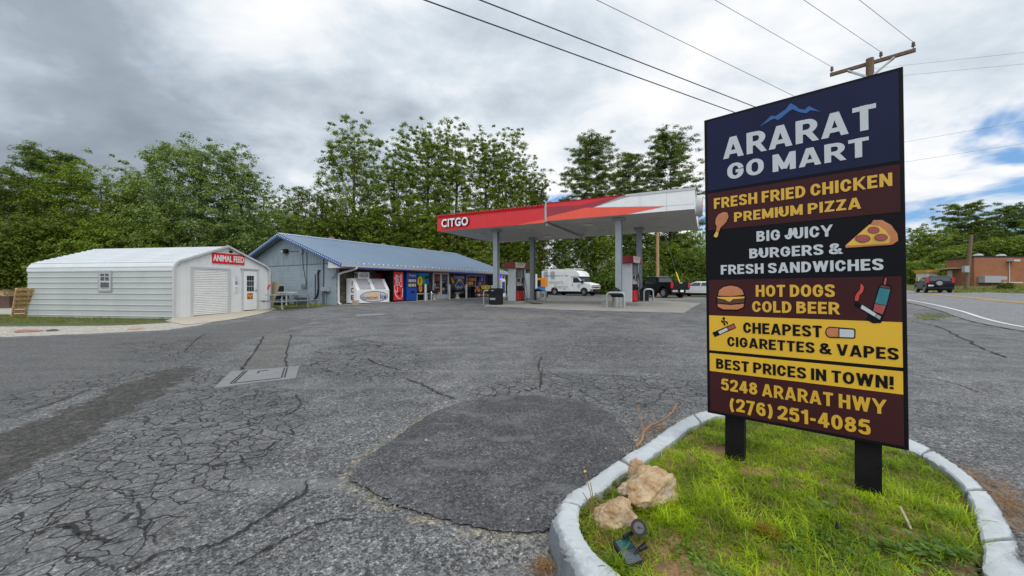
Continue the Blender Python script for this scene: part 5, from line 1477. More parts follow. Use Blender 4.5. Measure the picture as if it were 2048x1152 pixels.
# double glass door with posters
mb = MB()
for a, b in ((7.98,8.08),(8.84,8.96),(9.72,9.82)): mb.box(a,b,-.07,0,0,2.02)
mb.box(7.98,9.82,-.068,-.001,1.95,2.08); mb.build('door_frame', white_paint, store)
for k, (a, b) in enumerate(((8.08,8.84),(8.96,9.72))):
    mb = MB(); mb.box(a,b,-.05,-.01,.02,.40); mb.box(a,a+.05,-.05,-.01,.40,1.95); mb.box(b-.05,b,-.05,-.01,.40,1.95); d_ = mb.build('glass_door', white_paint, store)
    mb = MB(); mb.box(a+.05,b-.05,-.035,-.02,.40,1.95); mb.build('pane', dark_glass, d_)
    ps = [(.45,.35,.28,.22,white_paint),(.07,.45,.33,.32,dark_red),(.42,.42,.2,.30,red_plastic),(.10,.85,.5,.16,grey_print),(.10,1.05,.14,.18,offwhite),(.38,1.05,.26,.2,M('sepia print', (.13,.075,.05), .6) if k == 0 else bpy.data.materials['sepia print']),(.12,1.42,.30,.42,dark_red),(.42,1.46,.22,.36,pr_pepp)] if k == 0 else [(.10,.44,.5,.22,vinyl_blue),(.10,.70,.26,.22,pr_cheese),(.40,.70,.24,.22,blue_print),(.08,1.0,.54,.24,sign_black),(.5,1.02,.10,.18,offwhite),(.10,1.28,.22,.18,pr_pepp),(.36,1.28,.26,.18,blue_print),(.10,1.5,.52,.38,M('slate print', (.10,.13,.18), .6))]
    for i, (u, v, w_, h_, m_) in enumerate(ps):
        mb = MB(); mb.box(a+u,a+u+w_,-.0385,-.036,v,v+h_); mb.build('poster', m_, d_)
# produce window
mb = MB()
for a in (12.1,13.35,14.65): mb.box(a-.04,a+.04,-.07,0,.15,1.95)
mb.box(12.1,14.65,-.068,-.001,1.9,1.98); mb.box(12.1,14.65,-.066,-.001,1.0,1.06); mb.box(12.1,14.65,-.066,-.001,.12,.18)
wn = mb.build('window', grey_paint, store)
mb = MB(); mb.box(12.14,14.61,-.02,-.004,.18,1.9); mb.build('pane', dark_glass, wn)
rr = random.Random(5)
for k in range(16):
    mb = MB(); a = 12.2+(k % 8)*.29; b = 1.12+(k//8)*.38; mb.box(a, a+.2+rr.random()*.06, -.028, -.021, b, b+.22+rr.random()*.1); mb.build('window_poster', [pr_orange, blue_print, orange_vinyl, pr_pepp, sign_black, pr_cheese, grey_print, dark_red][(k*5+k//8*3) % 8], wn)
mb = MB(); mb.box(15.3,16.2,-.03,-.004,0,1.9); mb.build('side_door', black_plastic, store)
mb = MB(); mb.tube([(15.36,-.08,.95),(16.1,-.08,.95)], .02, 6); mb.build('push_bar', steel, store)
# signs on the stone wall
def front_thing(name, label, cat, x, y, z=None, group=None):
    p = ST(x, y, z); return thing(name, label, cat, p, SRZ, group)
t = front_thing('wall_sign', 'blue oval lettered sign above the bearded man sign on the stone wall', 'sign', 11.1, -.03, STZ+1.72)
mb = MB(); mb.box(-.75,.75,-.02,.02,-.14,.20); mb.build('panel', blue_print, t)
mb = MB(); mb.text('COOPER', Fr((-.68,-.02,-.08), (1,0,0)), 0,0,1.36,.22,.004,.02); mb.build('lettering', sign_white, t, fix=False)
mb = MB(); mb.box(-.35,.55,-.022,.02,-.42,-.17); mb.build('lower_panel', pr_red, t)
t = front_thing('bird_plaque', 'small yellow plaque on the stone wall left of the oval sign', 'plaque', 10.25, -.03, STZ+1.5)
mb = MB(); mb.prism([(-.2,0,.2),(-.05,0,.25),(.1,0,0),(.22,0,-.1),(.15,0,-.25),(0,0,-.2),(-.1,0,0)], (0,-.03,0)); mb.build('plate', pr_cheese, t)
t = front_thing('wall_sign', 'navy and white bearded man cut-out sign on the stone wall', 'sign', 11.1, -.035, STZ+.62)
fr = Fr((-.85,0,-.35), (1,0,0))
mb = MB(); fr.poly(mb, [(.62,1.1),(.75,1.30),(.78,1.48),(.92,1.52),(1.05,1.46),(1.1,1.3),(1.25,1.1),(1.45,.9),(1.6,.65),(1.5,.55),(1.3,.62),(1.1,.5),(.9,.62),(.7,.5),(.4,.62),(.3,.85)], 0, .02); mb.build('figure', sign_white, t)
mb = MB(); fr.poly(mb, [(.8,1.42),(.92,1.5),(1.04,1.42),(1.0,1.36),(.84,1.36)], .021,.024); fr.poly(mb, [(.7,1.12),(.86,1.22),(.92,1.02),(.98,1.22),(1.15,1.12),(1.38,.88),(1.5,.68),(1.3,.68),(1.18,.85),(1.0,.72),(.84,.72),(.68,.85),(.5,.68),(.42,.85)], .021,.024); mb.build('figure_print', blue_print, t)
mb = MB(); mb.text('SMOKED', fr, .1,.38,1.5,.66,.026,.02); mb.build('lettering', blue_print, t, fix=False)
mb = MB(); mb.text('BEER', fr, .75,.12,1.5,.36,.01,.03); mb.build('lettering', sign_white, t, fix=False)
t = front_thing('banner', 'yellow lettered banner hung over the produce shelf', 'banner', 13.9, -.75, STZ+.96)
mb = MB(); mb.box(-.62,.62,-.01,.01,-.13,.13); mb.build('panel', yellow_vinyl, t)
mb = MB(); mb.text('BBQ  BEER', Fr((-.55,-.01,-.07), (1,0,0)), 0,0,1.1,.14,.004,.03) if False else mb.text('BBQ', Fr((-.55,-.01,-.07), (1,0,0)), 0,0,.48,.14,.004,.03); mb.text('BEER', Fr((-.55,-.01,-.07), (1,0,0)), .6,0,1.1,.14,.004,.03); mb.build('lettering', sign_black, t, fix=False)
t = front_thing('open_sign', 'glowing blue and red neon open sign under the eave', 'sign', 15.75, -.95, STZ+1.85)
mb = MB(); mb.lathe([(.36,0),(.36,.05)], (0,0,0), 20, 'y'); mb.build('back_plate', neon_blue, t)
mb = MB(); mb.text('OPEN', Fr((-.3,-.052,-.30), (1,0,0)), 0,0,.6,.2,.006,.03); mb.box(-.32,.32,-.056,-.051,-.34,-.31); mb.build('lettering', neon_red, t, fix=False)
# ice chest with its condenser
t = front_thing('ice_chest', 'white slant front ice chest with two grey doors by the downspout', 'ice chest', .61, -.08)
mb = MB(); mb.prism([(0,0,.05),(0,-.96,.05),(0,-.96,.80),(0,-.50,1.50),(0,0,1.50)], (2.36,0,0)); mb.build('cabinet', white_paint, t, bevel=.012)
sl = Fr((0,-.96,.80), (1,0,0), Vector((0,.46,.70)))
for k, (a, b) in enumerate(((.22,1.02),(1.30,2.10))):
    mb = MB(); sl.slab(mb, a, .06, b, .80, .004, .035); dd = mb.build('chest_door', grey_paint, t, bevel=.006)
    mb = MB(); sl.slab(mb, b-.03 if k == 0 else a-.01, .35, b+.03 if k == 0 else a+.04, .55, .036, .06); mb.build('handle', chrome, dd)
mb = MB(); fr = Fr((0,0,.05), (0,-1,0)); 
for i, ch in enumerate('ICE'): mb.text(ch, fr, .42 if ch != 'I' else .50, 1.02-i*.42, .68 if ch != 'I' else .58, 1.32-i*.42, .004, .05)
mb.build('lettering', dark_red, t, fix=False)
fr = Fr((0,-.96,.05), (1,0,0))
def logo(parent, fr, cx, cz, rx, rz_, d):
    mb = MB(); fr.poly(mb, [(cx+rx*math.cos(k*PI/14), cz+rz_*math.sin(k*PI/14)) for k in range(28)], d, d+.002); lg = mb.build('logo', blue_print, parent)
    mb = MB(); fr.poly(mb, [(cx+rx*.95*math.cos(k*PI/14), cz+rz_*.88*math.sin(k*PI/14)) for k in range(28)], d+.003, d+.004); mb.build('logo_field', sign_white, lg)
    mb = MB(); fr.poly(mb, [(cx-rx*.1+rx*.55*math.cos(k*PI/10), cz+rz_*.05+rz_*.72*math.sin(k*PI/10)) for k in range(20)], d+.005, d+.006); mb.build('logo_field', peach_print, lg)
    mb = MB(); mb.text('Hometown', fr, cx-rx*.88, cz-rz_*.55, cx+rx*.22, cz+rz_*.25, d+.008, .01); mb.text('Ice', fr, cx+rx*.42, cz-rz_*.5, cx+rx*.86, cz+rz_*.5, d+.008, .03); mb.build('lettering', blue_print, lg, fix=False)
logo(t, fr, 1.22, .36, 1.02, .33, .003)
t = front_thing('condenser_unit', 'small white cooling unit with oval logo on top of the ice chest', 'cooler', 1.1, -.12, ST(.61,-.08).z+1.502)
mb = MB(); mb.box(0,.78,-.40,0,0,.38); mb.build('casing', white_paint, t, bevel=.01)
mb = MB()
for k in range(6): mb.box(-.006,-.001,-.36+k*.055,-.33+k*.055,.05,.33)
mb.build('grille', black_plastic, t); logo(t, Fr((0,-.40,0), (1,0,0)), .39, .19, .33, .13, .003)
t = front_thing('block', 'tan block on the ground against the corner of the ice chest', 'block', .60, -1.14); mb = MB(); mb.box(-.28,.06,-.02,.13,0,.24); mb.box(-.20,-.04,-.026,-.021,.08,.17); mb.build('body', brick_tan, t)
# vending machines
t = front_thing('vending_machine', 'red and black cola vending machine between the ice chest and blue machine', 'vending machine', 3.38, -.10)
mb = MB(); mb.box(0,.92,-.82,0,.04,1.95); mb.build('cabinet', black_plastic, t, bevel=.01)
mb = MB(); mb.box(.03,.80,-.85,-.822,.10,1.93); fp = mb.build('front_panel', red_paint, t)
fr = Fr((.03,-.85,.10), (1,0,0)); fv = Fr((.30,-.85,.55), (0,0,1), (-1,0,0))
mb = MB(); mb.text('Cola', Fr((.36,-.85,.60), (0,0,1), (-1,0,0)), 0,0,1.15,.30,.004,.01,.35); mb.text('Cola', Fr((.72,-.85,.95), (0,0,1), (-1,0,0)), 0,0,.85,.24,.004,.01,.35)
pts = catmull([Vector((.05,.62,0)),Vector((.16,.34,0)),Vector((.36,.12,0)),Vector((.58,.10,0)),Vector((.70,.22,0)),Vector((.74,.75,0))], 6)
for a, b in zip(pts[:-1], pts[1:]): mb.add([fr.p(a.x-.03,a.y,.004),fr.p(a.x+.03,a.y+.03,.004),fr.p(b.x+.03,b.y+.03,.004),fr.p(b.x-.03,b.y,.004)], [(0,1,2,3)])
mb.build('script_lettering', sign_white, fp, fix=False)
for k in range(8):
    mb = MB(); fr.slab(mb, .12+(k % 2)*.16, .95+(k//2)*.15, .24+(k % 2)*.16, 1.06+(k//2)*.15, .006,.012); mb.build('drink_button', grey_print, fp)
mb = MB(); fr.slab(mb, .36,.34,.56,.52,.004,.01); mb.build('coin_panel', black_plastic, fp)
t = front_thing('vending_machine', 'bright blue drinks vending machine right of the red one', 'vending machine', 4.56, -.10)
mb = MB(); mb.box(0,.92,-.80,0,.04,1.92); mb.build('cabinet', vinyl_blue, t, bevel=.015)
fr = Fr((0,-.80,.04), (1,0,0))
mb = MB(); mb.text('pepsi', fr, .40,1.60,.80,1.76,.004,.02); mb.build('lettering', sign_white, t, fix=False)
for i, (m_, a0, a1) in enumerate(((sign_white,-.09,.09),(red_paint,.02,.088),(blue_print,-.088,-.03))):
    mb = MB(); fr.poly(mb, [(.28+.09*math.cos(k*PI/10), 1.70+max(a0,min(a1,.09*math.sin(k*PI/10)))) for k in range(20)], .004+.001*i, .0045+.001*i); mb.build('emblem', m_, t)
mb = MB(); fr.slab(mb, .10,.88,.86,1.48,.002,.010); sp2 = mb.build('selection_panel', black_plastic, t)
for k in range(10):
    mb = MB(); fr.slab(mb, .15+(k % 5)*.14, .93+(k//5)*.30, .23+(k % 5)*.14, 1.13+(k//5)*.30, .011,.016); mb.build('bottle_picture', offwhite, sp2)
mb = MB(); fr.slab(mb, .38,.50,.70,.63,.002,.010); mb.build('delivery_slot', black_plastic, t)
t = front_thing('cabinet', 'dark red cabinet standing in the dark alcove behind the ice chest', 'cabinet', 2.86, .55)
mb = MB(); mb.box(0,.9,-.2,.5,0,1.85); mb.box(.05,.85,-.22,-.202,.1,1.75); mb.build('body', M('dull red', (.25,.02,.02), .6), t)
# pool floats hanging on the wall and bollard
def ring(mb, c, r, rr_, nrm=(0,1,0), sx=1, sz=1, n=18):
    mb.tube([(c[0]+r*sx*math.cos(2*PI*k/n), c[1], c[2]+r*sz*math.sin(2*PI*k/n)) for k in range(n+1)], rr_, 8)
for (lab, m_, x, z, kind) in [('bright blue pool board hung flat above the other floats', cyan_vinyl, 6.35, 1.88, 'board'), ('yellow ring float hung beside the blue vending machine', yellow_vinyl, 6.1, 1.40, 'ring'), ('green tube float hung behind the yellow ring', green_vinyl, 6.45, 1.42, 'tube'), ('bright blue ring float hung right of the green tube', cyan_vinyl, 6.78, 1.34, 'ring2'), ('orange and yellow float hung lowest of the pool toys', orange_vinyl, 6.12, .88, 'low'), ('yellow paddle float hung low by the bollard', yellow_vinyl, 6.55, .98, 'pad')]:
    t = front_thing('pool_float', lab, 'pool float', x, -.55, STZ+z, 'pool floats hung for sale'); mb = MB()
    if kind == 'board': mb.lathe([(.14,-.55),(.16,-.4),(.15,0),(.16,.4),(.14,.55)], (0,0,0), 10, 'x')
    elif kind == 'ring': ring(mb, (0,0,0), .17, .09, sz=1.6)
    elif kind == 'tube': mb.tube([(-.02,0,.35),(.03,0,.1),(.06,0,-.2),(.10,0,-.35)], .09, 8)
    elif kind == 'ring2': ring(mb, (0,.03,0), .14, .085, sz=1.3)
    elif kind == 'low': ring(mb, (0,-.05,0), .10, .06, sz=2.2)
    else: mb.tube([(0,-.04,.2),(.05,-.04,0),(.1,-.04,-.2)], [.05,.09,.04], 8)
    mb.build('vinyl', m_, t, smooth=True)
for i, (x, lab) in enumerate([(6.26,'pale grey bollard below the pool floats'), (8.80,'pale grey bollard at the left of the bearded man sign') , (10.88,'pale grey bollard right of the bearded man sign')]):
    t = front_thing('bollard', lab, 'bollard', x, -.95, None, 'bollards along the store front')
    mb = MB(); mb.lathe([(.085,-.1),(.085,1.08),(.06,1.13),(.0,1.14)], (0,0,0), 12); mb.build('post', pole_light, t, smooth=True)
t = front_thing('bench', 'grey bench beside the blue vending machine', 'bench', 6.05, -.45)
mb = MB(); mb.box(-.45,1.3,-.22,.22,.44,.50); mb.build('seat', pole_light, t)
for x in (-.3,.75): mb = MB(); mb.box(x-.05,x+.05,-.18,.18,0,.44); mb.build('leg', pole_light, t)
for (x, lab) in ((7.5,'dark bowl planter on a pale foot left of the double door'),(10.3,'dark bowl planter on a pale foot below the bearded man sign')):
    t = front_thing('planter', lab, 'planter', x, -.5); mb = MB(); mb.lathe([(.22,0),(.18,.06),(.10,.2),(.12,.36),(.3,.5)], (0,0,0), 12); mb.build('foot', offwhite, t, smooth=True)
    mb = MB(); mb.lathe([(.3,.5),(.42,.6),(.40,.68),(.2,.70)], (0,0,0), 14); mb.build('bowl', black_plastic, t, smooth=True)
t = front_thing('canister', 'shiny steel canister beside the left planter', 'canister', 7.05, -.75); mb = MB(); mb.lathe([(.15,0),(.15,.45),(.09,.52),(.05,.58),(.05,.64)], (0,0,0), 14); mb.build('body', chrome, t, smooth=True)
# produce shelf
t = front_thing('produce_shelf', 'dark shelf stacked with orange and brown goods under the window', 'shelf', 13.0, -.55)
mb = MB(); mb.box(-.9,1.5,-.35,.3,.05,.10); mb.box(-.9,1.5,-.1,.3,.45,.49); mb.box(-.95,-.9,-.35,.3,0,.95); mb.build('frame', black_plastic, t)
rr = random.Random(8)
for k in range(26):
    mb = MB(); x = -.5+(k % 9)*.21+rr.random()*.05; row = k//9; s = .10+rr.random()*.08; z = .10 if row == 0 else (.49 if row == 1 else .70); y = -.25 if row == 0 else 0
    if k % 3: mb.box(x, x+s, y-s/2, y+s/2, z, z+s*1.3)
    else: mb.lathe([(s*.3,0),(s*.55,s*.5),(s*.4,s),(s*.1,s*1.2)], (x+s/2,y,z), 8)
    mb.build('goods', [pr_orange, orange_vinyl, pr_meat, offwhite, pr_pepp, wood, wood_dark, pr_bun][k*3 % 8], t)
t = front_thing('black_bin', 'black bin standing left of the produce shelf', 'bin', 11.7, -.5); mb = MB(); mb.lathe([(.24,0),(.28,.75),(.30,.78),(.22,.9),(.02,.92)], (0,0,0), 14); mb.build('body', black_plastic, t, smooth=True)
t = front_thing('white_post', 'short white post at the right end of the produce shelf', 'post', 14.75, -.8); mb = MB(); mb.box(-.06,.06,-.06,.06,0,.95); mb.box(-.09,.09,-.09,.09,.95,1.02); mb.build('body', white_paint, t)
t = front_thing('drinks_cooler', 'tall white and blue cooler near the neon open sign', 'cooler', 15.6, -.95); mb = MB(); mb.box(0,.7,-.35,.3,0,1.55); mb.build('cabinet', white_paint, t, bevel=.01)
mb = MB(); mb.box(.1,.6,-.356,-.351,.3,1.35); mb.build('door_print', blue_print, t)
for (x, z, w_, h_, m_, lab, y) in ((16.1,.95,.55,1.15,peach_print,'white poster with orange food picture at the far end of the store',-1.0),(16.75,.25,.5,1.15,pr_orange,'narrow upright poster with an orange picture beside the pump',-1.25)):
    t = front_thing('poster_stand', lab, 'poster', x, y, STZ); mb = MB(); mb.box(0,w_,-.02,.02,z,z+h_); mb.box(.02,.05,-.015,.015,0,z); mb.box(w_-.05,w_-.02,-.015,.015,0,z); mb.build('panel', white_paint, t)
    mb = MB(); mb.box(.04,w_-.04,-.026,-.021,z+.06,z+h_*.55); mb.build('picture', m_, t)
    mb = MB(); mb.box(.12,w_-.12,-.026,-.021,z+h_*.70,z+h_*.9); mb.build('picture', blue_print, t)
for (x, lab) in ((17.15,'yellow banner curl hanging near the far store corner'),(17.55,'second yellow banner curl at the far store corner')):
    t = front_thing('hanging_banner', lab, 'banner', x, -1.05, STZ+.7); mb = MB(); mb.prism([(0,0,0),(.14,0,.1),(.2,0,.5),(.12,0,.9),(-.05,0,1.0),(.02,0,.5)], (0,-.03,0)); mb.build('cloth', yellow_vinyl, t)

# ------------------------------------------------------------------ things by the blue gable wall
def lean(px, py0): return G(px, py0)
ang = math.atan2(2.1, .5)
pa, pb = Vector((-11.85,18.9,0)), Vector((-11.33,21.0,0)); mid = (pa+pb)/2; mid.z = GZ(mid.x, mid.y)
t = thing('picnic_table', 'grey metal picnic table between the white shed and store', 'picnic table', mid, math.atan2((pb-pa).y, (pb-pa).x))
mb = MB()
for y in (-.33,-.11,.11,.33): mb.box(-1.1,1.1,y-.10,y+.10,.72,.76)
mb.build('table_top', steel, t)
for y in (-.78,.78): mb = MB(); mb.box(-1.1,1.1,y-.13,y+.13,.42,.46); mb.build('seat', steel, t)
for x in (-.85,.85):
    mb = MB(); mb.tube([(x,-.35,.70),(x,-.35,.10),(x,-.42,.0)], .035, 6); mb.tube([(x,.35,.70),(x,.35,.10),(x,.42,.0)], .035, 6); mb.tube([(x,-.85,.40),(x,.85,.40)], .03, 6); mb.build('leg', pole_grey, t)
mb = MB(); mb.tube([(-.85,0,.40),(-.25,0,.70)], .025, 6); mb.tube([(.85,0,.40),(.25,0,.70)], .025, 6); mb.build('brace', pole_grey, t)
def gable_thing(name, label, cat, px, off, rz=0):
    p = ST(-off, gy(px)); return thing(name, label, cat, p, SRZ+rz)
t = thing('plywood_sheet', 'tall beige board leaning by the block pier', 'board', (-13.25,20.8,GZ(-13.25,20.8)), SRZ-PI/2)
mb = MB(); mb.prism([(-.5,0,0),(.30,0,0),(.62,.30,1.42),(-.5,.34,1.44)], (0,.03,0)); mb.build('sheet', M('beige board', (.34,.29,.20), .75, 0, .1, 2), t)
t = thing('marker_barrel', 'orange and white striped marker tilted against the beige board', 'traffic marker', (-13.12,20.45,GZ(-13.12,20.45)+.62), 0)
for k in range(4):
    mb = MB(); a = Vector((-.22+.10*k,0,-.0+.17*k)); mb.tube([a, a+Vector((.10,0,.17))], .075-.01*k, 8); mb.build('stripe', [orange_red, white_paint, orange_red, white_paint][k] if k < 3 else red_plastic, t)
t = gable_thing('grill', 'black box smoker on a metal table by the blue wall', 'grill', 583, .9); t.location.z = GZ(t.location.x, t.location.y)+.80
mb = MB(); mb.box(-.25,.25,-.36,.36,0,.36); mb.build('body', black_plastic, t, bevel=.02)
mb = MB()
for y in (-.2,.2): mb.lathe([(.03,0),(.03,.02)], (-.27,y,.26), 8, 'x')
mb.build('knob', chrome, t)
t = gable_thing('metal_table', 'pale metal work table with sink under the smoker', 'table', 590, .9)
mb = MB(); mb.box(-.32,.32,-1.3,.45,.72,.79); mb.build('table_top', offwhite, t)
for a, b in ((-.28,.38),(-.28,-1.2),(.28,.38),(.28,-1.2)): mb = MB(); mb.box(a-.03,a+.03,b-.03,b+.03,0,.72); mb.build('leg', offwhite, t)
for (px, off, s, lab, nm) in ((590,.85,(.6,.62,.62),'black crate stored under the metal table','crate'),(563,1.5,(.4,.75,.34),'low black crate on the grass behind the picnic table','crate'),(626,.7,(.45,.8,.4),'dark slate cooler box right of the metal table','cooler box')):
    t = gable_thing(nm.replace(' ','_'), lab, nm, px, off); mb = MB(); mb.box(-s[0]/2,s[0]/2,-s[1]/2,s[1]/2,.03,s[2]); 
    for y in (-s[1]/2+.05, s[1]/2-.05): mb.box(-s[0]/2+.03,s[0]/2-.03,y-.04,y+.04,0,.03)
    mb.box(-s[0]/2-.015,s[0]/2+.015,-s[1]/2-.015,s[1]/2+.015,s[2],s[2]+.04); mb.build('body', black_plastic if nm == 'crate' else M('slate plastic', (.05,.065,.08), .5), t, bevel=.01)

# ------------------------------------------------------------------ fuel canopy
CA = Vector((-4.72,24.2,0)); cu = Vector((.89,-.456,0)); cv = Vector((.456,.89,0)); CRZ = math.atan2(-.456,.89)
def CN(u, v): return CA+cu*u+cv*v
canopy = thing('fuel_canopy', 'red and white fuel station canopy on four grey columns', 'canopy', (CA.x,CA.y,0), CRZ)
CW, CD = 14.7, 7.4
LB, LT = 3.45+H, 3.45+H+.93            # left half bottom and top
RB, RT = 3.53+H, 3.53+H+.96
GAP = 7.28
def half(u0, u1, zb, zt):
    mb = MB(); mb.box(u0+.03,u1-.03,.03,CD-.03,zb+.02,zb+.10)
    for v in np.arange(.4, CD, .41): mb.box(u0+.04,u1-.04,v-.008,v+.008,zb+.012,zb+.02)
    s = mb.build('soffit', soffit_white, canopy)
    for (u, v) in ((u0+1.7,2.2),(u0+1.7,5.4),(u0+5.3,2.2),(u0+5.3,5.4)):
        mb = MB(); mb.box(u-.28,u+.28,v-.28,v+.28,zb-.02,zb+.018); mb.build('ceiling_light', M('lamp glass', (.50,.50,.47), .3) if 'lamp glass' not in bpy.data.materials else bpy.data.materials['lamp glass'], canopy)
    mb = MB(); mb.box(u0+.03,u1-.03,.03,CD-.03,zt-.25,zt-.2); mb.build('roof', trim_metal, canopy)
half(0, GAP, LB, LT); half(GAP+.14, CW, RB, RT)
def fascia(u0, u1, v0, v1, zb, zt, m, nm='fascia'):
    mb = MB(); mb.box(u0,u1,v0,v1,zb,zt); return mb.build(nm, m, canopy)
fl_ = fascia(0, GAP, 0, .03, LB, LT, red_paint)
fr_ = fascia(GAP+.14, CW, 0, .03, RB, RT, white_paint)
fascia(0, .03, .031, CD, LB, LT, red_paint); fascia(CW-.03, CW, .031, CD, RB, RT, white_paint)
fascia(.031, GAP, CD-.03, CD, LB, LT, red_paint); fascia(GAP+.14, CW-.031, CD-.03, CD, RB, RT, white_paint)
fascia(GAP-.03, GAP, .031, CD-.031, LB, LT, grey_paint); fascia(GAP+.14, GAP+.17, .031, CD-.031, RB, RT, white_paint)
for k in range(1, 6):
    mb = MB(); u_ = k*1.22 if k*1.22 < GAP else 0; mb.box(u_-.004,u_+.004,-.003,-.0005,LB+.02,LT-.1); mb.build('panel_seam', dark_red, canopy)
for u_ in (12.3, 13.5):
    mb = MB(); mb.box(u_-.004,u_+.004,-.016,-.0125,RB+.02,RT-.1); mb.build('panel_seam', grey_paint, canopy)
mb = MB(); mb.box(GAP+.005,GAP+.135,.06,.09,LB+.05,RT-.05); mb.build('gap_trim', trim_metal, canopy)
mb = MB(); mb.box(-.03,GAP,-.035,.0,LT-.09,LT+.02); mb.box(-.035,-.002,-.03,CD,LT-.09,LT+.02); mb.build('cap_trim', M('deep red trim', (.40,.008,.016), .6, spec=.1), canopy)
# printed chevrons on the right half: maroon, grey shadow, bright orange
FRR = Fr((0,0,0), (1,0,0))
def chev(pts, m, d):
    mb = MB(); FRR.poly(mb, pts, d, d+.003); mb.build('chevron_print', m, canopy)
g0 = GAP+.14; Hh = RT-RB
chev([(g0,RB+.0),(g0,RT),(11.6,RT),(10.2,RB+Hh*.55),(9.0,RB)], maroon, .003)
chev([(g0,RT-.2),(g0,RT-.001),(11.55,RT-.001),(9.2,RT-.28)], red_paint, .007)
chev([(11.55,RT),(9.75,RB+Hh*.45),(10.35,RB+Hh*.45),(12.3,RT)], grey_print, .0065)
chev([(g0,RB+.001),(g0,RB+.22),(9.6,RB+Hh*.55),(13.4,RB+Hh*.24),(11.6,RB+.001)], orange_red, .0105)
chev([(12.2,RT),(10.05,RB+Hh*.52),(13.6,RB+Hh*.25),(14.69,RB+Hh*.25),(14.69,RT)], white_paint, .0085)
mb = MB(); FRR.poly(mb, [(5.6,LB+.001),(GAP,LB+.20),(GAP,LB+.001)], .003,.006); mb.build('chevron_print', orange_red, canopy)
mb = MB(); mb.box(g0,11.6,-.035,-.001,RT-.005,RT+.03); mb.build('cap_trim', bpy.data.materials['deep red trim'], canopy)
mb = MB(); mb.box(11.601,CW+.03,-.035,-.001,RT-.08,RT+.03); mb.box(CW+.001,CW+.035,0,CD,RT-.08,RT+.03); mb.build('cap_trim', trim_metal, canopy)
mb = MB(); v_, f_ = glyph('CITGO', .03); fc = Fr((.42,0,LB+.20), (1,0,0))
for f in f_: mb.prism([fc.p(v_[i][0]*1.98, v_[i][1]*.52, .02) for i in f], (0,-.10,0)) if False else None
mb.add([fc.p(a*1.98, b*.52, .13) for a, b in v_], f_); n0 = len(v_)
cnt = {}
for f in f_:
    for i in range(len(f)):
        e = (f[i], f[(i+1) % len(f)]); cnt[e] = cnt.get(e, 0)+1
mb.build('lettering', sign_white if False else white_paint, canopy, fix=False)
mb = MB()
for (a, b) in cnt:
    if (b, a) not in cnt:
        p, q = v_[a], v_[b]; mb.add([fc.p(p[0]*1.98,p[1]*.52,.129), fc.p(q[0]*1.98,q[1]*.52,.129), fc.p(q[0]*1.98,q[1]*.52,.01), fc.p(p[0]*1.98,p[1]*.52,.01)], [(0,3,2,1)])
mb.build('letter_sides', black_plastic, canopy, fix=False)
mb = MB(); mb.tube([(CW+.0,1.9,RB+.48),(CW+.30,1.9,RB+.48)], .52, 24); mb.build('round_emblem', trim_metal, canopy, smooth=True)
mb = MB(); mb.prism([(CW+.301,1.62,RB+.2),(CW+.301,2.18,RB+.2),(CW+.301,1.9,RB+.78)], (.01,0,0)); mb.build('emblem_triangle', red_paint, canopy)
mb = MB(); mb.prism([(CW+.002,4.2,RT-.1),(CW+.002,CD,RT-.1),(CW+.002,CD,RB+.35)], (.01,0,0)); mb.build('chevron_print', red_paint, canopy)
mb = MB(); mb.tube([(GAP+.07,.2,LB-.06),(GAP+.07,CD,LB-.06)], .07, 8); mb.tube([(GAP+.6,1.2,LB-.02),(GAP+1.1,4.2,LB-.05)], .05, 6); mb.tube([(GAP+1.1,4.2,LB-.05),(GAP+.15,CD-.5,LB-.06)], .05, 6); mb.build('drain_pipe', soffit_white, canopy)
for (u, v, zb) in ((3.6,1.2,LB),(4.0,5.8,LB),(11.1,.9,RB),(11.5,5.0,RB)):
    p = CN(u, v); z0 = GZ(p.x, p.y)-.1
    mb = MB(); mb.box(u-.15,u+.15,v-.155,v-.135,z0,zb+.02); mb.box(u-.15,u+.15,v+.135,v+.155,z0,zb+.02); mb.box(u-.15,u-.12,v-.134,v+.134,z0,zb+.02); c_ = mb.build('column', pole_grey, canopy)
    mb = MB(); mb.box(u-.28,u+.28,v-.24,v+.24,zb-.12,zb+.0); mb.build('column_head', pole_grey, c_)
    mb = MB(); mb.box(u-.153,u-.1505,v-.15,v+.15,z0,zb-.13); mb.build('column_flange', pole_light, c_)
def CW3(u, v, z): p = CN(u, v); p.z = z; return p
lights('string_lights', 'red bulbs along the top edge of the left canopy half', [CW3(0,-.02,LT+.05), CW3(GAP,-.02,LT+.05)], red_paint, 40, .045)

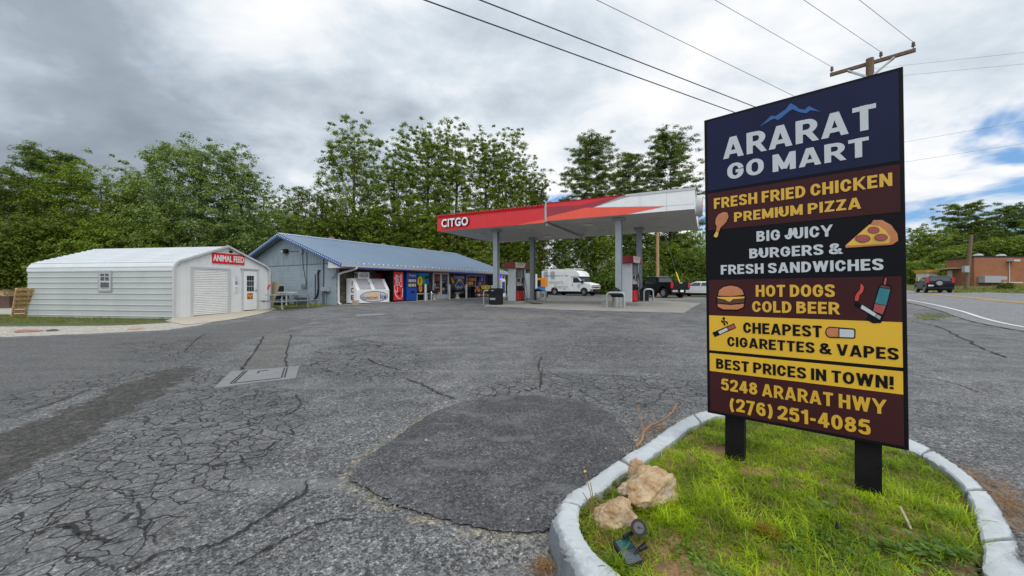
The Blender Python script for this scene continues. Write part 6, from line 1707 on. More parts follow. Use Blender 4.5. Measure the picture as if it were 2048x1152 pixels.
# ------------------------------------------------------------------ pumps
def island(u0, u1, v0, v1, rz):
    c = CN((u0+u1)/2, (v0+v1)/2); z = GZ(c.x, c.y)
    mb = MB(); w_, h_ = (u1-u0)/2, (v1-v0)/2; mb.box(-h_,h_,-w_,w_,-.15,.14)
    o = struct(mb.build('pump_island', concrete, None, bevel=.02)); o.location = (c.x, c.y, z); o.rotation_euler = (0,0,rz); return z+.14
PRZ = math.atan2(.809,.588)
z1 = island(2.75,5.15,1.9,4.8,PRZ); z2 = island(10.2,12.5,1.4,4.2,PRZ)
def pump(label, p):
    t = thing('fuel_pump', label, 'fuel pump', p, PRZ, 'fuel pumps under the canopy')
    for x in (-.63,.47):
        mb = MB(); mb.box(x,x+.16,-.28,.28,0,2.12); mb.build('end_panel', pole_light, t, bevel=.015)
    mb = MB(); mb.box(-.47,.47,-.24,.24,.0,.75); mb.box(-.46,.46,-.22,.22,.75,1.48); mb.build('cabinet', black_plastic, t)
    mb = MB(); mb.box(-.40,-.34,-.03,.03,1.48,2.12); mb.build('conduit', grey_paint, t)
    mb = MB(); mb.box(.30,.46,-.16,.16,1.48,2.12); mb.build('upright', grey_paint, t)
    mb = MB(); mb.box(-.86,.80,-.46,.46,2.121,2.50); hd_ = mb.build('header', dark_red, t, bevel=.01)
    for s in (-1, 1):
        fr = Fr((-.86 if s < 0 else .80, .46*s, 2.121), (-s,0,0))
        fr = Fr((-.86,-.46,2.121), (1,0,0)) if s < 0 else Fr((.80,.46,2.121), (-1,0,0))
        mb = MB(); fr.poly(mb, [(.06,.02),(.02,.36),(1.25,.36),(1.05,.02)] if True else [], .002,.006); mb.build('header_print', M('cream print', (.62,.53,.45), .5) if 'cream print' not in bpy.data.materials else bpy.data.materials['cream print'], hd_)
        mb = MB(); mb.text('WELCOME', fr, .25,.20,.9,.30,.008,.02); mb.build('lettering', grey_print, hd_, fix=False)
        fr2 = Fr((-.46,-.24,0), (1,0,0)) if s < 0 else Fr((.46,.24,0), (-1,0,0))
        mb = MB(); fr2.slab(mb, .06,1.16,.62,1.50,-.015,.03); sc_ = mb.build('screen_panel', grey_paint, t)
        mb = MB(); fr2.rect(mb, .10,1.24,.42,1.46,.032); mb.build('screen', car_glass, sc_, fix=False)
        mb = MB(); fr2.slab(mb, .10,.98,.80,1.14,.0,.025); mb.build('price_panel', M('pink sticker', (.62,.42,.42), .5) if 'pink sticker' not in bpy.data.materials else bpy.data.materials['pink sticker'], t)
        for k in range(3):
            mb = MB(); x = .14+k*.27; mb.prism([fr2.p(x-.10,.04,.005),fr2.p(x-.09,.62,.005),fr2.p(x+.08,.68,.005),fr2.p(x+.10,.04,.005)], fr2.n*.14); nz = mb.build('nozzle_boot', [red_paint, red_plastic, red_plastic][k], t, bevel=.03)
            mb = MB(); mb.tube([fr2.p(x,.66,.10),fr2.p(x,.80,.13),fr2.p(x+.02,.92,.06)], [.035,.04,.025], 7); mb.build('nozzle', black_plastic, nz)
            mb = MB(); mb.tube(catmull([fr2.p(x+.02,.78,.14),fr2.p(x+.13,.35,.22),fr2.p(x+.16,.10,.25),fr2.p(x+.26,.12,.25),fr2.p(x+.28,.9,.2),fr2.p(.80,1.7,.08),fr2.p(.80,2.1,.05)], 5), .016, 5); mb.build('hose', rubber, nz)
    return t
p1 = CN(3.95,3.35); p1.z = z1
pm1 = pump('fuel pump nearer the store with hose lying on the ground', p1)
p2 = CN(11.35,2.75); p2.z = z2
pm2 = dup(pm1, p2, PRZ, 'fuel pump on the right island nearer the sign')
mb = MB(); mb.tube(catmull([CW3(4.55,2.9,z1+.25), CW3(4.9,2.6,z1+.02), CW3(5.5,2.3,z1-.08), CW3(6.3,2.1,z1-.11), CW3(5.6,2.0,z1-.11)], 6), .022, 6); tag(mb.build('hose', rubber), 'black fuel hose trailing off the left pump island', 'hose')
t = thing('air_machine', 'tall white and grey kiosk behind the left pump', 'machine', GS(at(1062,600,33)), CRZ); 
mb = MB(); mb.box(-.45,.45,-.35,.35,0,2.05); mb.build('cabinet', white_paint, t, bevel=.02)
mb = MB(); mb.box(-.47,.1,-.37,-.351,.1,2.12); mb.build('side_panel', pole_light, t); mb = MB(); mb.box(.12,.42,-.358,-.352,1.35,1.95); pn = mb.build('notice', black_plastic, t); mb = MB(); mb.box(.14,.40,-.364,-.359,1.42,1.92); mb.build('notice_print', white_paint, pn)
t = thing('propane_cage', 'yellow framed locker with black arrow sign beside the back column', 'locker', GS(at(1078,597,35)), CRZ)
mb = MB(); mb.box(-.75,.75,-.3,.3,.9,1.75); mb.build('panel', orange_vinyl, t); mb = MB(); mb.box(-.72,.30,-.306,-.301,.95,1.55); mb.build('mesh', black_plastic, t)
mb = MB(); mb.box(-.5,.75,-.32,-.301,.55,.95); mb.build('sign_panel', cyan_vinyl, t); mb = MB(); mb.box(-.75,.75,-.28,.3,0,.5); mb.build('base', black_plastic, t)
t = thing('price_board', 'small white notice board standing by the rear hoop guard', 'sign', GS(at(1083,602,29.5)), CRZ); mb = MB(); mb.box(-.3,.3,-.02,.02,.1,.65); mb.box(-.02,.02,-.02,.02,-.1,.1); mb.build('panel', white_paint, t); mb = MB(); mb.box(-.05,.22,-.026,-.021,.2,.5); mb.build('print', grey_print, t)

# hoop guards and bins
def hoop(label, p, rz, wd, ht, first=None):
    t = thing('hoop_guard', label, 'guard rail', p, rz, 'pipe guards at the pump islands')
    r = .17; pts = [(-wd/2,0,-.1),(-wd/2,0,ht-r)]+[(-wd/2+r-r*math.cos(a),0,ht-r+r*math.sin(a)) for a in (R(30),R(60),R(90))]+[(wd/2-r+r*math.sin(a),0,ht-r+r*math.cos(a)) for a in (0,R(30),R(60))]+[(wd/2,0,ht-r),(wd/2,0,-.1)]
    mb = MB(); mb.tube(pts, .052, 8); mb.build('pipe', steel, t, smooth=True)
for px, py, wd, ht, lab, a in ((977.5,609,.72,.86,'steel hoop guard in front of the black square bin',CRZ), (1231,616,.86,.76,'steel hoop guard in front of the steel bin',CRZ), (1083,602,.62,.82,'steel hoop guard behind the rear left column',CRZ+.5), (1297,606.5,.55,.82,'steel hoop guard behind the right pump',CRZ+.5)):
    hoop(lab, G(px, py), a, wd, ht)
t = thing('square_bin', 'black square litter bin with sloped top by the front left column', 'bin', G(992,609.5), CRZ-.2)
mb = MB(); mb.box(-.31,.31,-.31,.31,0,.80); mb.build('body', black_plastic, t, bevel=.03); mb = MB(); mb.loft([[(-.33,-.33,.80),(.33,-.33,.80),(.33,.33,.80),(-.33,.33,.80)],[(-.33,-.33,.90),(.33,-.33,.90),(.33,.33,.90),(-.33,.33,.90)],[(-.24,-.24,1.0),(.24,-.24,1.0),(.24,.24,1.0),(-.24,.24,1.0)]]); mb.build('lid', black_plastic, t)
mb = MB(); mb.box(-.22,.22,-.316,-.311,.3,.42); mb.box(-.1,.1,-.336,-.331,.83,.88); mb.build('label_strip', grey_print, t)
g = G(1236,614); t = thing('steel_bin', 'polished steel litter bin with black lid by the right column', 'bin', g)
mb = MB(); mb.lathe([(.28,.0),(.28,.52)], (0,0,0), 20); mb.build('body', chrome, t, smooth=True)
mb = MB(); mb.lathe([(.30,.50),(.36,.56),(.37,.64),(.28,.70),(.20,.76),(.12,.80),(.02,.81)], (0,0,0), 20); mb.build('lid', black_plastic, t, smooth=True)
mb = MB(); mb.prism([(-.22,-.1,.78),(.15,-.05,.78),(.10,.1,.90),(-.08,.1,1.0),(-.2,.05,.92)], (0,.12,0)); mb.build('liner', black_plastic, t)
for (px, py, lab, kind) in ((1289,606,'black bin behind the right pump beside its hoop guard',0),(1076,602,'small steel bin behind the rear left column',1)):
    t = thing('litter_bin', lab, 'bin', G(px, py)); mb = MB()
    mb.lathe([(.24,0),(.25,.7)], (0,0,0), 14); mb.build('body', black_plastic if kind == 0 else chrome, t, smooth=True); mb = MB(); mb.lathe([(.27,.7),(.27,.8),(.15,.9),(.02,.92)], (0,0,0), 14); mb.build('lid', black_plastic, t, smooth=True)

# ------------------------------------------------------------------ vehicles
def wheel(t, x, y, r, w_, rim=None, steer=0):
    mb = MB(); mb.lathe([(r*.55,-w_/2),(r*.93,-w_/2),(r,-w_*.35),(r,w_*.35),(r*.93,w_/2),(r*.55,w_/2)], (0,0,0), 22, 'y'); o = mb.build('wheel', rubber, t, smooth=True); o.location = (x,y,r); o.rotation_euler = (0,0,steer)
    s = 1 if y > 0 else -1
    mb = MB()
    mb.lathe([(r*.60,-.02*s),(r*.58,.01*s),(r*.2,.0),(r*.15,.03*s)], (0,w_*.46*s*-1 if False else 0,0), 18, 'y')
    for k in range(5):
        a = 2*PI*k/5; mb.bar((r*.12*math.cos(a),.02*s,r*.12*math.sin(a)),(r*.56*math.cos(a),.02*s,r*.56*math.sin(a)), r*.14, .02, up=(0,1,0))
    q = mb.build('rim', rim or steel, o); q.location = (0, w_*.45*s, 0)
def archprofile(pts, wheels, r):
    """body side outline (x,z) along the bottom, with wheel arches cut out; wheels listed front to back"""
    out = []
    for x in wheels:
        out += [(x+r*math.cos(a), max(pts[1], r*.78+r*math.sin(a)*1.0-r*.12)) for a in [k*PI/9 for k in range(10)]]
    return out
def body(t, name, m, profile, w_, inset=.05, bevel=.03):
    """closed side outline extruded across with slightly pulled-in sides"""
    cx = sum(p[0] for p in profile)/len(profile); cz = sum(p[1] for p in profile)/len(profile)
    loops = []
    for y, s in ((-w_,.985),(-w_+.06,1),(w_-.06,1),(w_,.985)):
        loops.append([(cx+(x-cx)*s, y, cz+(z-cz)*s) for x, z in profile])
    mb = MB(); mb.loft(loops); return mb.build(name, m, t, smooth=True)

# box van
vp = GS(at(1140,590,41.5)); t = thing('box_van', 'white box van with grey lettering and ladder rack facing right', 'van', vp, R(-40))
w_ = 1.05
arch = lambda x, r: [(x+r*math.cos(a), .42+r*math.sin(a)*.9) for a in [k*PI/8 for k in range(9)]]
bx = [(.75,.45)]+arch(-1.35,.50)+[(-3.05,.45),(-3.05,2.68),(.6,2.68),(1.0,2.66),(1.45,2.55),(1.75,2.30),(1.85,2.0),(.75,2.0)]
body(t, 'box_body', white_paint, bx, w_)
cb_ = [(3.05,.55)]+arch(2.25,.48)+[(1.6,.45),(.76,.45),(.76,1.98),(1.55,1.98),(2.05,1.40),(2.95,1.22),(3.10,1.05),(3.12,.70)]
body(t, 'cab', white_paint, cb_, .97)
mb = MB(); mb.prism([(1.64,-.88,1.90),(1.64,.88,1.90),(2.09,.84,1.42),(2.09,-.84,1.42)], (.03,0,.04)); mb.build('windshield', car_glass, t)
for s in (-1, 1):
    mb = MB(); mb.prism([(.98,.975*s,1.36),(.98,.975*s,1.86),(1.5,.975*s,1.86),(1.90,.975*s,1.38)], (0,.008*s,0)); mb.build('side_window', car_glass, t)
    mb = MB(); mb.box(2.0,2.2,.98*s,1.2*s,1.30,1.55); mb.build('mirror', black_plastic, t)
    mb = MB(); mb.box(3.02,3.14,.55*s,.93*s,.92,1.10); mb.build('headlight', headlamp, t)
    mb = MB(); mb.box(3.02,3.145,.55*s,.95*s,.80,.915); mb.build('indicator', amber, t)
    mb = MB(); mb.box(.86,.90,.975*s,1.0*s,1.0,1.22); mb.build('handle', black_plastic, t)
mb = MB(); mb.box(3.08,3.15,-.54,.54,.82,.92); mb.box(3.08,3.15,-.54,.54,1.02,1.08); mb.build('grille', black_plastic, t)
mb = MB(); mb.box(3.08,3.16,-.54,.54,.93,1.01); mb.build('grille_bar', offwhite, t)
mb = MB(); mb.box(2.98,3.26,-1.0,1.0,.45,.70); mb.build('bumper', chrome, t, bevel=.03)
mb = MB(); mb.box(-3.0,3.0,-.8,.8,.28,.46); mb.build('chassis', black_plastic, t)
for x in (-1.35,2.25):
    for s in (-1, 1): wheel(t, x, .84*s, .37, .26, steel, -.35 if x > 0 else 0)
mb = MB()
for y in (-.85,.85): mb.tube([(-2.9,y,2.80),(1.2,y,2.80)], .03, 6)
for x in (-2.6,-1.3,0,1.0): mb.tube([(x,-.85,2.68),(x,-.85,2.86),(x,.85,2.86),(x,.85,2.68)], .025, 6)
mb.build('roof_rack', offwhite, t)
fr = Fr((-3.05,-w_,0), (1,0,0))
mb = MB(); mb.text('Davenport', fr, .28,1.20,2.95,1.72,.008,0,.25) if False else mb.text('Davenport', fr, .25,1.12,2.85,1.62,.008,0.0,.25); mb.text('Energy', fr, 1.7,.62,3.45,1.12,.008,0.0,.25); mb.build('lettering', grey_print, t, fix=False)
mb = MB(); mb.text('Delivering', fr, .55,1.98,1.7,2.2,.010,.015); mb.text('Energy to', fr, 1.75,1.98,2.85,2.2,.010,.015); mb.build('lettering', sign_blue, t, fix=False)
mb = MB(); mb.text('You', fr, 2.95,2.0,3.45,2.22,.010,.015); mb.build('lettering', pr_red, t, fix=False)
for x0 in (.45,1.35):
    mb = MB(); pts = [(x0+.35,2.56),(x0+.35,1.72)]
    for k in range(9): pts += [(x0-.02-.03*math.sin(k*PI/8),1.74+k*.10),(x0-.12-.14*math.sin(k*PI/8),1.79+k*.10)]
    fr.poly(mb, [(x0+.42,1.72)]+pts[2:]+[(x0+.42,2.6)], .006,.008); mb.build('half_sun_emblem', M('silver emblem', (.36,.37,.39), .5) if 'silver emblem' not in bpy.data.materials else bpy.data.materials['silver emblem'], t)
fr = Fr((.76,-.97,0), (1,0,0)); mb = MB(); fr.poly(mb, [(.80+.16*math.cos(a),1.02+.24*math.sin(a)) for a in [-1.4+k*.28 for k in range(11)]]+[(.80+.09*math.cos(a),1.02+.17*math.sin(a)) for a in [1.4-k*.28 for k in range(11)]], .006,.008); mb.build('door_emblem', blue_print, t); mb = MB(); fr.poly(mb, [(.70+.07*math.cos(k),1.02+.09*math.sin(k)) for k in np.arange(0,6.2,.5)], .006,.008); mb.build('door_emblem', pr_cheese, t)

# pickup seen from behind
pp = GS(at(1319,594,36.3)); t = thing('pickup_truck', 'black pickup truck seen from behind beside the right pump', 'pickup', pp, R(90+17))
w_ = 1.0; arch = lambda x, r: [(x+r*math.cos(a), .50+r*math.sin(a)) for a in [k*PI/8 for k in range(9)]]
pf = [(2.9,.55)]+arch(1.95,.56)+arch(-1.75,.56)+[(-2.75,.62),(-2.80,.85),(-2.80,1.42),(-.75,1.44),(-.7,1.24),(1.2,1.22),(1.6,1.18),(2.75,1.10),(2.92,.95)]
body(t, 'body', black_paint, pf, w_)
mb = MB(); mb.loft([[(-.95,-.92,1.22),(-.95,.92,1.22),(1.55,.92,1.20),(1.55,-.92,1.20)],[(-.72,-.76,1.86),(-.72,.76,1.86),(.75,.76,1.88),(.75,-.76,1.88)],[(-.60,-.66,1.93),(-.60,.66,1.93),(.62,.66,1.94),(.62,-.66,1.94)]]); mb.build('cabin', black_paint, t, smooth=True)
mb = MB(); mb.prism([(-.93,-.74,1.32),(-.93,.74,1.32),(-.76,.66,1.80),(-.76,-.66,1.80)], (-.02,0,0)); mb.build('rear_window', car_glass, t)
for s in (-1, 1):
    mb = MB(); mb.prism([(-.62,.885*s,1.30),(-.50,.80*s,1.80),(.62,.795*s,1.82),(1.22,.885*s,1.28)], (0,.02*s,0)); mb.build('side_window', car_glass, t)
    mb = MB(); mb.box(-2.825,-2.70,.80*s,1.012*s,.88,1.38); mb.build('tail_light', tail_red, t)
    mb = MB(); mb.box(-2.98,-2.80,.42*s,.98*s,.52,.72); mb.build('bumper', chrome, t, bevel=.02)
    mb = MB(); mb.box(1.15,1.3,.92*s,1.15*s,1.25,1.42); mb.build('mirror', black_paint, t)
mb = MB(); mb.box(-2.83,-2.801,-.78,.78,.80,1.42); tg = mb.build('tailgate', black_paint, t, bevel=.01)
mb = MB(); mb.box(-2.85,-2.831,-.16,.16,1.30,1.38); mb.build('handle', chrome, tg)
mb = MB(); mb.box(-2.96,-2.81,-.42,.42,.50,.66); mb.build('step_pad', black_plastic, t)
mb = MB(); mb.box(-2.985,-2.961,-.17,.17,.54,.72); mb.build('number_plate', white_paint, t)
mb = MB(); mb.box(-.45,.45,-.70,.70,1.941,1.96); mb.build('roof_strip', chrome, t)
mb = MB(); mb.box(-2.6,2.6,-.7,.7,.40,.58); mb.build('chassis', black_plastic, t)
for x in (1.95,-1.75):
    for s in (-1, 1): wheel(t, x, .86*s, .43, .28, steel)

# white sedan, half hidden behind the sign
pp = GS(at(1400,594,37.6)); t = thing('sedan_car', 'white sedan parked beside the pickup and partly behind the big sign', 'car', pp, R(128))
w_ = .92; arch = lambda x, r: [(x+r*math.cos(a), .34+r*math.sin(a)) for a in [k*PI/8 for k in range(9)]]
pf = [(2.42,.30)]+arch(1.52,.41)+arch(-1.52,.41)+[(-2.40,.34),(-2.52,.6),(-2.48,.98),(-1.9,1.03),(-1.2,1.00),(1.0,.98),(2.0,.90),(2.45,.78),(2.52,.55)]
body(t, 'body', white_paint, pf, w_)
mb = MB(); mb.loft([[(-1.95,-.84,1.0),(-1.95,.84,1.0),(1.15,.84,.96),(1.15,-.84,.96)],[(-1.15,-.66,1.40),(-1.15,.66,1.40),(.25,.66,1.40),(.25,-.66,1.40)],[(-.95,-.58,1.455),(-.95,.58,1.455),(.05,.58,1.455),(.05,-.58,1.455)]]); mb.build('cabin', white_paint, t, smooth=True)
for s in (-1, 1):
    for a, b in (((-.55,1.05),(.52,.16)),((-1.45,-.62),(-.02,0))): pass
    mb = MB(); mb.prism([(-.42,.842*s,1.02),(-.42,.70*s,1.36),(.20,.695*s,1.36),(.88,.84*s,1.02)], (0,.012*s,.004)); mb.build('side_window', car_glass, t)
    mb = MB(); mb.prism([(-1.55,.842*s,1.04),(-1.08,.70*s,1.36),(-.50,.70*s,1.36),(-.50,.842*s,1.03)], (0,.012*s,.004)); mb.build('side_window', car_glass, t)
    mb = MB(); mb.box(.80,.98,.86*s,1.03*s,1.0,1.13); mb.build('mirror', white_paint, t)
    mb = MB(); mb.box(2.3,2.49,.50*s,.86*s,.62,.76); mb.build('headlight', headlamp, t)
    mb = MB(); mb.box(-2.53,-2.4,.45*s,.86*s,.72,.9); mb.build('tail_light', tail_red, t)
    mb = MB(); mb.box(-.5,.9,.905*s,.928*s,.52,.545); mb.box(-.468,-.460,.905*s,.924*s,.45,.98); mb.build('door_trim', trim_metal, t)
mb = MB(); mb.prism([(1.10,-.72,1.0),(1.10,.72,1.0),(.28,.62,1.38),(.28,-.62,1.38)], (.03,0,.03)); mb.build('windshield', car_glass, t)
mb = MB(); mb.box(-2.2,2.2,-.75,.75,.18,.34); mb.build('chassis', black_plastic, t)
for x in (1.52,-1.52):
    for s in (-1, 1): wheel(t, x, .80*s, .345, .22, chrome)

# dark suv with a spare wheel on the road
pp = at(1866,584,37.5); pp = GS(pp, .012); t = thing('compact_suv', 'dark suv with rear spare wheel driving away on the road', 'suv', pp, math.atan2(.82,.57))
w_ = .90; arch = lambda x, r: [(x+r*math.cos(a), .38+r*math.sin(a)) for a in [k*PI/8 for k in range(9)]]
dkblue = M('dark blue car paint', (.010,.011,.020), .3, 0, .1, 3, spec=.3)
pf = [(2.0,.36)]+arch(1.3,.42)+arch(-1.3,.42)+[(-1.95,.40),(-2.05,.6),(-2.03,1.02),(1.0,1.0),(1.8,.92),(2.08,.72)]
body(t, 'body', dkblue, pf, w_)
mb = MB(); mb.loft([[(-2.02,-.84,1.0),(-2.02,.84,1.0),(1.05,.84,.98),(1.05,-.84,.98)],[(-1.80,-.72,1.50),(-1.80,.72,1.50),(.25,.70,1.52),(.25,-.70,1.52)],[(-1.70,-.64,1.58),(-1.70,.64,1.58),(.05,.62,1.60),(.05,-.62,1.60)]]); mb.build('cabin', dkblue, t, smooth=True)
mb = MB(); mb.prism([(-2.0,-.70,1.10),(-2.0,.70,1.10),(-1.84,.62,1.46),(-1.84,-.62,1.46)], (-.025,0,0)); mb.build('rear_window', car_glass, t)
for s in (-1, 1):
    mb = MB(); mb.prism([(-1.55,.835*s,1.06),(-1.5,.745*s,1.46),(.18,.73*s,1.47),(.78,.838*s,1.04)], (0,.012*s,0)); mb.build('side_window', car_glass, t)
    mb = MB(); mb.box(-2.06,-1.92,.72*s,.90*s,.95,1.42); mb.build('tail_light', tail_red, t)
    mb = MB(); mb.box(.72,.86,.86*s,1.03*s,1.0,1.14); mb.build('mirror', dkblue, t)
mb = MB(); mb.lathe([(.30,0),(.32,-.04),(.32,-.18),(.22,-.20)], (-2.06,.10,.92), 18, 'x'); sw = mb.build('spare_wheel', rubber, t, smooth=True)
mb = MB(); mb.lathe([(.20,0),(.20,-.012),(.05,-.015)], (-2.262,.10,.92), 16, 'x'); mb.build('wheel_cover', grey_print, sw)
mb = MB(); mb.box(-2.07,-2.045,.42,.78,.62,.76); mb.build('number_plate', white_paint, t)
mb = MB(); mb.box(-2.12,-1.95,-.88,.88,.36,.58); mb.build('bumper', black_plastic, t, bevel=.02)
mb = MB(); mb.box(-1.6,.0,-.58,.58,1.585,1.612); mb.build('roof_glare', M('roof glare', (.40,.42,.45), .15), t)  # painted sky glare: a pale slab laid over the dark roof
mb = MB(); mb.box(-1.8,1.8,-.7,.7,.24,.38); mb.build('chassis', black_plastic, t)
for x in (1.3,-1.3):
    for s in (-1, 1): wheel(t, x, .78*s, .36, .22, steel)

# ------------------------------------------------------------------ poles and wires
px_, py_ = 13.1, 14.0
t = thing('utility_pole', 'tall wooden utility pole with crossarm rising behind the big sign', 'utility pole', (px_,py_,GZ(px_,py_)))
mb = MB(); mb.tube([(px_,py_,-.3),(px_,py_,9.82)], [.17,.115], 12); wb(mb, 'pole', pole_wood, t, smooth=True)
cl, crr = Vector((12.3,14.8,9.66)), Vector((13.99,13.25,9.68))
mb = MB(); mb.bar(cl, crr, .10, .12); wb(mb, 'crossarm', pole_wood, t, bevel=.008)
ad = (crr-cl).normalized(); side = Vector((ad.y,-ad.x,0))
for o_ in (.07,-.07):
    for s in (-.62,.62):
        mb = MB(); m_ = (cl+crr)/2; mb.bar(m_+ad*s+side*o_+Vector((0,0,-.05)), Vector((px_,py_,9.12))+side*o_, .012, .04); wb(mb, 'brace', steel, t)
tips = [cl+ad*.06, cl.lerp(crr,.62), crr-ad*.06]
for p in tips:
    mb = MB(); mb.lathe([(.018,.05),(.018,.14),(.055,.15),(.055,.19),(.03,.20),(.05,.24),(.045,.28),(.02,.31)], p, 10); wb(mb, 'insulator', M('brown porcelain', (.12,.075,.07), .3) if 'brown porcelain' not in bpy.data.materials else bpy.data.materials['brown porcelain'], t, smooth=True)
def wire(label, a, b, r, m, ext=3.2, name='overhead_wire', sag=.0):
    a, b = Vector(a), Vector(b); pts = []
    for k in range(25):
        s = k/24*ext; p = a.lerp(b, s); p.z += sag*((s-1)*(s)) if False else 0; pts.append(p)
    mb = MB(); mb.tube(pts, r, 5); o = mb.build(name, m); tag(o, label, 'wire', 'overhead wires along the road')
up = Vector((0,0,.29))
wire('thin wire from the left end insulator of the crossarm', tips[0]+up, (5.68,10.7,9.5), .007, wire_light)
wire('thin wire from the middle insulator of the crossarm', tips[1]+up, (8.27,10.85,9.62), .007, wire_light)
wire('thin wire from the right end insulator of the crossarm', tips[2]+up, (9.9,10.9,9.65), .007, wire_light)
wire('thin wire between the crossarm wires and the two thick cables', (px_,py_,7.1), (1.56,7.0,6.73), .006, wire_light, 2.6)
wire('lower of the two thick black cables crossing the sky', (px_,py_,6.06), (-1.31,5.6,5.7), .011, wire_mat, 2.4)
wire('upper of the two thick black cables crossing the sky', (px_,py_,6.42), (-.514,6.15,6.1), .011, wire_mat, 2.4)
wire('topmost wire running right from behind the big sign', (px_,py_,9.44), (17.3,12.94,9.4), .004, wire_light, 6)
wire('second wire running right from behind the big sign', (px_,py_,9.09), (17.5,13.07,9.09), .004, wire_light, 6)
wire('third wire running right at mid height beside the big sign', (px_,py_,6.55), (15.7,11.74,6.55), .004, wire_light, 6)
wire('lowest wire running right beside the big sign', (px_,py_,5.84), (15.6,11.65,5.84), .004, wire_light, 6)
t = thing('utility_pole', 'bare wooden pole behind the black pickup under the canopy', 'utility pole', (15.3,40.2,GZ(15.3,40.2)))
mb = MB(); mb.tube([(0,0,-.3),(0,0,9.2)], [.19,.13], 12); mb.build('pole', M('yellow pine pole', (.36,.22,.11), .8, 0, .2, 3, stretch=(5,5,.5)), t, smooth=True)
ga, gb = at(1352,544,39.4), at(1363.5,577,38.8)
mb = MB(); mb.tube([Vector((15.3,40.2,GZ(15.3,40.2)+8.8)), ga, gb], .014, 5); wb(mb, 'guy_wire', wire_light, t)
mb = MB(); mb.tube([ga, gb+Vector((.05,-.1,-.3))], .055, 8); wb(mb, 'guy_guard', yellow_vinyl, t, smooth=True)
b0, b1 = at(1932,579,42), at(1943,469,42)
t = thing('utility_pole', 'leaning weathered pole in front of the brick building', 'utility pole', b0)
mb = MB(); mb.tube([b0+Vector((0,0,-.3)), b1], [.21,.14], 10); wb(mb, 'pole', wood_dark, t, smooth=True)
mb = MB(); mb.cbox(b0.lerp(b1,.37)+Vector((-.5,-.2,0)), (.5,.3,.7)); wb(mb, 'meter_box', grey_paint, t)

# ------------------------------------------------------------------ brick building and neighbours across the road
A0, B0, C0_, D0 = Vector((57.9,51,0)), Vector((55.6,46,0)), Vector((75,46.6,0)), Vector((77.5,52,0))
bk = thing('brick_building', 'flat roofed red brick building across the road', 'building', (B0.x,B0.y,1.4))
mb = MB(); mb.prism([Vector((p.x,p.y,.6)) for p in (B0,C0_,D0,A0)], (0,0,4.35)); wb(mb, 'wall', brick_red, bk)
mb = MB(); c_ = (A0+B0+C0_+D0)/4; mb.prism([Vector((c_.x+(p.x-c_.x)*1.012, c_.y+(p.y-c_.y)*1.012, 4.95)) for p in (B0,C0_,D0,A0)], (0,0,.17)); wb(mb, 'roof', black_plastic, bk)
lf = Fr((A0.x,A0.y,1.45), B0-A0); rf_ = Fr((B0.x,B0.y,1.45), C0_-B0)
mb = MB(); lf.slab(mb, .35,.25,1.35,2.1,.01,.06); wb(mb, 'door', offwhite, bk)
mb = MB(); lf.slab(mb, -.3,2.25,3.0,2.38,.01,.9); wb(mb, 'awning', fence_tan, bk)
mb = MB(); lf.slab(mb, -.2,-.1,4.5,.10,.01,.5); wb(mb, 'step', concrete, bk)
mb = MB(); rf_.slab(mb, .4,.45,2.4,1.25,.02,.7); rf_.slab(mb, 2.42,.8,3.3,1.2,.02,.6); wb(mb, 'air_conditioner', grey_paint, bk)
mb = MB(); rf_.slab(mb, 2.6,.42,5.0,.52,.02,.8); wb(mb, 'ledge', offwhite, bk)
mb = MB(); mb.tube([rf_.p(4.3,.55,.06), rf_.p(4.3,3.0,.06)], .05, 6); rf_.slab(mb, 4.0,3.0,4.8,3.2,.02,.7); wb(mb, 'wall_lamp', trim_metal, bk)
mb = MB()
for x, y in ((58.5,48),(62,48.5),(68,49)): mb.lathe([(.4,0),(.5,.2),(.3,.4),(.02,.45)], (x,y,5.11), 10)
wb(mb, 'roof_vent', grey_paint, bk)
t = thing('block_wall', 'low tan block wall left of the brick building', 'wall', (55.5,51.5,1.3)); mb = MB(); mb.box(-1.0,2.2,-.15,.15,-.5,1.5); mb.build('wall_body', fence_tan, t)
t = thing('roadside_hut', 'small hut with yellow roof behind the dark suv', 'hut', GS(at(1853,566,53))); mb = MB(); mb.box(-.7,.7,-.7,.7,-.2,1.7); mb.build('wall', offwhite, t); mb = MB(); mb.box(-.85,.85,-.85,.85,1.7,2.1); mb.build('roof', M('ochre roof', (.45,.28,.04), .6), t); mb = MB(); mb.box(-.4,.1,-.72,-.701,.8,1.3); mb.build('window', dark_glass, t)
hc = at(1842,572,78); hz0 = GZ(hc.x, hc.y)
t = thing('pale_house', 'pale gabled house with light roof among the bushes far right', 'house', (hc.x,hc.y,hz0), R(-25))
mb = MB(); mb.prism([(-4,0,-1),(4,0,-1),(4,0,5.0),(0,0,6.9),(-4,0,5.0)], (0,12,0)); mb.build('wall', offwhite, t)
mb = MB(); mb.prism([(4.5,-.5,4.85),(0,-.5,7.0),(0,-.5,7.15),(4.6,-.5,5.0)], (0,13,0)); mb.prism([(-4.5,-.5,4.85),(-4.6,-.5,5.0),(0,-.5,7.15),(0,-.5,7.0)], (0,13,0)); mb.build('roof', M('pale roof', (.45,.45,.44), .6), t)
strip_grass('grass', [Vector((40,34,0)),Vector((47,44.5,0)),Vector((58,45,0)),Vector((75,45,0)),Vector((60,30,0)),Vector((44,30,0))], 9000, .20, 'mown grass verge between the road and the brick building', 75, grass_dry, .05, 4)
strip_grass('grass', W([(1825,630),(1870,625),(1912,633),(1880,641),(1830,640)]), 500, .10, 'grass tuft in the lot edge beside the road', 76, grass_dry, .012, 7)

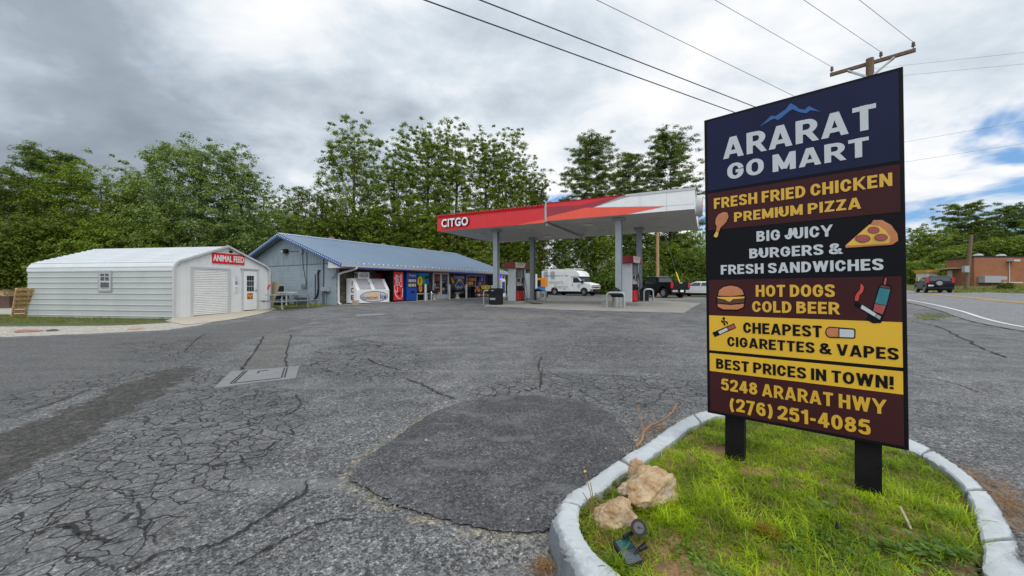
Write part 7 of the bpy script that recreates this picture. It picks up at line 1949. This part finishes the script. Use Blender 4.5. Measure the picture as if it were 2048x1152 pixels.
# ------------------------------------------------------------------ trees
def leafquads(cent, nrm, size, aspect, rg):
    n = len(cent)
    ref = rg.normal(0, 1, (n, 3)); a = np.cross(nrm, ref); a /= np.linalg.norm(a, axis=1, keepdims=True)+1e-9; b = np.cross(nrm, a)
    s = size*rg.uniform(.6, 1.35, n)[:, None]
    V = np.stack([cent-a*s*.5, cent+b*s*aspect*.5+nrm*s*.08, cent+a*s*.5, cent-b*s*aspect*.5+nrm*s*.08], 1).reshape(-1, 3)
    return V, np.arange(n*4).reshape(-1, 4)
def crown_pts(kind, Ht, Wd, seed, ncl, nleaf):
    rg = np.random.default_rng(seed); cl = []; cr = []
    if kind == 'pine':
        nl = max(7, int(Ht/1.5))
        for i in range(nl):
            t = .18+.82*(i+.5)/nl; z = t*Ht; rad = Wd*.5*math.sin(PI*((t-.18)/.82*.78+.14))**.6*rg.uniform(.8, 1.12)+.1; k = int(6+rad*2.3)
            for j in range(k):
                a = rg.uniform(0, 2*PI); rr2 = rad*rg.uniform(.55, 1.05)
                for f_ in np.arange(.25, 1.01, .19):
                    cl.append((rr2*f_*math.cos(a)+rg.normal(0,.15), rr2*f_*math.sin(a)+rg.normal(0,.15), z+rr2*f_*.28+rg.normal(0,.28))); cr.append(.55)
    else:
        low = {'tall': .10, 'broad': .16, 'bush': .0}[kind]
        nlead = {'tall': 8, 'broad': 7, 'bush': 5}[kind]
        leads = []
        for j in range(nlead):
            a = 2*PI*j/nlead+rg.uniform(-.5, .5); off = Wd*(.21 if j else .04)*rg.uniform(.7, 1.35)
            leads.append((off*math.cos(a), off*math.sin(a), Ht*(1 if j == 0 else rg.uniform(.80, .98)), Wd*rg.uniform(.30, .42)))
        while len(cl) < ncl:
            x, y, h, r = leads[rg.integers(nlead)]
            t = rg.uniform(0, .985)**.80
            pr = math.sin(PI*(t*.80+.12))**.55 if kind != 'broad' else math.sin(PI*(t*.74+.20))**.7
            a = rg.uniform(0, 2*PI); q = r*pr*rg.uniform(.15, 1)**.45
            cl.append((x*(.4+.6*t)+q*math.cos(a), y*(.4+.6*t)+q*math.sin(a), h*(low+(1-low)*t))); cr.append(rg.uniform(.40, 1.0)*(.052*Wd+.34)*(1.12-.5*t))
    cl = np.array(cl); cr = np.array(cr)
    per = max(4, int(nleaf*(3.9 if kind == 'tall' else 3.8 if kind == 'pine' else 3.1)/len(cl)))
    i = np.repeat(np.arange(len(cl)), per); n = len(i)
    off = rg.normal(0, 1, (n, 3)); off /= np.linalg.norm(off, axis=1, keepdims=True); off *= (rg.random(n)**.55*np.where(rg.random(n) < .12, 1.7, 1.0))[:, None]*cr[i][:, None]
    off[:, 2] *= .62 if kind != 'pine' else .38
    c = cl[i]+off
    c[:, 2] = np.maximum(c[:, 2], .05)
    ctr = np.array([0, 0, Ht*.5]); o = c-ctr; o /= np.linalg.norm(o, axis=1, keepdims=True)+1e-6
    nr = off/(np.linalg.norm(off, axis=1, keepdims=True)+1e-6)*.6+o*.35+np.array([0,0,.45])+rg.normal(0, .36, (n, 3)); nr /= np.linalg.norm(nr, axis=1, keepdims=True)
    return c, nr, cl, rg
def tree(name, label, px, topy, Y, wpx, kind, m, seed, leaf=.28, nleaf=9000, group=None, trunk_r=None, ncl=880, X=None, height=None, cat='tree'):
    x = (px-CX)/F*Y if X is None else X
    z = GZ(x, Y); Ht = height or (H+(CY-topy)*Y/F-z); Wd = wpx*Y/F*(1.28 if kind == 'tall' else 1.38 if kind == 'pine' else 1.0)
    t = thing(name, label, cat, (x, Y, z), 0, group)
    c, nr, cl, rg = crown_pts(kind, Ht, Wd, seed, ncl, nleaf)
    V, Fq = leafquads(c, nr, leaf*.56, .62 if kind != 'pine' else .22, rg)
    npmesh('crown', V, Fq, m, t)
    r0 = trunk_r or Ht*.013
    mb = MB(); tip = Vector((rg.normal(0,.2), rg.normal(0,.2), Ht*.86))
    tr_ = [Vector((0,0,-.3)).lerp(tip, s)+Vector((rg.normal(0,.08), rg.normal(0,.08), 0))*(0 if s == 0 else 1) for s in (0,.12,.3,.5,.7,.88,1)]
    mb.tube(tr_, [r0*1.25,r0,r0*.85,r0*.66,r0*.45,r0*.22,r0*.08], 8)
    for k in rg.choice(len(cl), min(26, len(cl)), replace=False):
        e = Vector(cl[k]); s = max(.12, min(.85, e.z/Ht-.16)); b = Vector((0,0,-.3)).lerp(tip, s)
        mb.tube([b, b.lerp(e,.5)+Vector((0,0,-.1*(e-b).length*.4)), e], [r0*.32*(1.1-s),r0*.2*(1.1-s),.012], 5)
    mb.build('trunk', bark, t, smooth=True, fix=False)
    return t
TT = [
 ('leafy_tree','dense dark leafy tree at the far left edge behind the shed',18,338,30,150,'tall',leaf_dark,.24,10000),
 ('pine_tree','open feathery pine with bare spreading branches at upper left',98,306,34,140,'pine',leaf_pine,.55,9000),
 ('leafy_tree','tall leafy tree right of the feathery pine, rounded top',205,308,33,150,'tall',leaf_mid,.25,11000),
 ('leafy_tree','tree filling the dark gap between the round topped tree and maple',292,352,31,120,'tall',leaf_dark,.25,9000),
 ('maple_tree','large maple with upswept branches and grey trunk behind the shed',395,268,30,235,'broad',leaf_maple,.25,16000),
 ('maple_tree','slimmer maple top right of the large upswept maple',478,287,32,150,'broad',leaf_maple,.25,10000),
 ('leafy_tree','light green tree between the maple and the blue roof',560,392,40,110,'tall',leaf_light,.28,8000),
 ('leafy_tree','medium dark tree above the ridge of the blue roof',618,372,46,120,'tall',leaf_dark,.31,9000),
 ('tall_tree','tallest tree, with a narrow top left of the canopy',706,224,48,128,'tall',leaf_mid,.31,15000),
 ('tall_tree','lower pointed tree between the tallest tree and the broad pair',788,277,47,88,'tall',leaf_mid,.31,9500),
 ('tall_tree','broad tall tree left half of the pair above the store',852,238,48,112,'tall',leaf_mid,.31,14000),
 ('tall_tree','broad tall tree right half of the pair above the store',912,242,50,104,'tall',leaf_mid,.31,13000),
 ('tall_tree','narrow tall tree just right of the broad pair',972,249,50,70,'tall',leaf_mid,.31,9500),
 ('tall_tree','tall tree with a narrow top above the red canopy edge',1012,252,51,76,'tall',leaf_mid,.32,9500),
 ('leafy_tree','shorter tree stepping down towards the gap of sky',1052,306,51,88,'tall',leaf_mid,.32,9000),
 ('leafy_tree','small tree beside the gap of sky above the canopy',1078,345,50,52,'tall',leaf_dark,.32,6000),
 ('pine_tree','wide pine above the canopy right of the gap of sky',1188,279,55,148,'pine',leaf_pine,.62,15000),
 ('pine_tree','shorter pine between the two big pines above the canopy',1262,310,58,96,'pine',leaf_pine,.62,9000),
 ('pine_tree','tall pine beside the big sign above the white canopy end',1338,270,52,132,'pine',leaf_pine,.60,14000),
]
for i, (nm, lab, px, ty, Y, wp, kd, m_, lf_, nl) in enumerate(TT):
    tree(nm, lab, px, ty, Y, wp, kd, m_, 100+i, lf_, nl)
# lower trees filling the wood behind shed, store and cars
def fill(lst, label, group, nm, kind, m_, leaf, nl, s0):
    for i, (px, ty, Y, wp) in enumerate(lst):
        tree(nm, label, px, ty, Y, wp, kind, m_ if not isinstance(m_, list) else m_[i % len(m_)], s0+i, leaf, nl, group)
fill([(-120,350,28,170),(-45,420,26,130),(60,432,26.5,140),(130,452,28,120),(158,408,29,120),(228,432,27.5,130),(258,392,30,110),(318,442,28.5,120),(345,400,33,110)], 'bushy lower tree in the dark wood behind the white shed', 'lower trees behind the white shed', 'bushy_tree', 'bush', [leaf_dark, leaf_mid], .25, 8500, 200)
fill([(455,425,33,110),(520,440,36,100),(560,452,42,80)], 'pale bushy tree between the maple trunk and the store roof', 'bushy trees by the maple', 'bushy_tree', 'bush', [leaf_maple, leaf_light], .26, 6500, 230)
fill([(600,430,44,80),(645,408,45,90),(690,420,44,90),(745,402,45,90),(800,420,44,90),(850,408,45,95),(905,425,45,90),(955,440,46,80)], 'dark bushy tree behind the blue store roof', 'lower trees behind the store', 'bushy_tree', 'bush', [leaf_dark, leaf_mid], .31, 7000, 250)
fill([(1010,462,50,70),(1045,478,51,60),(1125,462,50,60),(1165,455,51,80),(1215,470,50,70),(1258,462,52,70),(1305,470,48,70),(1345,480,49,70),(1385,500,46,80),(1425,520,44,90)], 'dense tree seen under the canopy behind the parked vehicles', 'trees behind the parked vehicles', 'bushy_tree', 'bush', [leaf_hedge, leaf_mid, leaf_hedge], .30, 6500, 280)
for i, (px, ty, Y, wp, kd, m_, lab) in enumerate([(1858,446,72,90,'tall',leaf_mid,'medium tree top left of the pale house beside the big sign'),(1926,410,76,96,'pine',leaf_pine,'open crowned tree above the leaning pole'),(1975,432,74,80,'tall',leaf_dark,'rounded dark tree behind the brick building roof'),(2035,414,62,110,'pine',leaf_pine,'feathery tree at the right edge above the brick building')]):
    tree('leafy_tree' if kd == 'tall' else 'pine_tree', lab, px, ty, Y, wp, kd, m_, 320+i, .42 if kd == 'tall' else .7, 8500)
fill([(1905,492,58,70),(1950,484,59,80),(2000,472,58,80),(2050,478,57,80),(2100,470,57,90)], 'leafy tree standing right behind the brick building', 'trees behind the brick building', 'bushy_tree', 'bush', [leaf_mid, leaf_dark], .36, 6500, 340)
fill([(1836,520,60,64),(1866,510,62,60),(1894,522,56,56)], 'rounded green bush between the suv and the pale house', 'bushes across the road', 'bush', 'bush', [leaf_mid, leaf_light], .30, 5000, 360)
tree('bush', 'small dark shrub in the grass in front of the brick building', 2012, 566, 40, 22, 'bush', leaf_dark, 370, .16, 2500, None, .03, 60, cat='bush')
# undergrowth band along the foot of the wood
rg = np.random.default_rng(77)
def band(line, n, hlo, hhi, thick, leaf, m_, lab, name='undergrowth'):
    line = [Vector((a, b, 0)) for a, b in line]; L = [0]
    for a, b in zip(line[:-1], line[1:]): L.append(L[-1]+(b-a).length)
    s = rg.uniform(0, L[-1], n); i = np.clip(np.searchsorted(L, s)-1, 0, len(line)-2)
    A = np.array([(p.x, p.y) for p in line]); Ls = np.array(L)
    u = ((s-Ls[i])/(Ls[i+1]-Ls[i]))[:, None]; p = A[i]*(1-u)+A[i+1]*u
    p = p+rg.normal(0, thick*.5, (n, 2))
    hh = hlo+(hhi-hlo)*vnoise(p[:,0]*.45, p[:,1]*.45, 8)
    z = GZA(p)+hh*rg.random(n)**.8
    nr = rg.normal(0, .7, (n, 3))+np.array([0,-.25,.5]); nr /= np.linalg.norm(nr, axis=1, keepdims=True)
    V, Fq = leafquads(np.concatenate([p, z[:, None]], 1), nr, leaf, .65, rg)
    tag(npmesh(name, V, Fq, m_), lab, 'undergrowth', None, 'stuff')
band([(-48,26),(-36,27),(-26,27),(-20,30),(-17,36)], 16000, 1.2, 4.5, 2.2, .24, leaf_dark, 'dark undergrowth along the foot of the wood behind the shed')
band([(-20,38),(-14,44),(-6,46),(0,47)], 11000, 1.5, 5, 2.5, .30, leaf_hedge, 'dark undergrowth behind the store')
band([(1.5,46.5),(8,47.2),(14,44.5),(20,42.5),(26,42)], 17000, 1.0, 4.2, 1.6, .28, leaf_hedge, 'hedge-like undergrowth behind the parked vehicles')
band([(-95,45),(-60,48),(-40,50),(-20,58),(-5,60)], 15000, 5, 11, 4, .55, leaf_dark, 'far dark wood behind the nearer trees', 'woods')
band([(26,62),(40,84),(62,104),(95,100),(130,70)], 16000, 6, 13, 5, .7, leaf_mid, 'far wood along the road beyond the big sign', 'woods')
